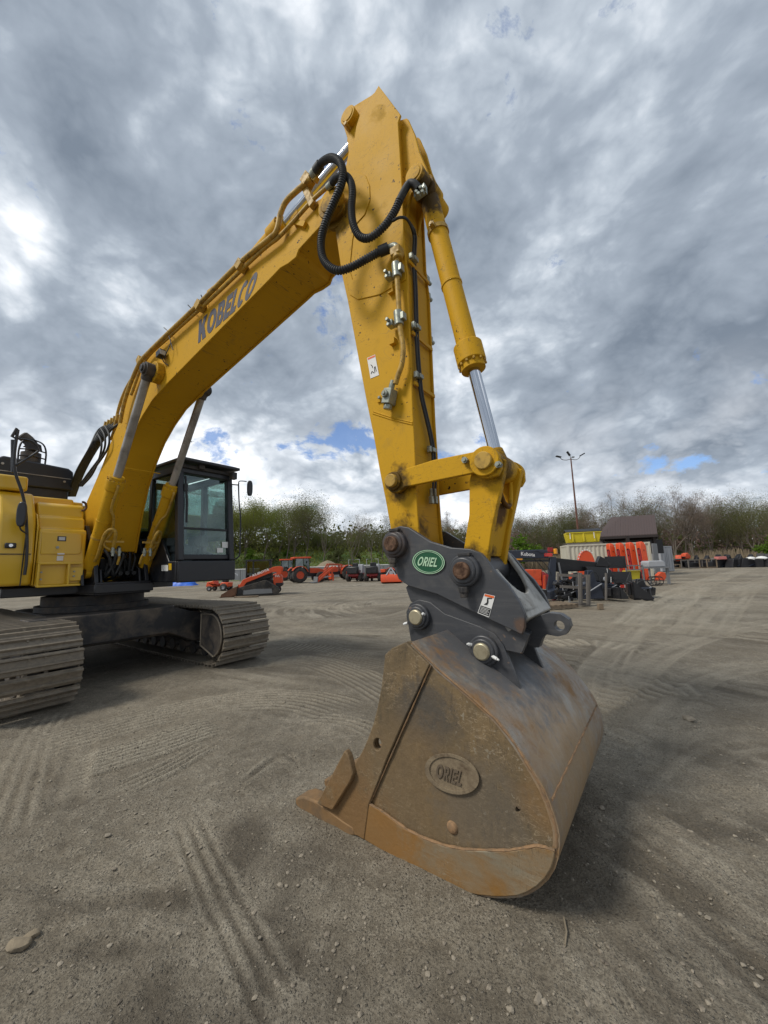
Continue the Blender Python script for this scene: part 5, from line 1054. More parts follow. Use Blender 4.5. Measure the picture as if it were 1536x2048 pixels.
# ---- machines on the left
def track_loader(loc, rz, lab):
    t = empty('compact_track_loader', loc, rz, lab, 'track loader')
    b = MB(); b.prism([(-1.0, -.5, .45), (-1.0, -.5, .95), (-.7, -.5, 1.05), (.55, -.5, 1.0), (.9, -.5, .8), (.9, -.5, .45)], (0, 1.0, 0)); b.build('chassis', M_imp, t, bevel=.03)
    b = MB(); b.prism([(.85, -.62, .5), (.8, -.62, 1.25), (1.15, -.62, 1.3), (1.32, -.62, 1.1), (1.36, -.62, .6), (1.2, -.62, .42)], (0, 1.24, 0)); rh = b.build('rear_hood', M_ora, t, bevel=.04)
    MB().prism([(1.0, -.63, .35), (1.38, -.63, .55), (1.36, -.63, .72), (.95, -.63, .72)], (0, 1.26, 0)).build('rear_bumper', M_imp, t, bevel=.02)
    for sg in (-1, 1):
        y0 = sg*.70; P = []
        for (cx, cz, r, a0, a1) in ((-1.05, .28, .27, 1.5708, 4.712), (.95, .28, .27, -1.5708, .9), (.35, .72, .2, .9, 1.75)):
            P += [(cx+r*math.cos(q), y0-.2, cz+r*math.sin(q)) for q in np.linspace(a0, a1, 7)]
        m = MB(); m.prism(P, (0, .4, 0)); tr = m.build('rubber_track', M_tyre, t, bevel=.03)
        m = MB()
        for i in range(22): x = -1.15+i*.1; m.box((x, y0, .012), (.05, .41, .03))
        m.build('tread', M_tyre, tr)
        MB().prism([(-.85, y0+sg*.2, .12), (-.9, y0+sg*.2, .35), (-.2, y0+sg*.2, .42), (.75, y0+sg*.2, .40), (.8, y0+sg*.2, .14)], (0, sg*.015, 0)).build('track_frame', M_grym, tr)
        for cx, cz, r in ((-1.0, .3, .15), (.5, .68, .14)): MB().cyl((cx, y0+sg*.19, cz), (cx, y0+sg*.23, cz), r, seg=18).build('idler_wheel', M_imp, tr)
        m = MB(); y1 = sg*.78-.06; m.prism([(1.28, y1, 1.22), (1.34, y1, 1.62), (1.2, y1, 1.72), (.85, y1, 1.68), (-.9, y1, .98), (-1.15, y1, .55), (-1.3, y1, .2), (-1.15, y1, .12), (-.95, y1, .45), (-.7, y1, .80), (.75, y1, 1.36), (1.0, y1, 1.38), (1.08, y1, 1.2)], (0, .12, 0))
        ar = m.build('loader_arm', M_ora, t, bevel=.015)
        MB().cyl((.9, sg*.70, 1.15), (-.15, sg*.70, .85), .04, seg=12).build('lift_cylinder', M_imp, ar)
        if sg < 0:
            fu = lambda u, v: (-.35+u*.95, -.846, 1.13+u*.345+v*.15)
            text_mb('KUBOTA', fu, 1, .03).build('lettering', M_whs, ar, smooth=False)
            text_mb('SVL', lambda u, v: (.92+u*.3, -.626, 1.06+v*.14), 1, .03).build('lettering', M_whs, rh, smooth=False)
    m = MB(); 
    for x, y in ((-.75, -.5), (-.75, .5), (-.35, -.52), (.62, -.52), (.62, .52)): m.bar((x, y, .95), (x, y, 2.1), .08, .08)
    m.box((-.06, 0, 2.11), (1.5, 1.14, .07)); m.box((.1, -.5, 1.15), (1.1, .06, .35)); m.box((.1, .5, 1.15), (1.1, .06, .35)); m.box((.62, 0, 1.5), (.06, 1.0, 1.1)); m.box((.3, .1, 1.15), (.6, .8, .4))
    cb_ = m.build('cab', M_imp, t, bevel=.015)
    for P, v in (([(-.79, -.46, 1.05), (-.79, .46, 1.05), (-.77, .46, 2.04), (-.77, -.46, 2.04)], (.01, 0, 0)), ([(-.7, -.53, 1.2), (-.38, -.53, 1.2), (-.38, -.53, 2.04), (-.7, -.53, 2.04)], (0, .01, 0)), ([(-.3, -.53, 1.32), (.58, -.53, 1.32), (.58, -.53, 2.02), (-.3, -.53, 2.02)], (0, .01, 0))): MB().prism(P, v).build('window', M_cg, cb_, smooth=False)
    MB().box((.15, 0, 1.45), (.35, .45, .8)).build('seat', M_seat, cb_, bevel=.05)
    m = MB(); bw = .95; P = [(-1.15, .62), (-1.25, .10), (-1.45, .02), (-2.15, .015), (-2.15, .035), (-1.46, .06), (-1.29, .14), (-1.18, .62)]; m.prism([(a, -bw, b) for a, b in P], (0, 2*bw, 0))
    for y in (-bw, bw-.02): m.prism([(-1.15, y, .62), (-1.25, y, .05), (-2.1, y, .02), (-2.05, y, .18), (-1.5, y, .5)], (0, .02, 0))
    m.build('bucket', M_rbk, t); m = MB()
    for y in (-.4, .4): m.box((-1.2, y, .45), (.12, .12, .5), Matrix.Rotation(R_(12), 3, 'Y'))
    m.each('quick_attach', M_ora, t); return t
p = base(520, 1189); track_loader(p, R_(12), 'orange compact track loader with a black cab and its rusty bucket lowered')
def tractor(loc, rz, lab, group=None, sc=1, rim=M_ora, cabm=True, hood=M_ora, name='tractor'):
    t = empty(name, loc, rz, lab, 'tractor', group, sc)
    for sg in (-1, 1): wheel(t, (-.9, sg*.88, .80), .80, .46, rim, .5, name='rear_wheel'); wheel(t, (1.35, sg*.80, .55), .55, .36, rim, .5, name='front_wheel')
    m = MB(); m.box((-.1, 0, .82), (2.9, .5, .4)); m.box((-.95, 0, .8), (.5, 1.3, .25)); m.box((1.35, 0, .55), (.22, 1.3, .18)); m.box((-1.35, 0, .7), (.5, .6, .5)); m.build('chassis', M_imp, t, bevel=.03)
    m = MB().prism([(.25, -.36, .98), (.25, -.36, 1.50), (1.2, -.34, 1.46), (1.85, -.3, 1.30), (1.95, -.28, 1.15), (1.92, -.3, .9)], (0, .72, 0)); m.build('hood', hood, t, bevel=.05, seg=3)
    for sg in (-1, 1):
        P = [(-.9+.92*math.cos(q), sg*.68, .80+.92*math.sin(q)) for q in np.linspace(.35, 2.6, 9)]+[(-.9+.86*math.cos(q), sg*.68, .80+.86*math.sin(q)) for q in np.linspace(2.6, .35, 9)]
        MB().prism(P, (0, sg*.42, 0)).build('fender', hood, t)
    if cabm:
        m = MB()
        for x, y in ((.22, -.55), (.22, .55), (-.45, -.68), (-.45, .68), (-1.3, -.6), (-1.3, .6)): m.bar((x, y, 1.1), (x*.92-.03, y*.93, 2.5), .07, .07)
        m.box((-.5, 0, 1.15), (1.5, 1.2, .3)); c_ = m.build('cab', M_imp, t, bevel=.01)
        MB().box((-.55, 0, 2.57), (1.85, 1.42, .16)).build('roof', rim, c_, bevel=.06, seg=3)
        for P, v in (([(-1.33, -.58, 1.35), (-1.33, .58, 1.35), (-1.24, .54, 2.45), (-1.24, -.54, 2.45)], (.01, 0, 0)), ([(.22, -.55, 1.4), (.22, .55, 1.4), (.17, .5, 2.45), (.17, -.5, 2.45)], (.01, 0, 0)), ([(-.4, -.68, 1.35), (.18, -.57, 1.35), (.13, -.54, 2.45), (-.42, -.64, 2.45)], (0, .01, 0)), ([(-1.25, -.63, 1.6), (-.5, -.68, 1.6), (-.5, -.64, 2.45), (-1.2, -.58, 2.45)], (0, .01, 0))): MB().prism(P, v).build('window', M_cg, c_, smooth=False)
        MB().box((-.7, 0, 1.6), (.4, .5, .8)).build('seat', M_seat, c_, bevel=.05)
        m = MB(); m.tube([(.1, -.6, 2.2), (.2, -.95, 2.2)], .015, 6); m.box((.2, -1.0, 2.12), (.04, .12, .25)); m.build('mirror', M_imp, t)
        m = MB().prism([(-1.40, -.2, 1.25), (-1.40, .2, 1.25), (-1.40, 0, 1.62)], (.02, 0, 0)); m.build('warning_triangle', M_ora, t)
    else:
        m = MB(); m.box((-.75, 0, 1.35), (.4, .45, .5)); m.build('seat', M_imp, t, bevel=.05)
        m = MB(); m.tube([(-1.2, -.5, .9), (-1.25, -.5, 2.2), (-1.25, .5, 2.2), (-1.2, .5, .9)], .04, 8); m.tube([(-1.25, -.4, 2.15), (-.1, -.4, 2.25)], .03, 8); m.build('roll_bar', M_imp, t)
    return t
tractor(base(612, 1165), R_(28), 'orange tractor with a glass cab and an orange warning triangle at its back')
tractor(base(583, 1161), R_(18), 'black-fronted cab tractor half hidden behind the orange cab tractor', hood=M_imp)
def front_loader(loc, rz, lab, mat=M_ora):                 # detached loader frames standing on the ground
    t = empty('loader_attachment', loc, rz, lab, 'loader attachment')
    for sg in (-1, 1):
        m = MB(); y = sg*.5; m.bar((-.9, y, .12), (.1, y, .95), .1, .2); m.bar((.1, y, .95), (1.0, y, 1.55), .1, .2); m.build('loader_arm', mat, t, bevel=.02)
        m = MB(); m.bar((.7, y, .15), (.55, y, 1.2), .09, .14); m.build('post', mat, t); m = MB().cyl((.5, y, .6), (-.5, y, .45), .04, seg=10); m.build('lift_cylinder', M_gry, t)
    m = MB(); m.prism([(-.95, -.75, .02), (-1.5, -.75, .02), (-1.55, -.75, .08), (-1.0, -.75, .12), (-.95, -.75, .6), (-.9, -.75, .6)], (0, 1.5, 0)); m.build('bucket', M_grym, t)
    MB().box((.65, 0, .55), (.25, 1.1, .5)).build('cross_frame', mat, t, bevel=.02); return t
front_loader(base(650, 1165), R_(25), 'orange loader arms with a low bucket beside the cab tractor')
def loader_tractor(loc, rz, lab):
    t = tractor(loc, rz, lab, cabm=False, name='loader_tractor')
    for sg in (-1, 1):
        m = MB(); y = sg*.62; m.bar((-.1, y, 1.75), (1.3, y, 1.85), .1, .16); m.bar((1.25, y, 1.9), (2.1, y, .55), .1, .16); m.build('loader_arm', M_orad, t, bevel=.02); MB().bar((-.1, y, .7), (-.1, y, 1.8), .12, .2).build('post', M_orad, t)
    MB().prism([(2.0, -.9, .1), (2.65, -.9, .08), (2.7, -.9, .14), (2.15, -.9, .2), (2.1, -.9, .65), (2.02, -.9, .65)], (0, 1.8, 0)).build('bucket', M_orad, t); return t
loader_tractor(base(679, 1160), R_(200), 'faded orange open tractor with raised loader arms near the ride-on mowers')
def mower(loc, rz, lab, group=None):
    t = empty('ride_on_mower', loc, rz, lab, 'mower', group, 1.32)
    for sg in (-1, 1): wheel(t, (-.55, sg*.52, .32), .32, .28, M_gry, .45, lug=False, name='rear_wheel'); wheel(t, (.85, sg*.45, .18), .18, .14, M_gry, .45, lug=False, name='front_wheel')
    MB().box((.25, 0, .3), (1.0, 1.25, .18)).build('mower_deck', M_red, t, bevel=.05); m = MB(); m.box((-.1, 0, .5), (1.4, .6, .25)); m.box((-.6, 0, .6), (.5, .8, .4)); m.build('chassis', M_red, t, bevel=.03)
    m = MB(); m.prism([(.2, -.3, .6), (.25, -.3, 1.25), (.5, -.3, 1.3), (.75, -.3, .6)], (0, .6, 0)); m.build('front_cowl', M_gry, t, bevel=.04)
    m = MB(); m.box((-.15, 0, .78), (.5, .5, .14)); m.box((-.42, 0, 1.1), (.12, .48, .6)); m.build('seat', M_imp, t, bevel=.05, seg=3)
    m = MB(); m.tube([(-.6, -.45, .6), (-.65, -.45, 1.65), (-.65, .45, 1.65), (-.6, .45, .6)], .03, 8); m.build('roll_bar', M_gry, t)
    m = MB(); m.box((-.9, 0, .85), (.4, .9, .55)); m.build('grass_catcher', M_imp, t, bevel=.08); return t
ml = (('grey and red ride-on mower left of its twin, next to the loader tractor', 716), ('grey and red ride-on mower right of its twin, beside the orange tiller', 750))
mower(base(ml[0][1], 1162.5), R_(70), ml[0][0], 'ride-on mowers'); mower(base(ml[1][1], 1162), R_(78), ml[1][0], 'ride-on mowers')
t2 = tractor(base(775, 1156), R_(160), 'small orange tractor with a dark canopy behind the orange tiller', sc=.72, cabm=False)
MB().box((-.6, 0, 2.75), (1.9, 1.5, .08)).build('canopy', M_imp, t2, bevel=.02); m = MB()
for y in (-.5, .5): m.bar((-1.2, y, 2.1), (-1.2, y, 2.75), .05, .05)
m.each('canopy_post', M_imp, t2)
def tiller(loc, rz, lab, w_=.88):
    t = empty('rotary_tiller', loc, rz, lab, 'tiller'); m = MB().prism([(-.4, -w_, .12), (-.42, -w_, .75), (.25, -w_, .78), (.45, -w_, .5), (.45, -w_, .12)], (0, 2*w_, 0)); m.build('housing', M_ora, t, bevel=.04)
    m = MB(); m.bar((.3, -.4, .7), (-.1, 0, 1.35), .08, .08); m.bar((.3, .4, .7), (-.1, 0, 1.35), .08, .08); m.box((0, 0, .9), (.3, .3, .3)); m.build('hitch_frame', M_gry, t); MB().cyl((0, -w_+.05, .2), (0, w_-.05, .2), .18, seg=12).build('tine_rotor', M_imp, t); m = MB().box((-.45, 0, .1), (.05, 2*w_+.1, .12)); m.build('rear_flap', M_ora, t); return t
tiller(base(783, 1166), R_(-95), 'bright orange rotary tiller at the right end of the left-hand row')
t3 = empty('utility_vehicle', base(556, 1160), R_(10), 'dark green canopied utility vehicle behind the orange track loader', 'utility vehicle')
for x, y in ((-1.1, -.6), (-1.1, .6), (1.1, -.6), (1.1, .6)): wheel(t3, (x, y, .33), .33, .25, M_gry, .5)
MB().prism([(-1.5, -.65, .4), (-1.5, -.65, .95), (-.4, -.65, .95), (-.35, -.65, .7), (.5, -.65, .7), (.6, -.65, 1.0), (1.45, -.65, .85), (1.5, -.65, .45)], (0, 1.3, 0)).build('body', M_grn, t3, bevel=.04); MB().prism([(-1.0, -.7, 2.0), (1.0, -.7, 1.85), (1.0, -.7, 1.92), (-1.0, -.7, 2.08)], (0, 1.4, 0)).build('canopy', M_grn, t3)
m = MB()
for x, y in ((-.8, -.6), (-.8, .6), (.8, -.6), (.8, .6)): m.bar((x, y, .8), (x, y, 1.92), .05, .05)
m.each('canopy_post', M_imp, t3)
def small_mower(loc, rz, lab):
    t = empty('garden_tractor', loc, rz, lab, 'garden tractor')
    for sg in (-1, 1): wheel(t, (-.5, sg*.45, .28), .28, .2, M_gry, .5); wheel(t, (.65, sg*.4, .2), .2, .15, M_gry, .5)
    MB().prism([(-.8, -.4, .3), (-.85, -.4, .62), (-.3, -.4, .66), (-.1, -.4, .38), (.25, -.4, .38), (.35, -.4, .78), (.85, -.4, .7), (.95, -.4, .35)], (0, .8, 0)).build('body', M_ora, t, bevel=.04); MB().box((-.45, 0, .78), (.35, .4, .25)).build('seat', M_imp, t, bevel=.04); m = MB().tube([(.3, 0, .75), (.15, 0, .98)], .02, 6); m.cyl((.12, 0, .96), (.16, 0, 1.0), .16, seg=16); m.build('steering_wheel', M_imp, t); return t
small_mower(base(440, 1181), R_(175), 'small orange garden tractor just left of the rusty loader bucket')
tp_ = base(352, 1172); rt = random.Random(2); nx_t, ny_t = 36, 14; vs = []
for i in range(nx_t):
    for j in range(ny_t):
        u, v = i/(nx_t-1)*2-1, j/(ny_t-1)*2-1; e = max(0, (1-abs(u)**5))*max(0, (1-abs(v)**4)); vs.append((u*2.1, v*.9, .02+e*(.62+.09*math.sin(u*9+v*3)+.05*math.sin(u*21-v*7)+rt.uniform(-.02, .02))))
m = MB().add(vs, [(i*ny_t+j, (i+1)*ny_t+j, (i+1)*ny_t+j+1, i*ny_t+j+1) for i in range(nx_t-1) for j in range(ny_t-1)]); m.prism([(-2.0, -.85, 0), (2.0, -.85, 0), (2.0, .85, 0), (-2.0, .85, 0)], (0, 0, .02))
o = m.build('tarpaulin', M_blue, sharp=50, label='crumpled blue tarpaulin over goods seen beneath the excavator cab', cat='tarpaulin'); o.location = tp_; o.rotation_euler[2] = R_(4)
o = MB().box((0, 0, .05), (1.3, .25, .09)).build('plank', M_wood, bevel=.01, label='tan wooden plank on the ground below the rusty loader bucket', cat='plank'); o.location = base(493, 1194); o.rotation_euler[2] = R_(8)
o = MB().tube([(0, .55*math.cos(q), .55+.55*math.sin(q)) for q in np.linspace(-.5, 2.6, 14)], .05, 8).build('plastic_hoop', M_gry, label='pale plastic hoop standing between the excavator cab and the track loader', cat='hoop'); o.location = base(468, 1166); o.rotation_euler[2] = R_(80)
# ---- grey panel fence along the left side, gravel heap, grass bank
fa, fb = far(300, 1172, 52), far(815, 1160, 52); fa.z = fb.z = 0
ft = empty('panel_fence', (fa.x, fa.y, 0), math.atan2(fb.y-fa.y, fb.x-fa.x), 'low grey panel fence running behind the row of orange machines', 'fence'); L = (fb-fa).length; n = int(L/2.4)
for i in range(n):
    m = MB(); x0 = i*2.4+.06; m.box((x0+1.14, 0, .85), (2.26, .04, 1.35))
    for k in range(9): m.box((x0+.2+k*.24, -.03, .85), (.05, .03, 1.35))
    m.build('fence_panel', M_con, ft); MB().box((i*2.4, 0, .8), (.1, .1, 1.6)).build('fence_post', M_grym, ft)
MB().box((L/2, 0, 1.6), (L, .12, .1)).build('top_rail', M_whs, ft)
def heap(px, py, d_, w_, h_, lab, mat):
    p = far(px, py, d_); m = MB(); r = random.Random(5); nr, na = 8, 26; vs = [(0, 0, h_)]
    for i in range(1, nr+1):
        for k in range(na): q = 2*math.pi*k/na; rr_ = i/nr; vs.append((w_*rr_*math.cos(q)*(1+.08*math.sin(3*q)), w_*.7*rr_*math.sin(q), h_*(1-rr_**1.3)+(r.uniform(-.08, .08) if i < nr else 0)))
    fs = [(0, 1+k, 1+(k+1) % na) for k in range(na)]+[(1+(i-1)*na+k, 1+i*na+k, 1+i*na+(k+1) % na, 1+(i-1)*na+(k+1) % na) for i in range(1, nr) for k in range(na)]
    o = m.add(vs, fs).build('gravel_heap', mat, label=lab, cat='gravel heap'); o.location = (p.x, p.y, -.02)
heap(655, 1140, 55, 3.6, 2.5, 'pale gravel heap behind the fence above the orange loader arms', M_stone2)
M_bank = paint('grass_bank', (.085, .145, .028), .95, var=.4, scale=.6, dirt=(.13, .125, .06), amt=.35, dscale=.35, bump=.4, bscale=3)
M_dry = paint('dry_reeds', (.26, .205, .135), .95, var=.3, scale=.4)
bx0, bx1 = -75, 90; xs_ = np.linspace(bx0, bx1, 120); ys_ = np.concatenate([np.linspace(54, 66, 10), np.linspace(69, 150, 24)]); V = []
def bank_h(x, y):
    lf = 1/(1+math.exp((x-8)/5)); h = lf*(np.clip((y-55)/17, 0, 1)*4.6 + np.clip((y-74)/60, 0, 1)*4.0) + (1-lf)*np.clip((y-95)/50, 0, 1)*2.0
    return float(h + .25*fbm(np.array([x*.2]), np.array([y*.2]), 3, 8)[0]*min(1, max(0, (y-55)/5)))
for y in ys_:
    for x in xs_: V.append((x, y, bank_h(x, y)-.12))
nX = len(xs_); m = MB().add(V, [(j*nX+i, j*nX+i+1, (j+1)*nX+i+1, (j+1)*nX+i) for j in range(len(ys_)-1) for i in range(nX-1)]); m.build('grass_bank', M_bank, kind='structure')
def hs(x, y): return bank_h(x, y) if y > 54 else 0.0
# leafy and bare trees: a few kinds, copied
def leafmat(name, col, tr=.35):
    m = bpy.data.materials.new(name); m.use_nodes = True; t = NT(m.node_tree); oi = t.n('ShaderNodeObjectInfo').outputs['Random']; oc = t.n('ShaderNodeTexCoord').outputs['Object']
    n = t.noise(oc, .9, 3, .6); c = t.mix(n, tuple(v*.65 for v in col), tuple(v*1.4 for v in col)); c = t.mix(t.math('MULTIPLY', oi, .45), c, (col[0]*1.5, col[1]*1.05, col[2]*1.3))
    d_ = t.n('ShaderNodeBsdfDiffuse', ins={'Color': c}); tl_ = t.n('ShaderNodeBsdfTranslucent', ins={'Color': c}); mx = t.n('ShaderNodeMixShader', ins={0: tr}); t.l(d_.outputs[0], mx.inputs[1]); t.l(tl_.outputs[0], mx.inputs[2]); t.n('ShaderNodeOutputMaterial', ins={'Surface': mx.outputs[0]}); return m
M_lfg = leafmat('spring_leaves', (.17, .215, .05), .5); M_lfd = leafmat('olive_leaves', (.13, .15, .06), .5); M_lfb = leafmat('budding_twigs', (.20, .165, .125), .3); M_lfr = leafmat('bright_shrub', (.10, .19, .025))
M_bark = paint('bark', (.15, .125, .10), .95, var=.3, scale=6)
def tree_proto(seedv, H, spread, leaves, lsz, leafm, depth=5, bare=.0, trunk_r=.16, low=.15, thin=.7, cl=1.0):
    r = random.Random(seedv); tb = MB(); tips = []
    def grow(p, d_, L, rad, lv):
        n = 3; pts = [p]; q = p
        for i in range(n):
            d_ = (d_+Vector((r.gauss(0, .13), r.gauss(0, .13), r.gauss(.03, .08)))).normalized(); q = q+d_*(L/n); pts.append(q)
            if lv >= 2: tips.append((q, lv))
        tb.tube(pts, [rad*(1-.4*i/n) for i in range(n+1)], 5 if lv < 2 else 3, caps=False)
        if lv >= depth: return
        k = r.choice((2, 3, 3)) if lv > 0 else r.choice((4, 5))
        for i in range(k):
            bs = pts[-1] if (i == 0 or lv > 2) else pts[r.choice((1, 2, 3))]
            ax = d_.orthogonal().normalized(); ax.rotate(Matrix.Rotation(r.uniform(0, 6.28), 3, d_)); nd = (d_+ax*r.uniform(.35, spread)).normalized(); nd.z = max(nd.z, -.1)
            grow(bs, nd, L*r.uniform(.58, .8), rad*.55, lv+1)
    grow(Vector((0, 0, -.3)), Vector((0, 0, 1)), H*.36, trunk_r, 0)
    T = tb.build('trunk', M_bark, smooth=False); COL.objects.unlink(T)
    V = []; F_ = []
    if leaves:
        N = leaves; P = [t_ for t_ in tips if t_[1] >= 2]
        for i in range(N):
            c, lv = r.choice(P); g = .045*H*cl
            c = c+Vector((r.gauss(0, g), r.gauss(0, g), r.gauss(-.1, g)))
            if c.z < H*low: continue
            s = lsz*r.uniform(.5, 1.4); a = Vector((r.gauss(0, 1), r.gauss(0, 1), r.gauss(0, .8))).normalized(); b = a.orthogonal().normalized(); b.rotate(Matrix.Rotation(r.uniform(0, 6.28), 3, a)); cc = a.cross(b)
            o_ = len(V); V += [c+b*s, c+cc*s*thin, c-b*s, c-cc*s*thin]; F_.append((o_, o_+1, o_+2, o_+3))
    m = MB(); m.v = [tuple(v) for v in V]; m.f = F_; Cc = None
    if V: Cc = m.build('crown', leafm, smooth=False); COL.objects.unlink(Cc)
    return T, Cc
PR = {'leafy': [tree_proto(s, 11, .9, 15000, .06, M_lfg, low=.2, cl=1.5) for s in (1, 2)]+[tree_proto(3, 11, .8, 15000, .055, M_lfd, low=.2, cl=1.5)],
      'sparse': [tree_proto(s, 12, .75, 8000, .05, M_lfd, low=.3, cl=1.8) for s in (11, 12)],
      'bare': [tree_proto(s, 12, .65, 5000, .16, M_lfb, depth=6, low=.25, thin=.06, cl=.45) for s in (21, 22, 23)],
      'bush': [tree_proto(31, 4, 1.1, 2200, .11, M_lfr, depth=4, low=.02, trunk_r=.06), tree_proto(32, 4, 1.2, 2200, .10, M_lfd, depth=4, low=.02, trunk_r=.06)]}
rt = random.Random(99)
def put_tree(kind, px, dist, top, lab, grp, idx=None, name='tree', cat='tree', wf=1.0):
    p = far(px, 1100, dist); q = far(px, top, dist); zb = hs(p.x, p.y)-.1; h = q.z-zb
    T, Cc = PR[kind][rt.randrange(len(PR[kind])) if idx is None else idx]; H0 = max(v.co.z for v in T.data.vertices)
    t = empty(name, (p.x, p.y, zb), rt.uniform(0, 6.28), lab, cat, grp); s = h/H0; t.scale = (s*wf, s*wf, s)
    for c in (T, Cc):
        if c is not None: o = c.copy(); COL.objects.link(o); o.parent = t
    return t
GL = 'trees on the bank behind the fence'
for px, top, k in ((330, 1000, 'leafy'), (400, 990, 'leafy'), (448, 985, 'leafy')): put_tree(k, px, rt.uniform(60, 66), top, 'leafy green tree seen through or behind the excavator cab windows', GL)
for px, top, k, i, lab in ((488, 992, 'leafy', 0, 'dense leafy tree immediately right of the excavator cab mirror'), (525, 1000, 'leafy', 1, 'rounded bright green tree left of the tall dark oak-like tree'), (572, 1001, 'sparse', 0, 'dark tree with clumped foliage between two leafy green ones'), (610, 988, 'leafy', 2, 'tallest full green tree above the orange cab tractor'), (585, 1005, 'bare', 0, 'thin bare tree beside the tallest green tree'), (645, 1008, 'sparse', 1, 'slender half-leafed tree right of the tallest green tree'),
                           (706, 1018, 'bare', 1, 'bare grey tree standing alone in the gap of the bank'), (742, 1024, 'sparse', 0, 'half-leafed tree left of the excavator arm base'), (765, 1030, 'leafy', 2, 'leafy tree partly hidden by the excavator arm base')): put_tree(k, px, rt.uniform(60, 67), top, lab, GL, i)
for px in range(300, 800, 21): put_tree('leafy' if px < 600 else rt.choice(('leafy', 'sparse')), px+rt.uniform(-8, 8), rt.uniform(70, 77), (1012 if px < 600 else 1052)+rt.uniform(-14, 12), 'leafy tree in the dense second row up the bank', 'second row of trees up the bank', wf=1.0 if px < 600 else 1.35)
for px in range(320, 800, 44): put_tree('bush', px+rt.uniform(-9, 9), rt.uniform(60, 68), 1102+rt.uniform(-10, 8), 'low green bush growing on the grass bank behind the fence', 'bushes on the grass bank', name='bush', cat='bush', wf=1.3)
GR_ = 'trees of the wood beyond the right-hand yard'
put_tree('bush', 1548, 49, 1072, 'bright green shrub at the far right edge of the yard', None, 0, 'shrub', 'shrub', 1.2)
put_tree('bush', 1050, 60, 1072, 'bright green bush behind the navy folded machine', None, 0, 'shrub', 'shrub', 1.3)
tops = [(890, 1045, 'leafy'), (910, 1050, 'sparse'), (935, 1048, 'leafy'), (1035, 1042, 'bare'), (1058, 1030, 'bare'), (1075, 1022, 'sparse'), (1095, 1028, 'leafy'), (1115, 1025, 'leafy'), (1135, 1016, 'sparse'), (1155, 1020, 'leafy'), (1178, 1002, 'bare'), (1200, 995, 'bare'), (1222, 985, 'bare'), (1243, 984, 'bare'), (1262, 1000, 'leafy'), (1280, 990, 'sparse'), (1300, 975, 'bare'), (1322, 1000, 'sparse'), (1345, 978, 'bare'), (1366, 970, 'bare'), (1385, 990, 'bare'), (1408, 978, 'bare'), (1425, 975, 'bare'), (1450, 992, 'sparse'), (1468, 1000, 'leafy'), (1490, 990, 'sparse'), (1512, 985, 'leafy'), (1535, 992, 'sparse'), (1560, 990, 'sparse'), (1590, 990, 'bare'), (1620, 985, 'leafy')]
def whr(px): return 'glimpsed behind the excavator arm base' if px < 1000 else 'rising behind the folded navy mower' if px < 1135 else 'standing near the lamp mast' if px < 1205 else 'rising above the pavilion roof' if px < 1325 else 'just right of the pavilion' if px < 1400 else 'above the middle of the far row' if px < 1460 else 'towards the right edge of the wood'
for px, top, k in tops:
    nm_ = {'leafy': 'olive green leafy tree', 'sparse': 'half-leafed brownish tree', 'bare': 'tall bare tree with fine grey twigs'}[k]+' '+whr(px)
    put_tree(k, px, rt.uniform(62, 70), top+rt.uniform(-4, 4), nm_, 'wood: '+nm_, 2 if k == 'leafy' else None, wf=.9)
for i in range(44): px = 880+i*17.5; put_tree(rt.choice(('sparse', 'bare', 'bare')), px+rt.uniform(-8, 8), rt.uniform(74, 92), 1022-max(0, px-1100)*.055+rt.uniform(-6, 14), 'tree in the dark rear rows of the wood at right', 'rear rows of the right-hand wood', wf=1.1)
def scatter_mass(name, mat, N, fx, fy, fz, size, up=.5, seedv=1, kind='stuff'):
    r = random.Random(seedv); m = MB()
    for i in range(N):
        x, y = fx(r), fy(r); z = hs(x, y)+fz(r, x, y); s = size*r.uniform(.5, 1.5); a = Vector((r.gauss(0, 1), r.gauss(0, 1), r.gauss(0, up))).normalized(); b = a.orthogonal().normalized(); c = a.cross(b); p = Vector((x, y, z)); m.add([p+b*s, p+c*s, p-b*s, p-c*s], [(0, 1, 2, 3)])
    return m.build(name, mat, smooth=False, kind=kind)
scatter_mass('woodland_undergrowth', M_lfd, 26000, lambda r: r.uniform(2, 95), lambda r: r.uniform(69, 100), lambda r, x, y: abs(r.gauss(0, 1))*2.6, .28, seedv=3)
scatter_mass('woodland_brushwood', M_lfb, 22000, lambda r: r.uniform(2, 95), lambda r: r.uniform(68, 92), lambda r, x, y: r.uniform(0, 6.5), .22, seedv=4)
scatter_mass('bank_thicket', M_lfd, 26000, lambda r: r.uniform(-75, 8), lambda r: r.uniform(74, 98), lambda r, x, y: abs(r.gauss(0, 1))*2.0, .22, seedv=5)
scatter_mass('bank_scrub', M_lfg, 9000, lambda r: r.uniform(-60, 8), lambda r: r.uniform(57, 74), lambda r, x, y: abs(r.gauss(0, 1))*.45*(1+1.5*max(0, math.sin(x*.9+y*.3))), .12, seedv=6)
r = random.Random(12); m = MB()
for i in range(15000):
    x = r.uniform(5, 70); y = r.uniform(59, 70); h = r.uniform(.9, 2.1)*(1+.25*math.sin(x*.5)); dx, dy = r.gauss(0, .12), r.gauss(0, .12); w_ = r.uniform(.012, .03); a = r.uniform(0, 3.14); ca, sa = math.cos(a)*w_, math.sin(a)*w_; z = hs(x, y)
    m.add([(x-ca, y-sa, z-.1), (x+ca, y+sa, z-.1), (x+ca+dx, y+sa+dy, z+h), (x-ca+dx, y-sa+dy, z+h)], [(0, 1, 2, 3)])
m.build('dry_reeds', M_dry, smooth=False, kind='stuff')
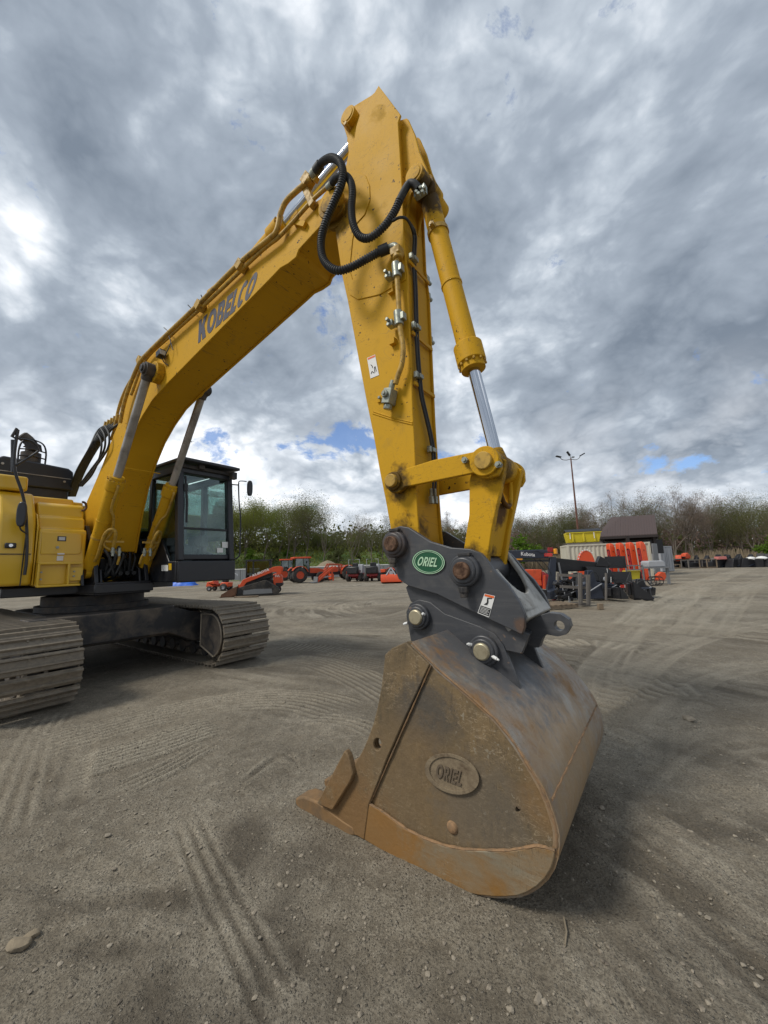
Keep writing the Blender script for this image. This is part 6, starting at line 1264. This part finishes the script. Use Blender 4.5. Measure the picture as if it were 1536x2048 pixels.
# ---- right side: containers, pavilion, lamp mast
def container(loc, rz, L, lab, mat, doorm=None):
    t = empty('shipping_container', loc, rz, lab, 'container'); Wd, Hh = 2.44, 2.6; m = MB(); n = int(L/.28)
    for y0, s_ in ((0, 1), (Wd, -1)):
        P = []
        for i in range(n):
            x = .1+i*(L-.2)/n; d_ = (L-.2)/n; P += [(x, 0), (x+d_*.3, 0), (x+d_*.5, .04), (x+d_*.8, .04)]
        P.append((L-.1, 0)); vs = []
        for a, b in P: vs += [(a, y0+s_*(.03+b), .15), (a, y0+s_*(.03+b), Hh-.1)]
        m.add(vs, [(2*i, 2*i+2, 2*i+3, 2*i+1) for i in range(len(P)-1)])
    m.build('corrugated_side', mat, t, smooth=False)
    m = MB(); m.box((L/2, Wd/2, Hh-.06), (L-.1, Wd-.05, .04)); m.build('roof', mat, t); m = MB()
    for y in (.05, Wd-.05): m.box((L/2, y, .08), (L, .1, .16)); m.box((L/2, y, Hh-.06), (L, .1, .12))
    for x in (.06, L-.06):
        for y in (.06, Wd-.06): m.box((x, y, Hh/2), (.14, .14, Hh+.01))
        m.box((x, Wd/2, .08), (.12, Wd, .16)); m.box((x, Wd/2, Hh-.06), (.12, Wd, .12))
    m.box((.05, Wd/2, Hh/2), (.04, Wd-.1, Hh-.1)); m.build('frame', mat, t, bevel=.01)
    for k in (0, 1):
        d_ = MB().box((L-.02, Wd*(.25+.5*k), Hh/2), (.05, Wd*.46, Hh-.3)).build('door', doorm or M_grym, t, bevel=.01); m = MB()
        for q in (-.3, .3): m.cyl((L+.03, Wd*(.25+.5*k)+q, .2), (L+.03, Wd*(.25+.5*k)+q, Hh-.2), .022, seg=8); m.box((L+.05, Wd*(.25+.5*k)+q, 1.1), (.03, .25, .05))
        m.each('locking_bar', M_gry, d_)
    return t
c0 = far(1140, 1150, 28.6); c1 = far(1308, 1150, 27.4); hd = math.atan2(c1.y-c0.y, c1.x-c0.x)
container((c0.x, c0.y, 0), hd, (Vector((c1.x, c1.y))-Vector((c0.x, c0.y))).length, 'cream corrugated shipping container behind the row of tall orange mower bars', M_cream)
k2 = far(1325, 1140, 40); vw = Vector((k2.x, k2.y, 0)).normalized(); e_ = Matrix.Rotation(R_(-25), 3, 'Z') @ vw; xa_ = Vector((e_.y, -e_.x, 0)); o_ = Vector((k2.x, k2.y, 0))-xa_*6.0
container(o_, math.atan2(xa_.y, xa_.x), 6.0, 'weathered grey shipping container end on beyond the cream container', M_gry, M_gry)
dl = Vector((c1.x, c1.y, 0)); dv = Matrix.Rotation(R_(-14), 3, 'Z') @ dl.normalized(); t = empty('open_container_door', dl+Vector((.05, -.1, 0)), math.atan2(dv.y, dv.x), 'grey ribbed container door swung open at the right end of the cream container', 'container door')
MB().box((.6, 0, 1.3), (1.18, .06, 2.35)).build('door_leaf', M_grym, t, bevel=.01)
for q_ in (.15, .45, .75, 1.05): MB().cyl((q_, .06, .2), (q_, .06, 2.4), .022, seg=8).build('locking_bar', M_gry, t)
# pavilion
t = empty('pavilion', (0, 0, 0), 0, 'open timber pavilion with a brown metal hip roof behind the cream container', 'pavilion')
e0, e1 = far(1196, 1076, 33.5), far(1315, 1069, 32.0); e2 = e1+Vector((3.2, 4.6, 0)); e3 = e0+Vector((3.2, 4.6, 0)); ze = e1.z
for q in (e0, e1, e2, e3): q.z = ze
ra, rb = far(1232, 1036, 35.2), far(1319, 1030, 34.2); zr = rb.z; ra.z = rb.z = zr; rb = (e1+e2)/2; rb.z = zr; ra = rb+(e0-e1)*.78; ra.z = zr
up_ = Vector((0, 0, .06))
m = MB(); m.prism([e0, e1, rb, ra], up_); m.prism([e3, ra, rb, e2], up_); m.prism([e0, ra, e3], up_)
for i in range(22):
    a = e0.lerp(e1, (i+.5)/22); dirr = (rb-(e1)).normalized(); k = min(1, max(0.05, ((a-e0).length)/(ra-e0.lerp(e1, 0)).length*1.25)); b = a+(rb-e1)*min(1, ((a-e0).dot((e1-e0).normalized()))/max(.1, (ra-e0).dot((e1-e0).normalized())))
    m.bar(a+up_*1.2, b+up_*1.2, .035, .05)
m.build('roof', M_roof, t, smooth=False)
m = MB(); m.bar(e0-up_*1.5, e1-up_*1.5, .12, .2); m.bar(e1-up_*1.5, e2-up_*1.5, .12, .2); m.bar(e0-up_*1.5, e3-up_*1.5, .12, .2); m.bar(e3-up_*1.5, e2-up_*1.5, .12, .2); m.prism([e1-Vector((0, 0, .05)), e2-Vector((0, 0, .05)), rb-Vector((0, 0, .1))], Vector((-.08, 0, 0))); m.build('eaves_beam', M_dkb, t)
m = MB()
for a in (e0.lerp(e2, .07), e1.lerp(e3, .07), e2.lerp(e0, .07), e3.lerp(e1, .07), e0.lerp(e1, .5)): m.box((a.x, a.y, ze/2), (.22, .22, ze))
m.each('post', M_dkb, t); cen = (e0+e2)/2; MB().box((cen.x, cen.y, ze-.95), (4.2, 2.6, 1.2), Matrix.Rotation(hd, 3, 'Z')).build('dark_infill', M_imp, t)  # black block filling the space under the eaves
# lamp mast
p = far(1160, 1100, 40); mast_top = far(1148, 916, 40); t = empty('lamp_mast', (p.x, p.y, 0), 0, 'tall thin rust brown lamp mast with three floodlights above the yard', 'lamp mast'); h = mast_top.z
m = MB().tube([(0, 0, 0), (0, 0, h*.45), (0, 0, h)], [.13, .10, .06], 12); m.build('pole', M_rustp, t)
m = MB(); m.tube(spline([(-1.15, 0, h+.12), (-.95, 0, h-.12), (-.5, 0, h-.2), (0, 0, h-.12), (.5, 0, h-.2), (.85, 0, h-.05), (1.05, 0, h+.2)], 4), .035, 6); m.build('bracket_arm', M_grym, t)
for x, z, ry in ((-1.3, h+.2, 15), (1.25, h+.34, -28), (-.2, h+.5, 60)): MB().box((x, 0, z), (.55, .3, .12), Matrix.Rotation(R_(ry), 3, 'Y')).build('floodlight', M_imp, t, bevel=.03)
MB().tube([(0, 0, h), (-.1, 0, h+.4)], .03, 6).build('lamp_stem', M_grym, t); MB().box((.25, 0, h+.1), (.25, .2, .1)).build('sensor', M_grym, t)
# yellow spreader bins on the container
def pallet(loc, rz, lab, w_=1.2, d_=1.0, mat=M_wood, grp=None, name='pallet', cat='pallet'):
    t = empty(name, loc, rz, lab, cat, grp)
    for i in range(7): MB().box((-w_/2+.07+i*(w_-.14)/6, 0, .13), (.1, d_, .022)).build('board', mat, t)
    for y in (-d_/2+.06, 0, d_/2-.06): MB().box((0, y, .065), (w_, .09, .10)).build('runner', mat, t)
    return t
cdir = Vector((math.cos(hd), math.sin(hd), 0)); cn = Vector((-math.sin(hd), math.cos(hd), 0)); C0 = Vector((c0.x, c0.y, 0))
pallet(C0+cdir*1.25+cn*.9+Vector((0, 0, 2.6)), hd, 'long grey wooden pallet on top of the cream container under the yellow bin', 2.4, 1.5, M_woodg)
t = empty('yellow_bin', C0+cdir*1.3+cn*.9+Vector((0, 0, 2.76)), hd, 'yellow plastic spreader bin with a black lid on top of the cream container', 'bin')
m = MB(); bw = 1.2; m.prism([(-bw, -.45, .75), (bw, -.45, .75), (bw-.05, -.42, .45), (bw-.15, -.35, 0), (-bw+.15, -.35, 0), (-bw+.05, -.42, .45)], (0, .9, 0))
for x in (-.75, 0, .75): m.box((x, -.44, .4), (.12, .08, .72))
m.box((0, -.48, .74), (2*bw+.08, .06, .07)); m.build('body', M_ylw, t, bevel=.03); m = MB(); m.prism([(-bw-.02, -.5, .78), (bw+.02, -.5, .78), (bw+.02, 0, 1.0), (-bw-.02, 0, .98)], (0, 0, .04)); m.prism([(-bw-.02, .5, .78), (bw+.02, .5, .78), (bw+.02, 0, 1.0), (-bw-.02, 0, .98)], (0, 0, .04)); m.build('lid', M_imp, t)
for x in (-.95, .7): MB().box((x, -.50, .5), (.05, .02, .45)).build('strap', M_whs, t)
# four upright orange mower bars
for i, (px, dpt, lab) in enumerate(((1234, 27.0, 'upright orange mower bar, farthest left of the four against the cream container'), (1254, 26.4, 'upright orange mower bar, second from the left of four'), (1275, 25.9, 'upright orange mower bar, third from the left of four'), (1297, 25.4, 'upright orange mower bar with white lettering, rightmost and nearest of the four'))):
    p = far(px, 1150, dpt); t = empty('mower_bar', (p.x, p.y, 0), R_(3), lab, 'mower bar', 'four upright orange mower bars'); t.rotation_euler = (R_(-3), R_(-1.2), R_(3))
    P = [(-.20, 0, .05), (.20, 0, .05), (.20, -.02, 2.25), (.15, .02, 2.5), (.05, .1, 2.58), (-.05, .1, 2.58), (-.15, .02, 2.5), (-.20, -.02, 2.25)]
    m = MB().prism(P, (0, .42, 0)); b_ = m.build('guard', M_ora, t, bevel=.04, seg=3); m = MB(); m.box((-.25, .1, 1.1), (.08, .2, 2.0)); m.build('cutter_bar', M_red, t)
    m = MB()
    for k in range(5): m.cyl((-.3, .1, .5+k*.4), (-.22, .1, .5+k*.4), .06, seg=10)
    m.each('cutter_disc', M_imp, t); m = MB().cyl((0, -.045, 2.0), (0, -.01, 2.0), .03, seg=8); m.build('bolt', M_imp, b_); MB().box((0, .55, .35), (.5, .5, .6)).build('hitch', M_imp, t, bevel=.03)
    if i == 3: text_mb('KUBOTA', lambda u, v: (.07+.09*(1-v), -.012, .25+u*.55), 1, .03).build('lettering', M_whs, b_, smooth=False)
# orange half-round blower housing
p = far(1173, 1150, 23); t = empty('snow_blower', (p.x, p.y, 0), R_(-12), 'orange snow blower with a toothed half-round housing left of the mower bars', 'snow blower')
r0 = .95; P = [(r0*.46*math.cos(q)+.1, 0, 1.25+.55*r0*1.5*math.sin(q)) for q in np.linspace(0, math.pi, 16)]; m = MB().prism(P, (0, .5, 0)); m.build('housing', M_ora, t, bevel=.02); m = MB()
for q in np.linspace(.9, 3.0, 9): m.box((.1+.50*math.cos(q), -.03, 1.25+.83*math.sin(q)), (.05, .05, .07))
m.each('tooth', M_whs, t); MB().box((.1, .3, .7), (.9, .5, 1.1)).build('frame', M_ora, t, bevel=.03); MB().cyl((-.3, .0, 1.12), (.55, 0, 1.10), .07, seg=12).build('auger_shaft', M_imp, t); MB().box((-.65, .2, 1.2), (.6, .3, .18)).build('side_arm', M_orad, t)
# folded navy mower, close to the coupler
p = base(1108, 1200); D = p.y; t = empty('folding_mower', (p.x, p.y, 0), R_(-3), 'navy and black folded mower with tail lamps and an amber beacon on a pallet', 'mower'); k = D/FPX
def W(px, py, dy=0): q = far(px, py, D+dy); return Vector((q.x-p.x, q.y-p.y, q.z))
t.rotation_euler = (0, 0, 0)
m = MB(); m.prism([W(1015, 1118), W(1014, 1101), W(1085, 1099), W(1096, 1101), W(1098, 1117), W(1030, 1118)], (0, .5, 0)); hp = m.build('hopper_cover', M_nav, t, bevel=.03)
A_, B_, C_, D2 = (1042, 1111), (1070, 1113), (1070, 1104.5), (1042, 1103.5)
def fq2(u, v): x_ = A_[0]+(B_[0]-A_[0])*u; y_ = A_[1]+(B_[1]-A_[1])*u+(D2[1]-A_[1])*v; return W(x_, y_, -.004)
text_mb('Kubota', fq2, 1, .02).build('lettering', M_whs, hp, smooth=False)
MB().bar(W(1020, 1121, .1), W(1113, 1121, .1), .12, .1).build('cross_beam', M_imp, t); MB().prism([W(1101, 1114), W(1113, 1114), W(1111, 1188), W(1095, 1186)], (0, .18, 0)).build('post', M_nav, t, bevel=.015)
MB().prism([W(1089, 1106, -.03), W(1105, 1106, -.03), W(1105, 1113, -.03), W(1089, 1113, -.03)], (0, .04, 0)).build('tail_lamp', M_lred, t, bevel=.006); MB().prism([W(1092, 1182, -.02), W(1106, 1182, -.02), W(1106, 1185.5, -.02), W(1092, 1185.5, -.02)], (0, .01, 0)).build('number_plate', M_whs, t)
q = W(1111, 1103); m = MB().cyl(q+Vector((0, 0, -.10)), q+Vector((0, 0, .11)), .075, seg=16); m.build('beacon', M_amb, t, bevel=.02); MB().prism([W(1096, 1095, .05), W(1106, 1095, .05), W(1106, 1104, .05), W(1096, 1104, .05)], (0, .06, 0)).build('side_lamp', M_red, t, bevel=.008)
m = MB(); m.tube(spline([W(1068, 1108, -.05), W(1066, 1104, -.06), W(1073, 1101, -.06), W(1085, 1107, -.05), W(1092, 1104, -.04)], 5), .012, 6); m.tube(spline([W(1070, 1118), W(1080, 1130), W(1096, 1150)], 5), .014, 6); m.tube(spline([W(1080, 1118), W(1094, 1132), W(1103, 1150)], 5), .014, 6); m.build('hose', M_rub, t)
m = MB(); m.prism([W(1112, 1116, .05), W(1200, 1125, .3), W(1218, 1128, .3), W(1216, 1136, .3), W(1195, 1141, .3), W(1122, 1144, .05), W(1112, 1143, .05)], (0, .25, 0)); bm_ = m.build('main_beam', M_imp, t, bevel=.012)
MB().prism([W(1160, 1126, .27), W(1176, 1126, .27), W(1176, 1129, .27), W(1160, 1129, .27)], (0, .02, 0)).build('reflector', M_amb, bm_); MB().prism([W(1030, 1117, -.03), W(1045, 1117, -.03), W(1045, 1120, -.03), W(1030, 1120, -.03)], (0, .02, 0)).build('reflector', M_amb, t)
MB().prism([W(1172, 1133, -.02), W(1215, 1135, .2), W(1224, 1142, .2), W(1221, 1166, .2), W(1200, 1169, .2), W(1186, 1160, -.02)], (0, .3, 0)).build('mower_body', M_imp, t, bevel=.015)
m = MB()
for a, b, c, d_ in ((1203, 1136, 1204, 1147), (1214, 1137, 1215, 1147), (1222, 1154, 1222, 1165)): m.tube([W(a, b, .16), W(c, d_, .16)], .012, 6); 
m.each('linkage_rod', M_whs, t); q = W(1209, 1158, .15); m = MB().cyl(q, q+Vector((0, -.06, 0)), .085, seg=16); m.build('gearbox', M_gry, t, bevel=.02)
m = MB(); m.prism([W(1192, 1132, .2), W(1200, 1112, .2), W(1212, 1118, .2), W(1220, 1128, .2), W(1216, 1134, .2)], (0, .2, 0)); m.build('end_bracket', M_imp, t, bevel=.01)
m = MB(); m.prism([W(1171, 1176, -.1), W(1184, 1165, -.1), W(1215, 1162, .3), W(1232, 1170, .3), W(1205, 1184, .1), W(1184, 1183, -.1)], (0, .25, 0)); m.build('skirt', M_nav, t, bevel=.01); m = MB(); m.tube(spline([W(1168, 1181, -.15), W(1175, 1176, -.15), W(1190, 1177, -.1), W(1200, 1166, -.1)], 5), .02, 8); m.tube([W(1180, 1186, -.15), W(1191, 1189, -.15)], .02, 8); m.each('hose', M_gry, t)
MB().bar(W(1117, 1125, -.02), W(1124, 1160, -.05), .05, .05).build('stay', M_grym, t); MB().box(W(1131, 1196, -.15), (.12, .08, .12)).build('red_reflector', M_lred, t); MB().box(W(1108, 1192, .1), (.10, .2, .5)).build('foot', M_red, t, bevel=.01); MB().box(W(1128, 1158, .25), (.3, .25, 1.0)).build('wheel_frame', M_imp, t, bevel=.03)
pt = base(1112, 1218); pallet(Vector((pt.x, pt.y+.45, 0)), R_(14), 'tan wooden pallet under the folded navy mower', 1.3, 1.1); pallet(Vector((pt.x-1.0, pt.y+.7, 0)), R_(8), 'wooden pallet partly hidden by the black coupler', 1.2, 1.1)
o = MB().box((0, 0, .09), (.15, .12, .18)).build('wood_block', M_wood, bevel=.008, label='small tan wood block alone on the dirt by the rack posts', cat='wood block'); o.location = base(1201, 1217)
# orange hopper spreader
t = empty('hopper_spreader', (0, 0, 0), 0, 'bright orange hopper spreader behind the coupler beside the navy post', 'spreader'); D = 13.4; q0 = far(1075, 1185, D); p = Vector((q0.x, q0.y, 0)); t.location = p
m = MB(); m.prism([W(1040, 1140), W(1084, 1139), W(1083, 1159), W(1062, 1160), W(1045, 1158)], (0, .9, 0)); m.prism([W(1045, 1158), W(1083, 1159), W(1085, 1172), W(1060, 1170)], (0, .8, 0)); m.build('hopper', M_ora, t, bevel=.02); MB().prism([W(1085, 1142), W(1098, 1150), W(1092, 1179), (W(1085, 1176))], (0, .5, 0)).build('side_frame', M_red, t, bevel=.02); m = MB(); m.prism([W(1040, 1178), W(1095, 1180), W(1095, 1192), W(1045, 1192)], (0, .7, 0)); m.build('base_frame', M_imp, t, bevel=.02); MB().prism([W(1088, 1150, -.05), W(1091, 1150, -.05), W(1091, 1178, -.05), W(1087, 1178, -.05)], (0, .06, 0)).build('rib', M_ora, t)
# wooden rack of black implements
t = empty('timber_rack', (0, 0, 0), 0, 'tall timber rack with grey posts standing right of the navy mower', 'rack'); D = 13.0; q0 = far(1168, 1208, D); p = Vector((q0.x, q0.y, 0)); t.location = p
def zp(px, py0, py1, dy, w_): a, b = W(px, py0, dy), W(px+ (1 if py1 > 1200 else 0), py1, dy); b.z = max(b.z, 0); return MB().bar(a, b, w_, w_)
for px, a, b, dy in ((1158, 1145, 1208, 0), (1162, 1146, 1208, .12), (1174, 1150, 1209, 0), (1178, 1150, 1209, .12), (1116, 1146, 1203, 1.0), (1212, 1146, 1200, 1.1)): zp(px, a, b, dy, .055).build('post', M_woodg, t)
for a, b in (((1118, 1150), (1180, 1152)), ((1120, 1173), (1182, 1176)), ((1128, 1207), (1180, 1209))): MB().bar(W(*a, .14), W(*b, .14), .04, .09).build('rail', M_woodg, t)
r = random.Random(8)
for i in range(7):
    px = r.uniform(1120, 1178); py = r.uniform(1158, 1196); t = empty('stored_implement', (0, 0, 0), 0, 'black implement stored in the timber rack behind the posts', 'implement', 'black implements in the timber rack'); q0 = far(px, 1200, 13.6+r.uniform(0, .5)); t.location = (q0.x, q0.y, 0); z = CH-(py-1119)/FPX*q0.y
    MB().box((0, 0, z), (.35, .3, .12), Matrix.Rotation(r.uniform(-.5, .5), 3, 'Y')).build('bracket', M_imp, t, bevel=.02); MB().bar((-.15, 0, z-.1), (.2, 0, z+.15), .04, .05).build('arm', M_imp, t); MB().cyl((.05, -.15, z), (.05, -.15, z-.28), .014, seg=8).build('rod', M_gry, t)
# black buckets and other attachments
def skid_bucket(px, py, D_, w_, h_, rz, lab, grp=None, tilt=0, mat=M_imp):
    q = far(px, py, D_); t = empty('attachment_bucket', (q.x, q.y, max(0, q.z)), R_(rz), lab, 'bucket', grp); P = [(0, 0), (0, h_), (-.06*h_, h_), (-.1*h_, .1*h_), (-.95*h_, .0), (-1.0*h_, -.0), (-.9*h_, -.04*h_)]
    m = MB(); m.prism([(a, -w_/2, b) for a, b in P], (0, w_, 0)); m.build('shell', mat, t); 
    for y in (-w_/2, w_/2-.02): MB().prism([(0, y, 0), (0, y, h_), (-.15*h_, y, h_), (-.95*h_, y, .15*h_), (-.98*h_, y, 0)], (0, .02, 0)).build('side_plate', mat, t)
    MB().box((.06, 0, h_*.55), (.1, w_*.45, h_*.7)).build('mounting_plate', mat, t, bevel=.01); return t
skid_bucket(1262, 1196, 15.2, 1.5, .62, 155, 'large black wedge-shaped bucket lying in front of the striped barrier'); skid_bucket(1232, 1135, 17.5, .8, .5, 60, 'small black bucket perched in front of the first mower bar'); skid_bucket(1243, 1164, 17, .9, .45, 30, 'black angled bucket behind the large wedge-shaped one'); skid_bucket(1215, 1196, 14.6, 1.1, .4, 200, 'low black bucket between the timber rack and the wedge-shaped bucket')
q = base(1292, 1196); t = empty('grapple_frame', q, R_(-25), 'black slatted skid frame leaning at the right end of the attachments', 'grapple frame'); t.rotation_euler[0] = R_(-35)
for i in range(4): MB().box((-.2+i*.13, 0, .22), (.03, .05, .45)).build('slat', M_imp, t)
for z in (.02, .43): MB().box((0, 0, z), (.5, .07, .05)).build('cross_bar', M_nav, t)
q = far(1264, 1172, 16.5); t = empty('road_barrier', (q.x, q.y, 0), R_(4), 'red and white striped barrier board on low legs behind the black bucket', 'barrier'); z = q.z
for i in range(6): MB().box((-.42+i*.165, 0, z), (.163, .03, .12)).build('stripe_board', M_whs if i % 2 else M_lred, t)
for x in (-.35, .35): MB().box((x, .03, z/2), (.04, .04, z)).build('leg', M_woodg, t)
q = far(1270, 1150, 19); t = empty('steel_rack', (q.x, q.y, 0), R_(2), 'grey steel rack holding a yellow box between the mower bars', 'rack'); zt, zb_ = far(1270, 1131, 19).z, far(1270, 1160, 19).z
for x in (-.40, .42):
    for y in (0, .6): MB().box((x, y, zt/2), (.06, .06, zt)).build('post', M_grym, t)
for z in (zt, zb_, (zt*.7+zb_*.3)): MB().box((0, 0, z), (.85, .05, .05)).build('rail', M_grym, t)
MB().box((0, .3, zb_), (.85, .6, .04)).build('shelf', M_grym, t)
t = empty('yellow_box', (q.x+.02, q.y+.28, zb_+.02), R_(2), 'yellow plastic box sitting in the grey steel rack', 'box'); MB().prism([(-.3, -.2, .36), (.3, -.2, .36), (.26, -.18, 0), (-.26, -.18, 0)], (0, .4, 0)).build('body', M_ylw, t, bevel=.02); MB().box((0, 0, .40), (.64, .44, .06)).build('lid', M_ylw, t, bevel=.015)
q = far(1316, 1150, 22); t = empty('equipment_skid', (q.x, q.y, 0), R_(-6), 'grey rounded tank on a steel skid in front of the container doors', 'tank'); z0 = far(1316, 1134, 22).z
m = MB(); m.prism([(-.45, 0, z0), (-.45, 0, z0+.28), (-.38, 0, z0+.36), (.36, 0, z0+.36), (.46, 0, z0+.25), (.48, 0, z0)], (0, .8, 0)); m.build('tank', M_gry, t, bevel=.05, seg=3); MB().box((.05, .35, z0-.04), (1.15, .9, .07)).build('deck', M_grym, t)
for x in (-.4, .55): MB().box((x, .05, z0/2), (.14 if x > 0 else .08, .08, z0)).build('leg', M_grym, t)
q = base(1312, 1170); t = empty('cage_roller', q, R_(20), 'black cage roller lying beside the rightmost mower bar', 'cage roller')
for k_ in range(9): a_ = k_*.7; MB().bar((-.28, .24*math.cos(a_), .26+.24*math.sin(a_)), (.28, .24*math.cos(a_+.3), .26+.24*math.sin(a_+.3)), .03, .03).build('bar', M_imp, t)
for x in (-.28, 0, .28): MB().tube([(x, .25*math.cos(a_), .26+.25*math.sin(a_)) for a_ in np.linspace(0, 6.283, 17)], .018, 6, False).build('ring', M_imp, t)
q = base(1325, 1162); o = MB().prism([(-.3, 0, .05), (.15, 0, .05), (.3, 0, .3), (.25, 0, .55), (0, 0, .6), (-.25, 0, .4)], (0, .3, 0)).build('mower_cover', M_ora, bevel=.03, label='small rounded orange cover beneath the grey tank', cat='cover'); o.location = q
r = random.Random(31)
for i in range(11):
    px = 1122+i*15.5+r.uniform(-4, 4); dd = r.uniform(14.6, 19); q = far(px, 1150, dd); hh = r.uniform(.5, 1.15)*(1.0 if i < 7 else .75)
    t = empty('stacked_implement', (q.x, q.y, 0), R_(r.uniform(-40, 40)), 'black implement crowded behind the timber rack and black buckets', 'implement', 'black implements crowded behind the rack')
    m = MB(); m.prism([(-.45, 0, .05), (.45, 0, .05), (.5, 0, hh*.5), (.2, 0, hh*.62), (.1, 0, hh), (-.08, 0, hh), (-.15, 0, hh*.6), (-.5, 0, hh*.45)], (0, .35, 0)); m.build('frame', M_imp if i % 4 else M_nav, t, bevel=.02)
    MB().cyl((-.3, -.05, hh*.2), (.35, -.05, hh*.55), .022, seg=8).build('cylinder_rod', M_gry, t); MB().tube(spline([(-.35, -.06, .1), (-.1, -.1, hh*.8), (.2, -.06, hh*.9), (.4, -.05, .3)], 5), .016, 6).build('hose', M_rub, t)
    if i % 3 == 0: MB().box((.3, -.04, hh*.4), (.12, .03, .08)).build('warning_plate', M_amb if i % 2 else M_whs, t)
for px, dd, w_, lab in ((1150, 21, 1.1, 'red-orange tiller body glimpsed left of the orange blower'), (1206, 20.5, .9, 'red-orange implement glimpsed right of the orange blower'), (1240, 21, .8, 'red-orange gearbox unit below the mower bars')):
    q = far(px, 1150, dd); t = empty('orange_unit', (q.x, q.y, .1), R_(r.uniform(-30, 30)), lab, 'implement'); MB().prism([(-w_/2, 0, 0), (w_/2, 0, 0), (w_/2, 0, .45), (.1, 0, .7), (-w_/2, 0, .6)], (0, .5, 0)).build('housing', M_ora, t, bevel=.04); MB().box((0, -.02, .25), (w_*.5, .06, .25)).build('gearbox', M_imp, t, bevel=.02)
# ---- far row along the reeds at right
r = random.Random(21)
def crate_frame(px, py, w_, h_, lab, mat=M_wood, dp=1.0):
    t = empty('wooden_crate', base(px, py), R_(r.uniform(-12, 12)), lab, 'crate')
    for x in (-w_/2, w_/2):
        for y in (0, dp): MB().box((x, y, h_/2), (.09, .09, h_)).build('post', mat, t)
    for z in (.1, h_):
        for y in (0, dp): MB().box((0, y, z), (w_, .08, .1)).build('rail', mat, t)
    MB().box((0, dp/2, h_*.42), (w_*.7, dp*.6, h_*.55)).build('packed_machine', M_imp, t, bevel=.06); return t
crate_frame(1352, 1137, 1.0, .5, 'low yellowish wooden crate nearest the grey container in the far row'); crate_frame(1392, 1136.5, 1.8, 1.0, 'wide wooden crate frame in the far row left of the tall yellow one', M_woodg); crate_frame(1425, 1136, 1.2, 1.05, 'tall yellowish crate frame standing alone in the middle of the far row'); crate_frame(1372, 1136, 1.0, 1.1, 'brown crate frame under the orange machine in the far row')
def rotor(px, py, dz, lab):
    q = base(px, py); t = empty('orange_implement', (q.x, q.y, dz), R_(r.uniform(0, 60)), lab, 'implement'); MB().prism([(-.45, -.3, 0), (.4, -.3, 0), (.5, -.3, .35), (.1, -.3, .75), (-.3, -.3, .6)], (0, .6, 0)).build('housing', M_ora, t, bevel=.05); MB().cyl((-.5, -.35, .2), (-.5, .35, .2), .1, seg=12).build('drum', M_imp, t)
rotor(1374, 1136, 1.15, 'orange implement on top of the brown crate in the far row'); rotor(1360, 1136.5, .9, 'second orange implement next to the grey container')
def far_attach(px, py, kind, lab):
    q = base(px, py); t = empty('attachment', q, R_(r.uniform(-25, 25)), lab, 'attachment', 'black attachments in the far row', 1.45)
    if kind == 0: MB().prism([(-.8, 0, 0), (.8, 0, 0), (.8, 0, .7), (.5, 0, .75), (.4, 0, 1.05), (.2, 0, .75), (-.3, 0, .75), (-.4, 0, 1.1), (-.55, 0, .7), (-.8, 0, .65)], (0, .5, 0)).build('body', M_imp, t, bevel=.02)
    elif kind == 1: m = MB(); m.prism([(-1.0, 0, 0), (.9, 0, 0), (1.1, 0, .6), (-.8, 0, .7)], (0, .6, 0)); m.build('body', M_imp, t, bevel=.02)
    else:
        MB().box((0, .3, .3), (1.4, .5, .45)).build('body', M_imp, t, bevel=.04); MB().box((.1, .2, .65), (.7, .4, .3)).build('engine', M_grym, t, bevel=.04)
    MB().bar((-.5, -.02, .1), (.5, -.02, .5), .06, .06).build('brace', M_nav, t)
for i, (px, kd) in enumerate(((1345, 2), (1358, 1), (1400, 1), (1410, 0), (1433, 2), (1441, 2), (1455, 0), (1470, 0), (1484, 1), (1498, 0), (1512, 1), (1524, 2), (1538, 0), (1556, 1), (1575, 2))): far_attach(px, 1136.5-(px-1340)*.017, kd, 'black attachment in the far row before the reeds')
for px, lab in ((1500, 'white bag on the black attachments in the far row, left of two'), (1522, 'white wrapped bundle right of the white bag in the far row')): 
    q = base(px, 1133.5); o = stone_mesh(2, .55, px).build('wrapped_bundle', M_whs, label=lab, cat='bundle'); o.location = (q.x, q.y-.3, .95)
q = base(1445, 1135); o = MB().prism([(-.55, 0, 0), (.55, 0, 0), (.5, 0, .35), (-.5, 0, .35)], (0, .6, 0)).build('pink_crate', M_pink, bevel=.04, label='pink covered box beside the tall yellowish crate frame', cat='box'); o.location = (q.x, q.y-.2, .95)
# birds
for px, py, lab in ((388, 841, 'small dark bird flying above the cab roof, upper of two'), (383, 884, 'small dark bird flying above the cab roof, lower of two')):
    q = far(px, py, 30); m = MB(); m.add([(-.2, 0, .06), (-.08, 0, .1), (0, .05, .02), (.09, 0, .09), (.22, 0, .03), (.08, -.05, .04), (0, -.12, .0), (-.08, -.05, .05)], [(0, 1, 2, 7), (2, 3, 4, 5), (2, 5, 6, 7)]); m.tube([(0, .1, 0), (0, 0, 0), (0, -.14, .01)], [.01, .03, .008], 6); o = m.build('bird', M_imp, label=lab, cat='bird', smooth=True); o.location = q
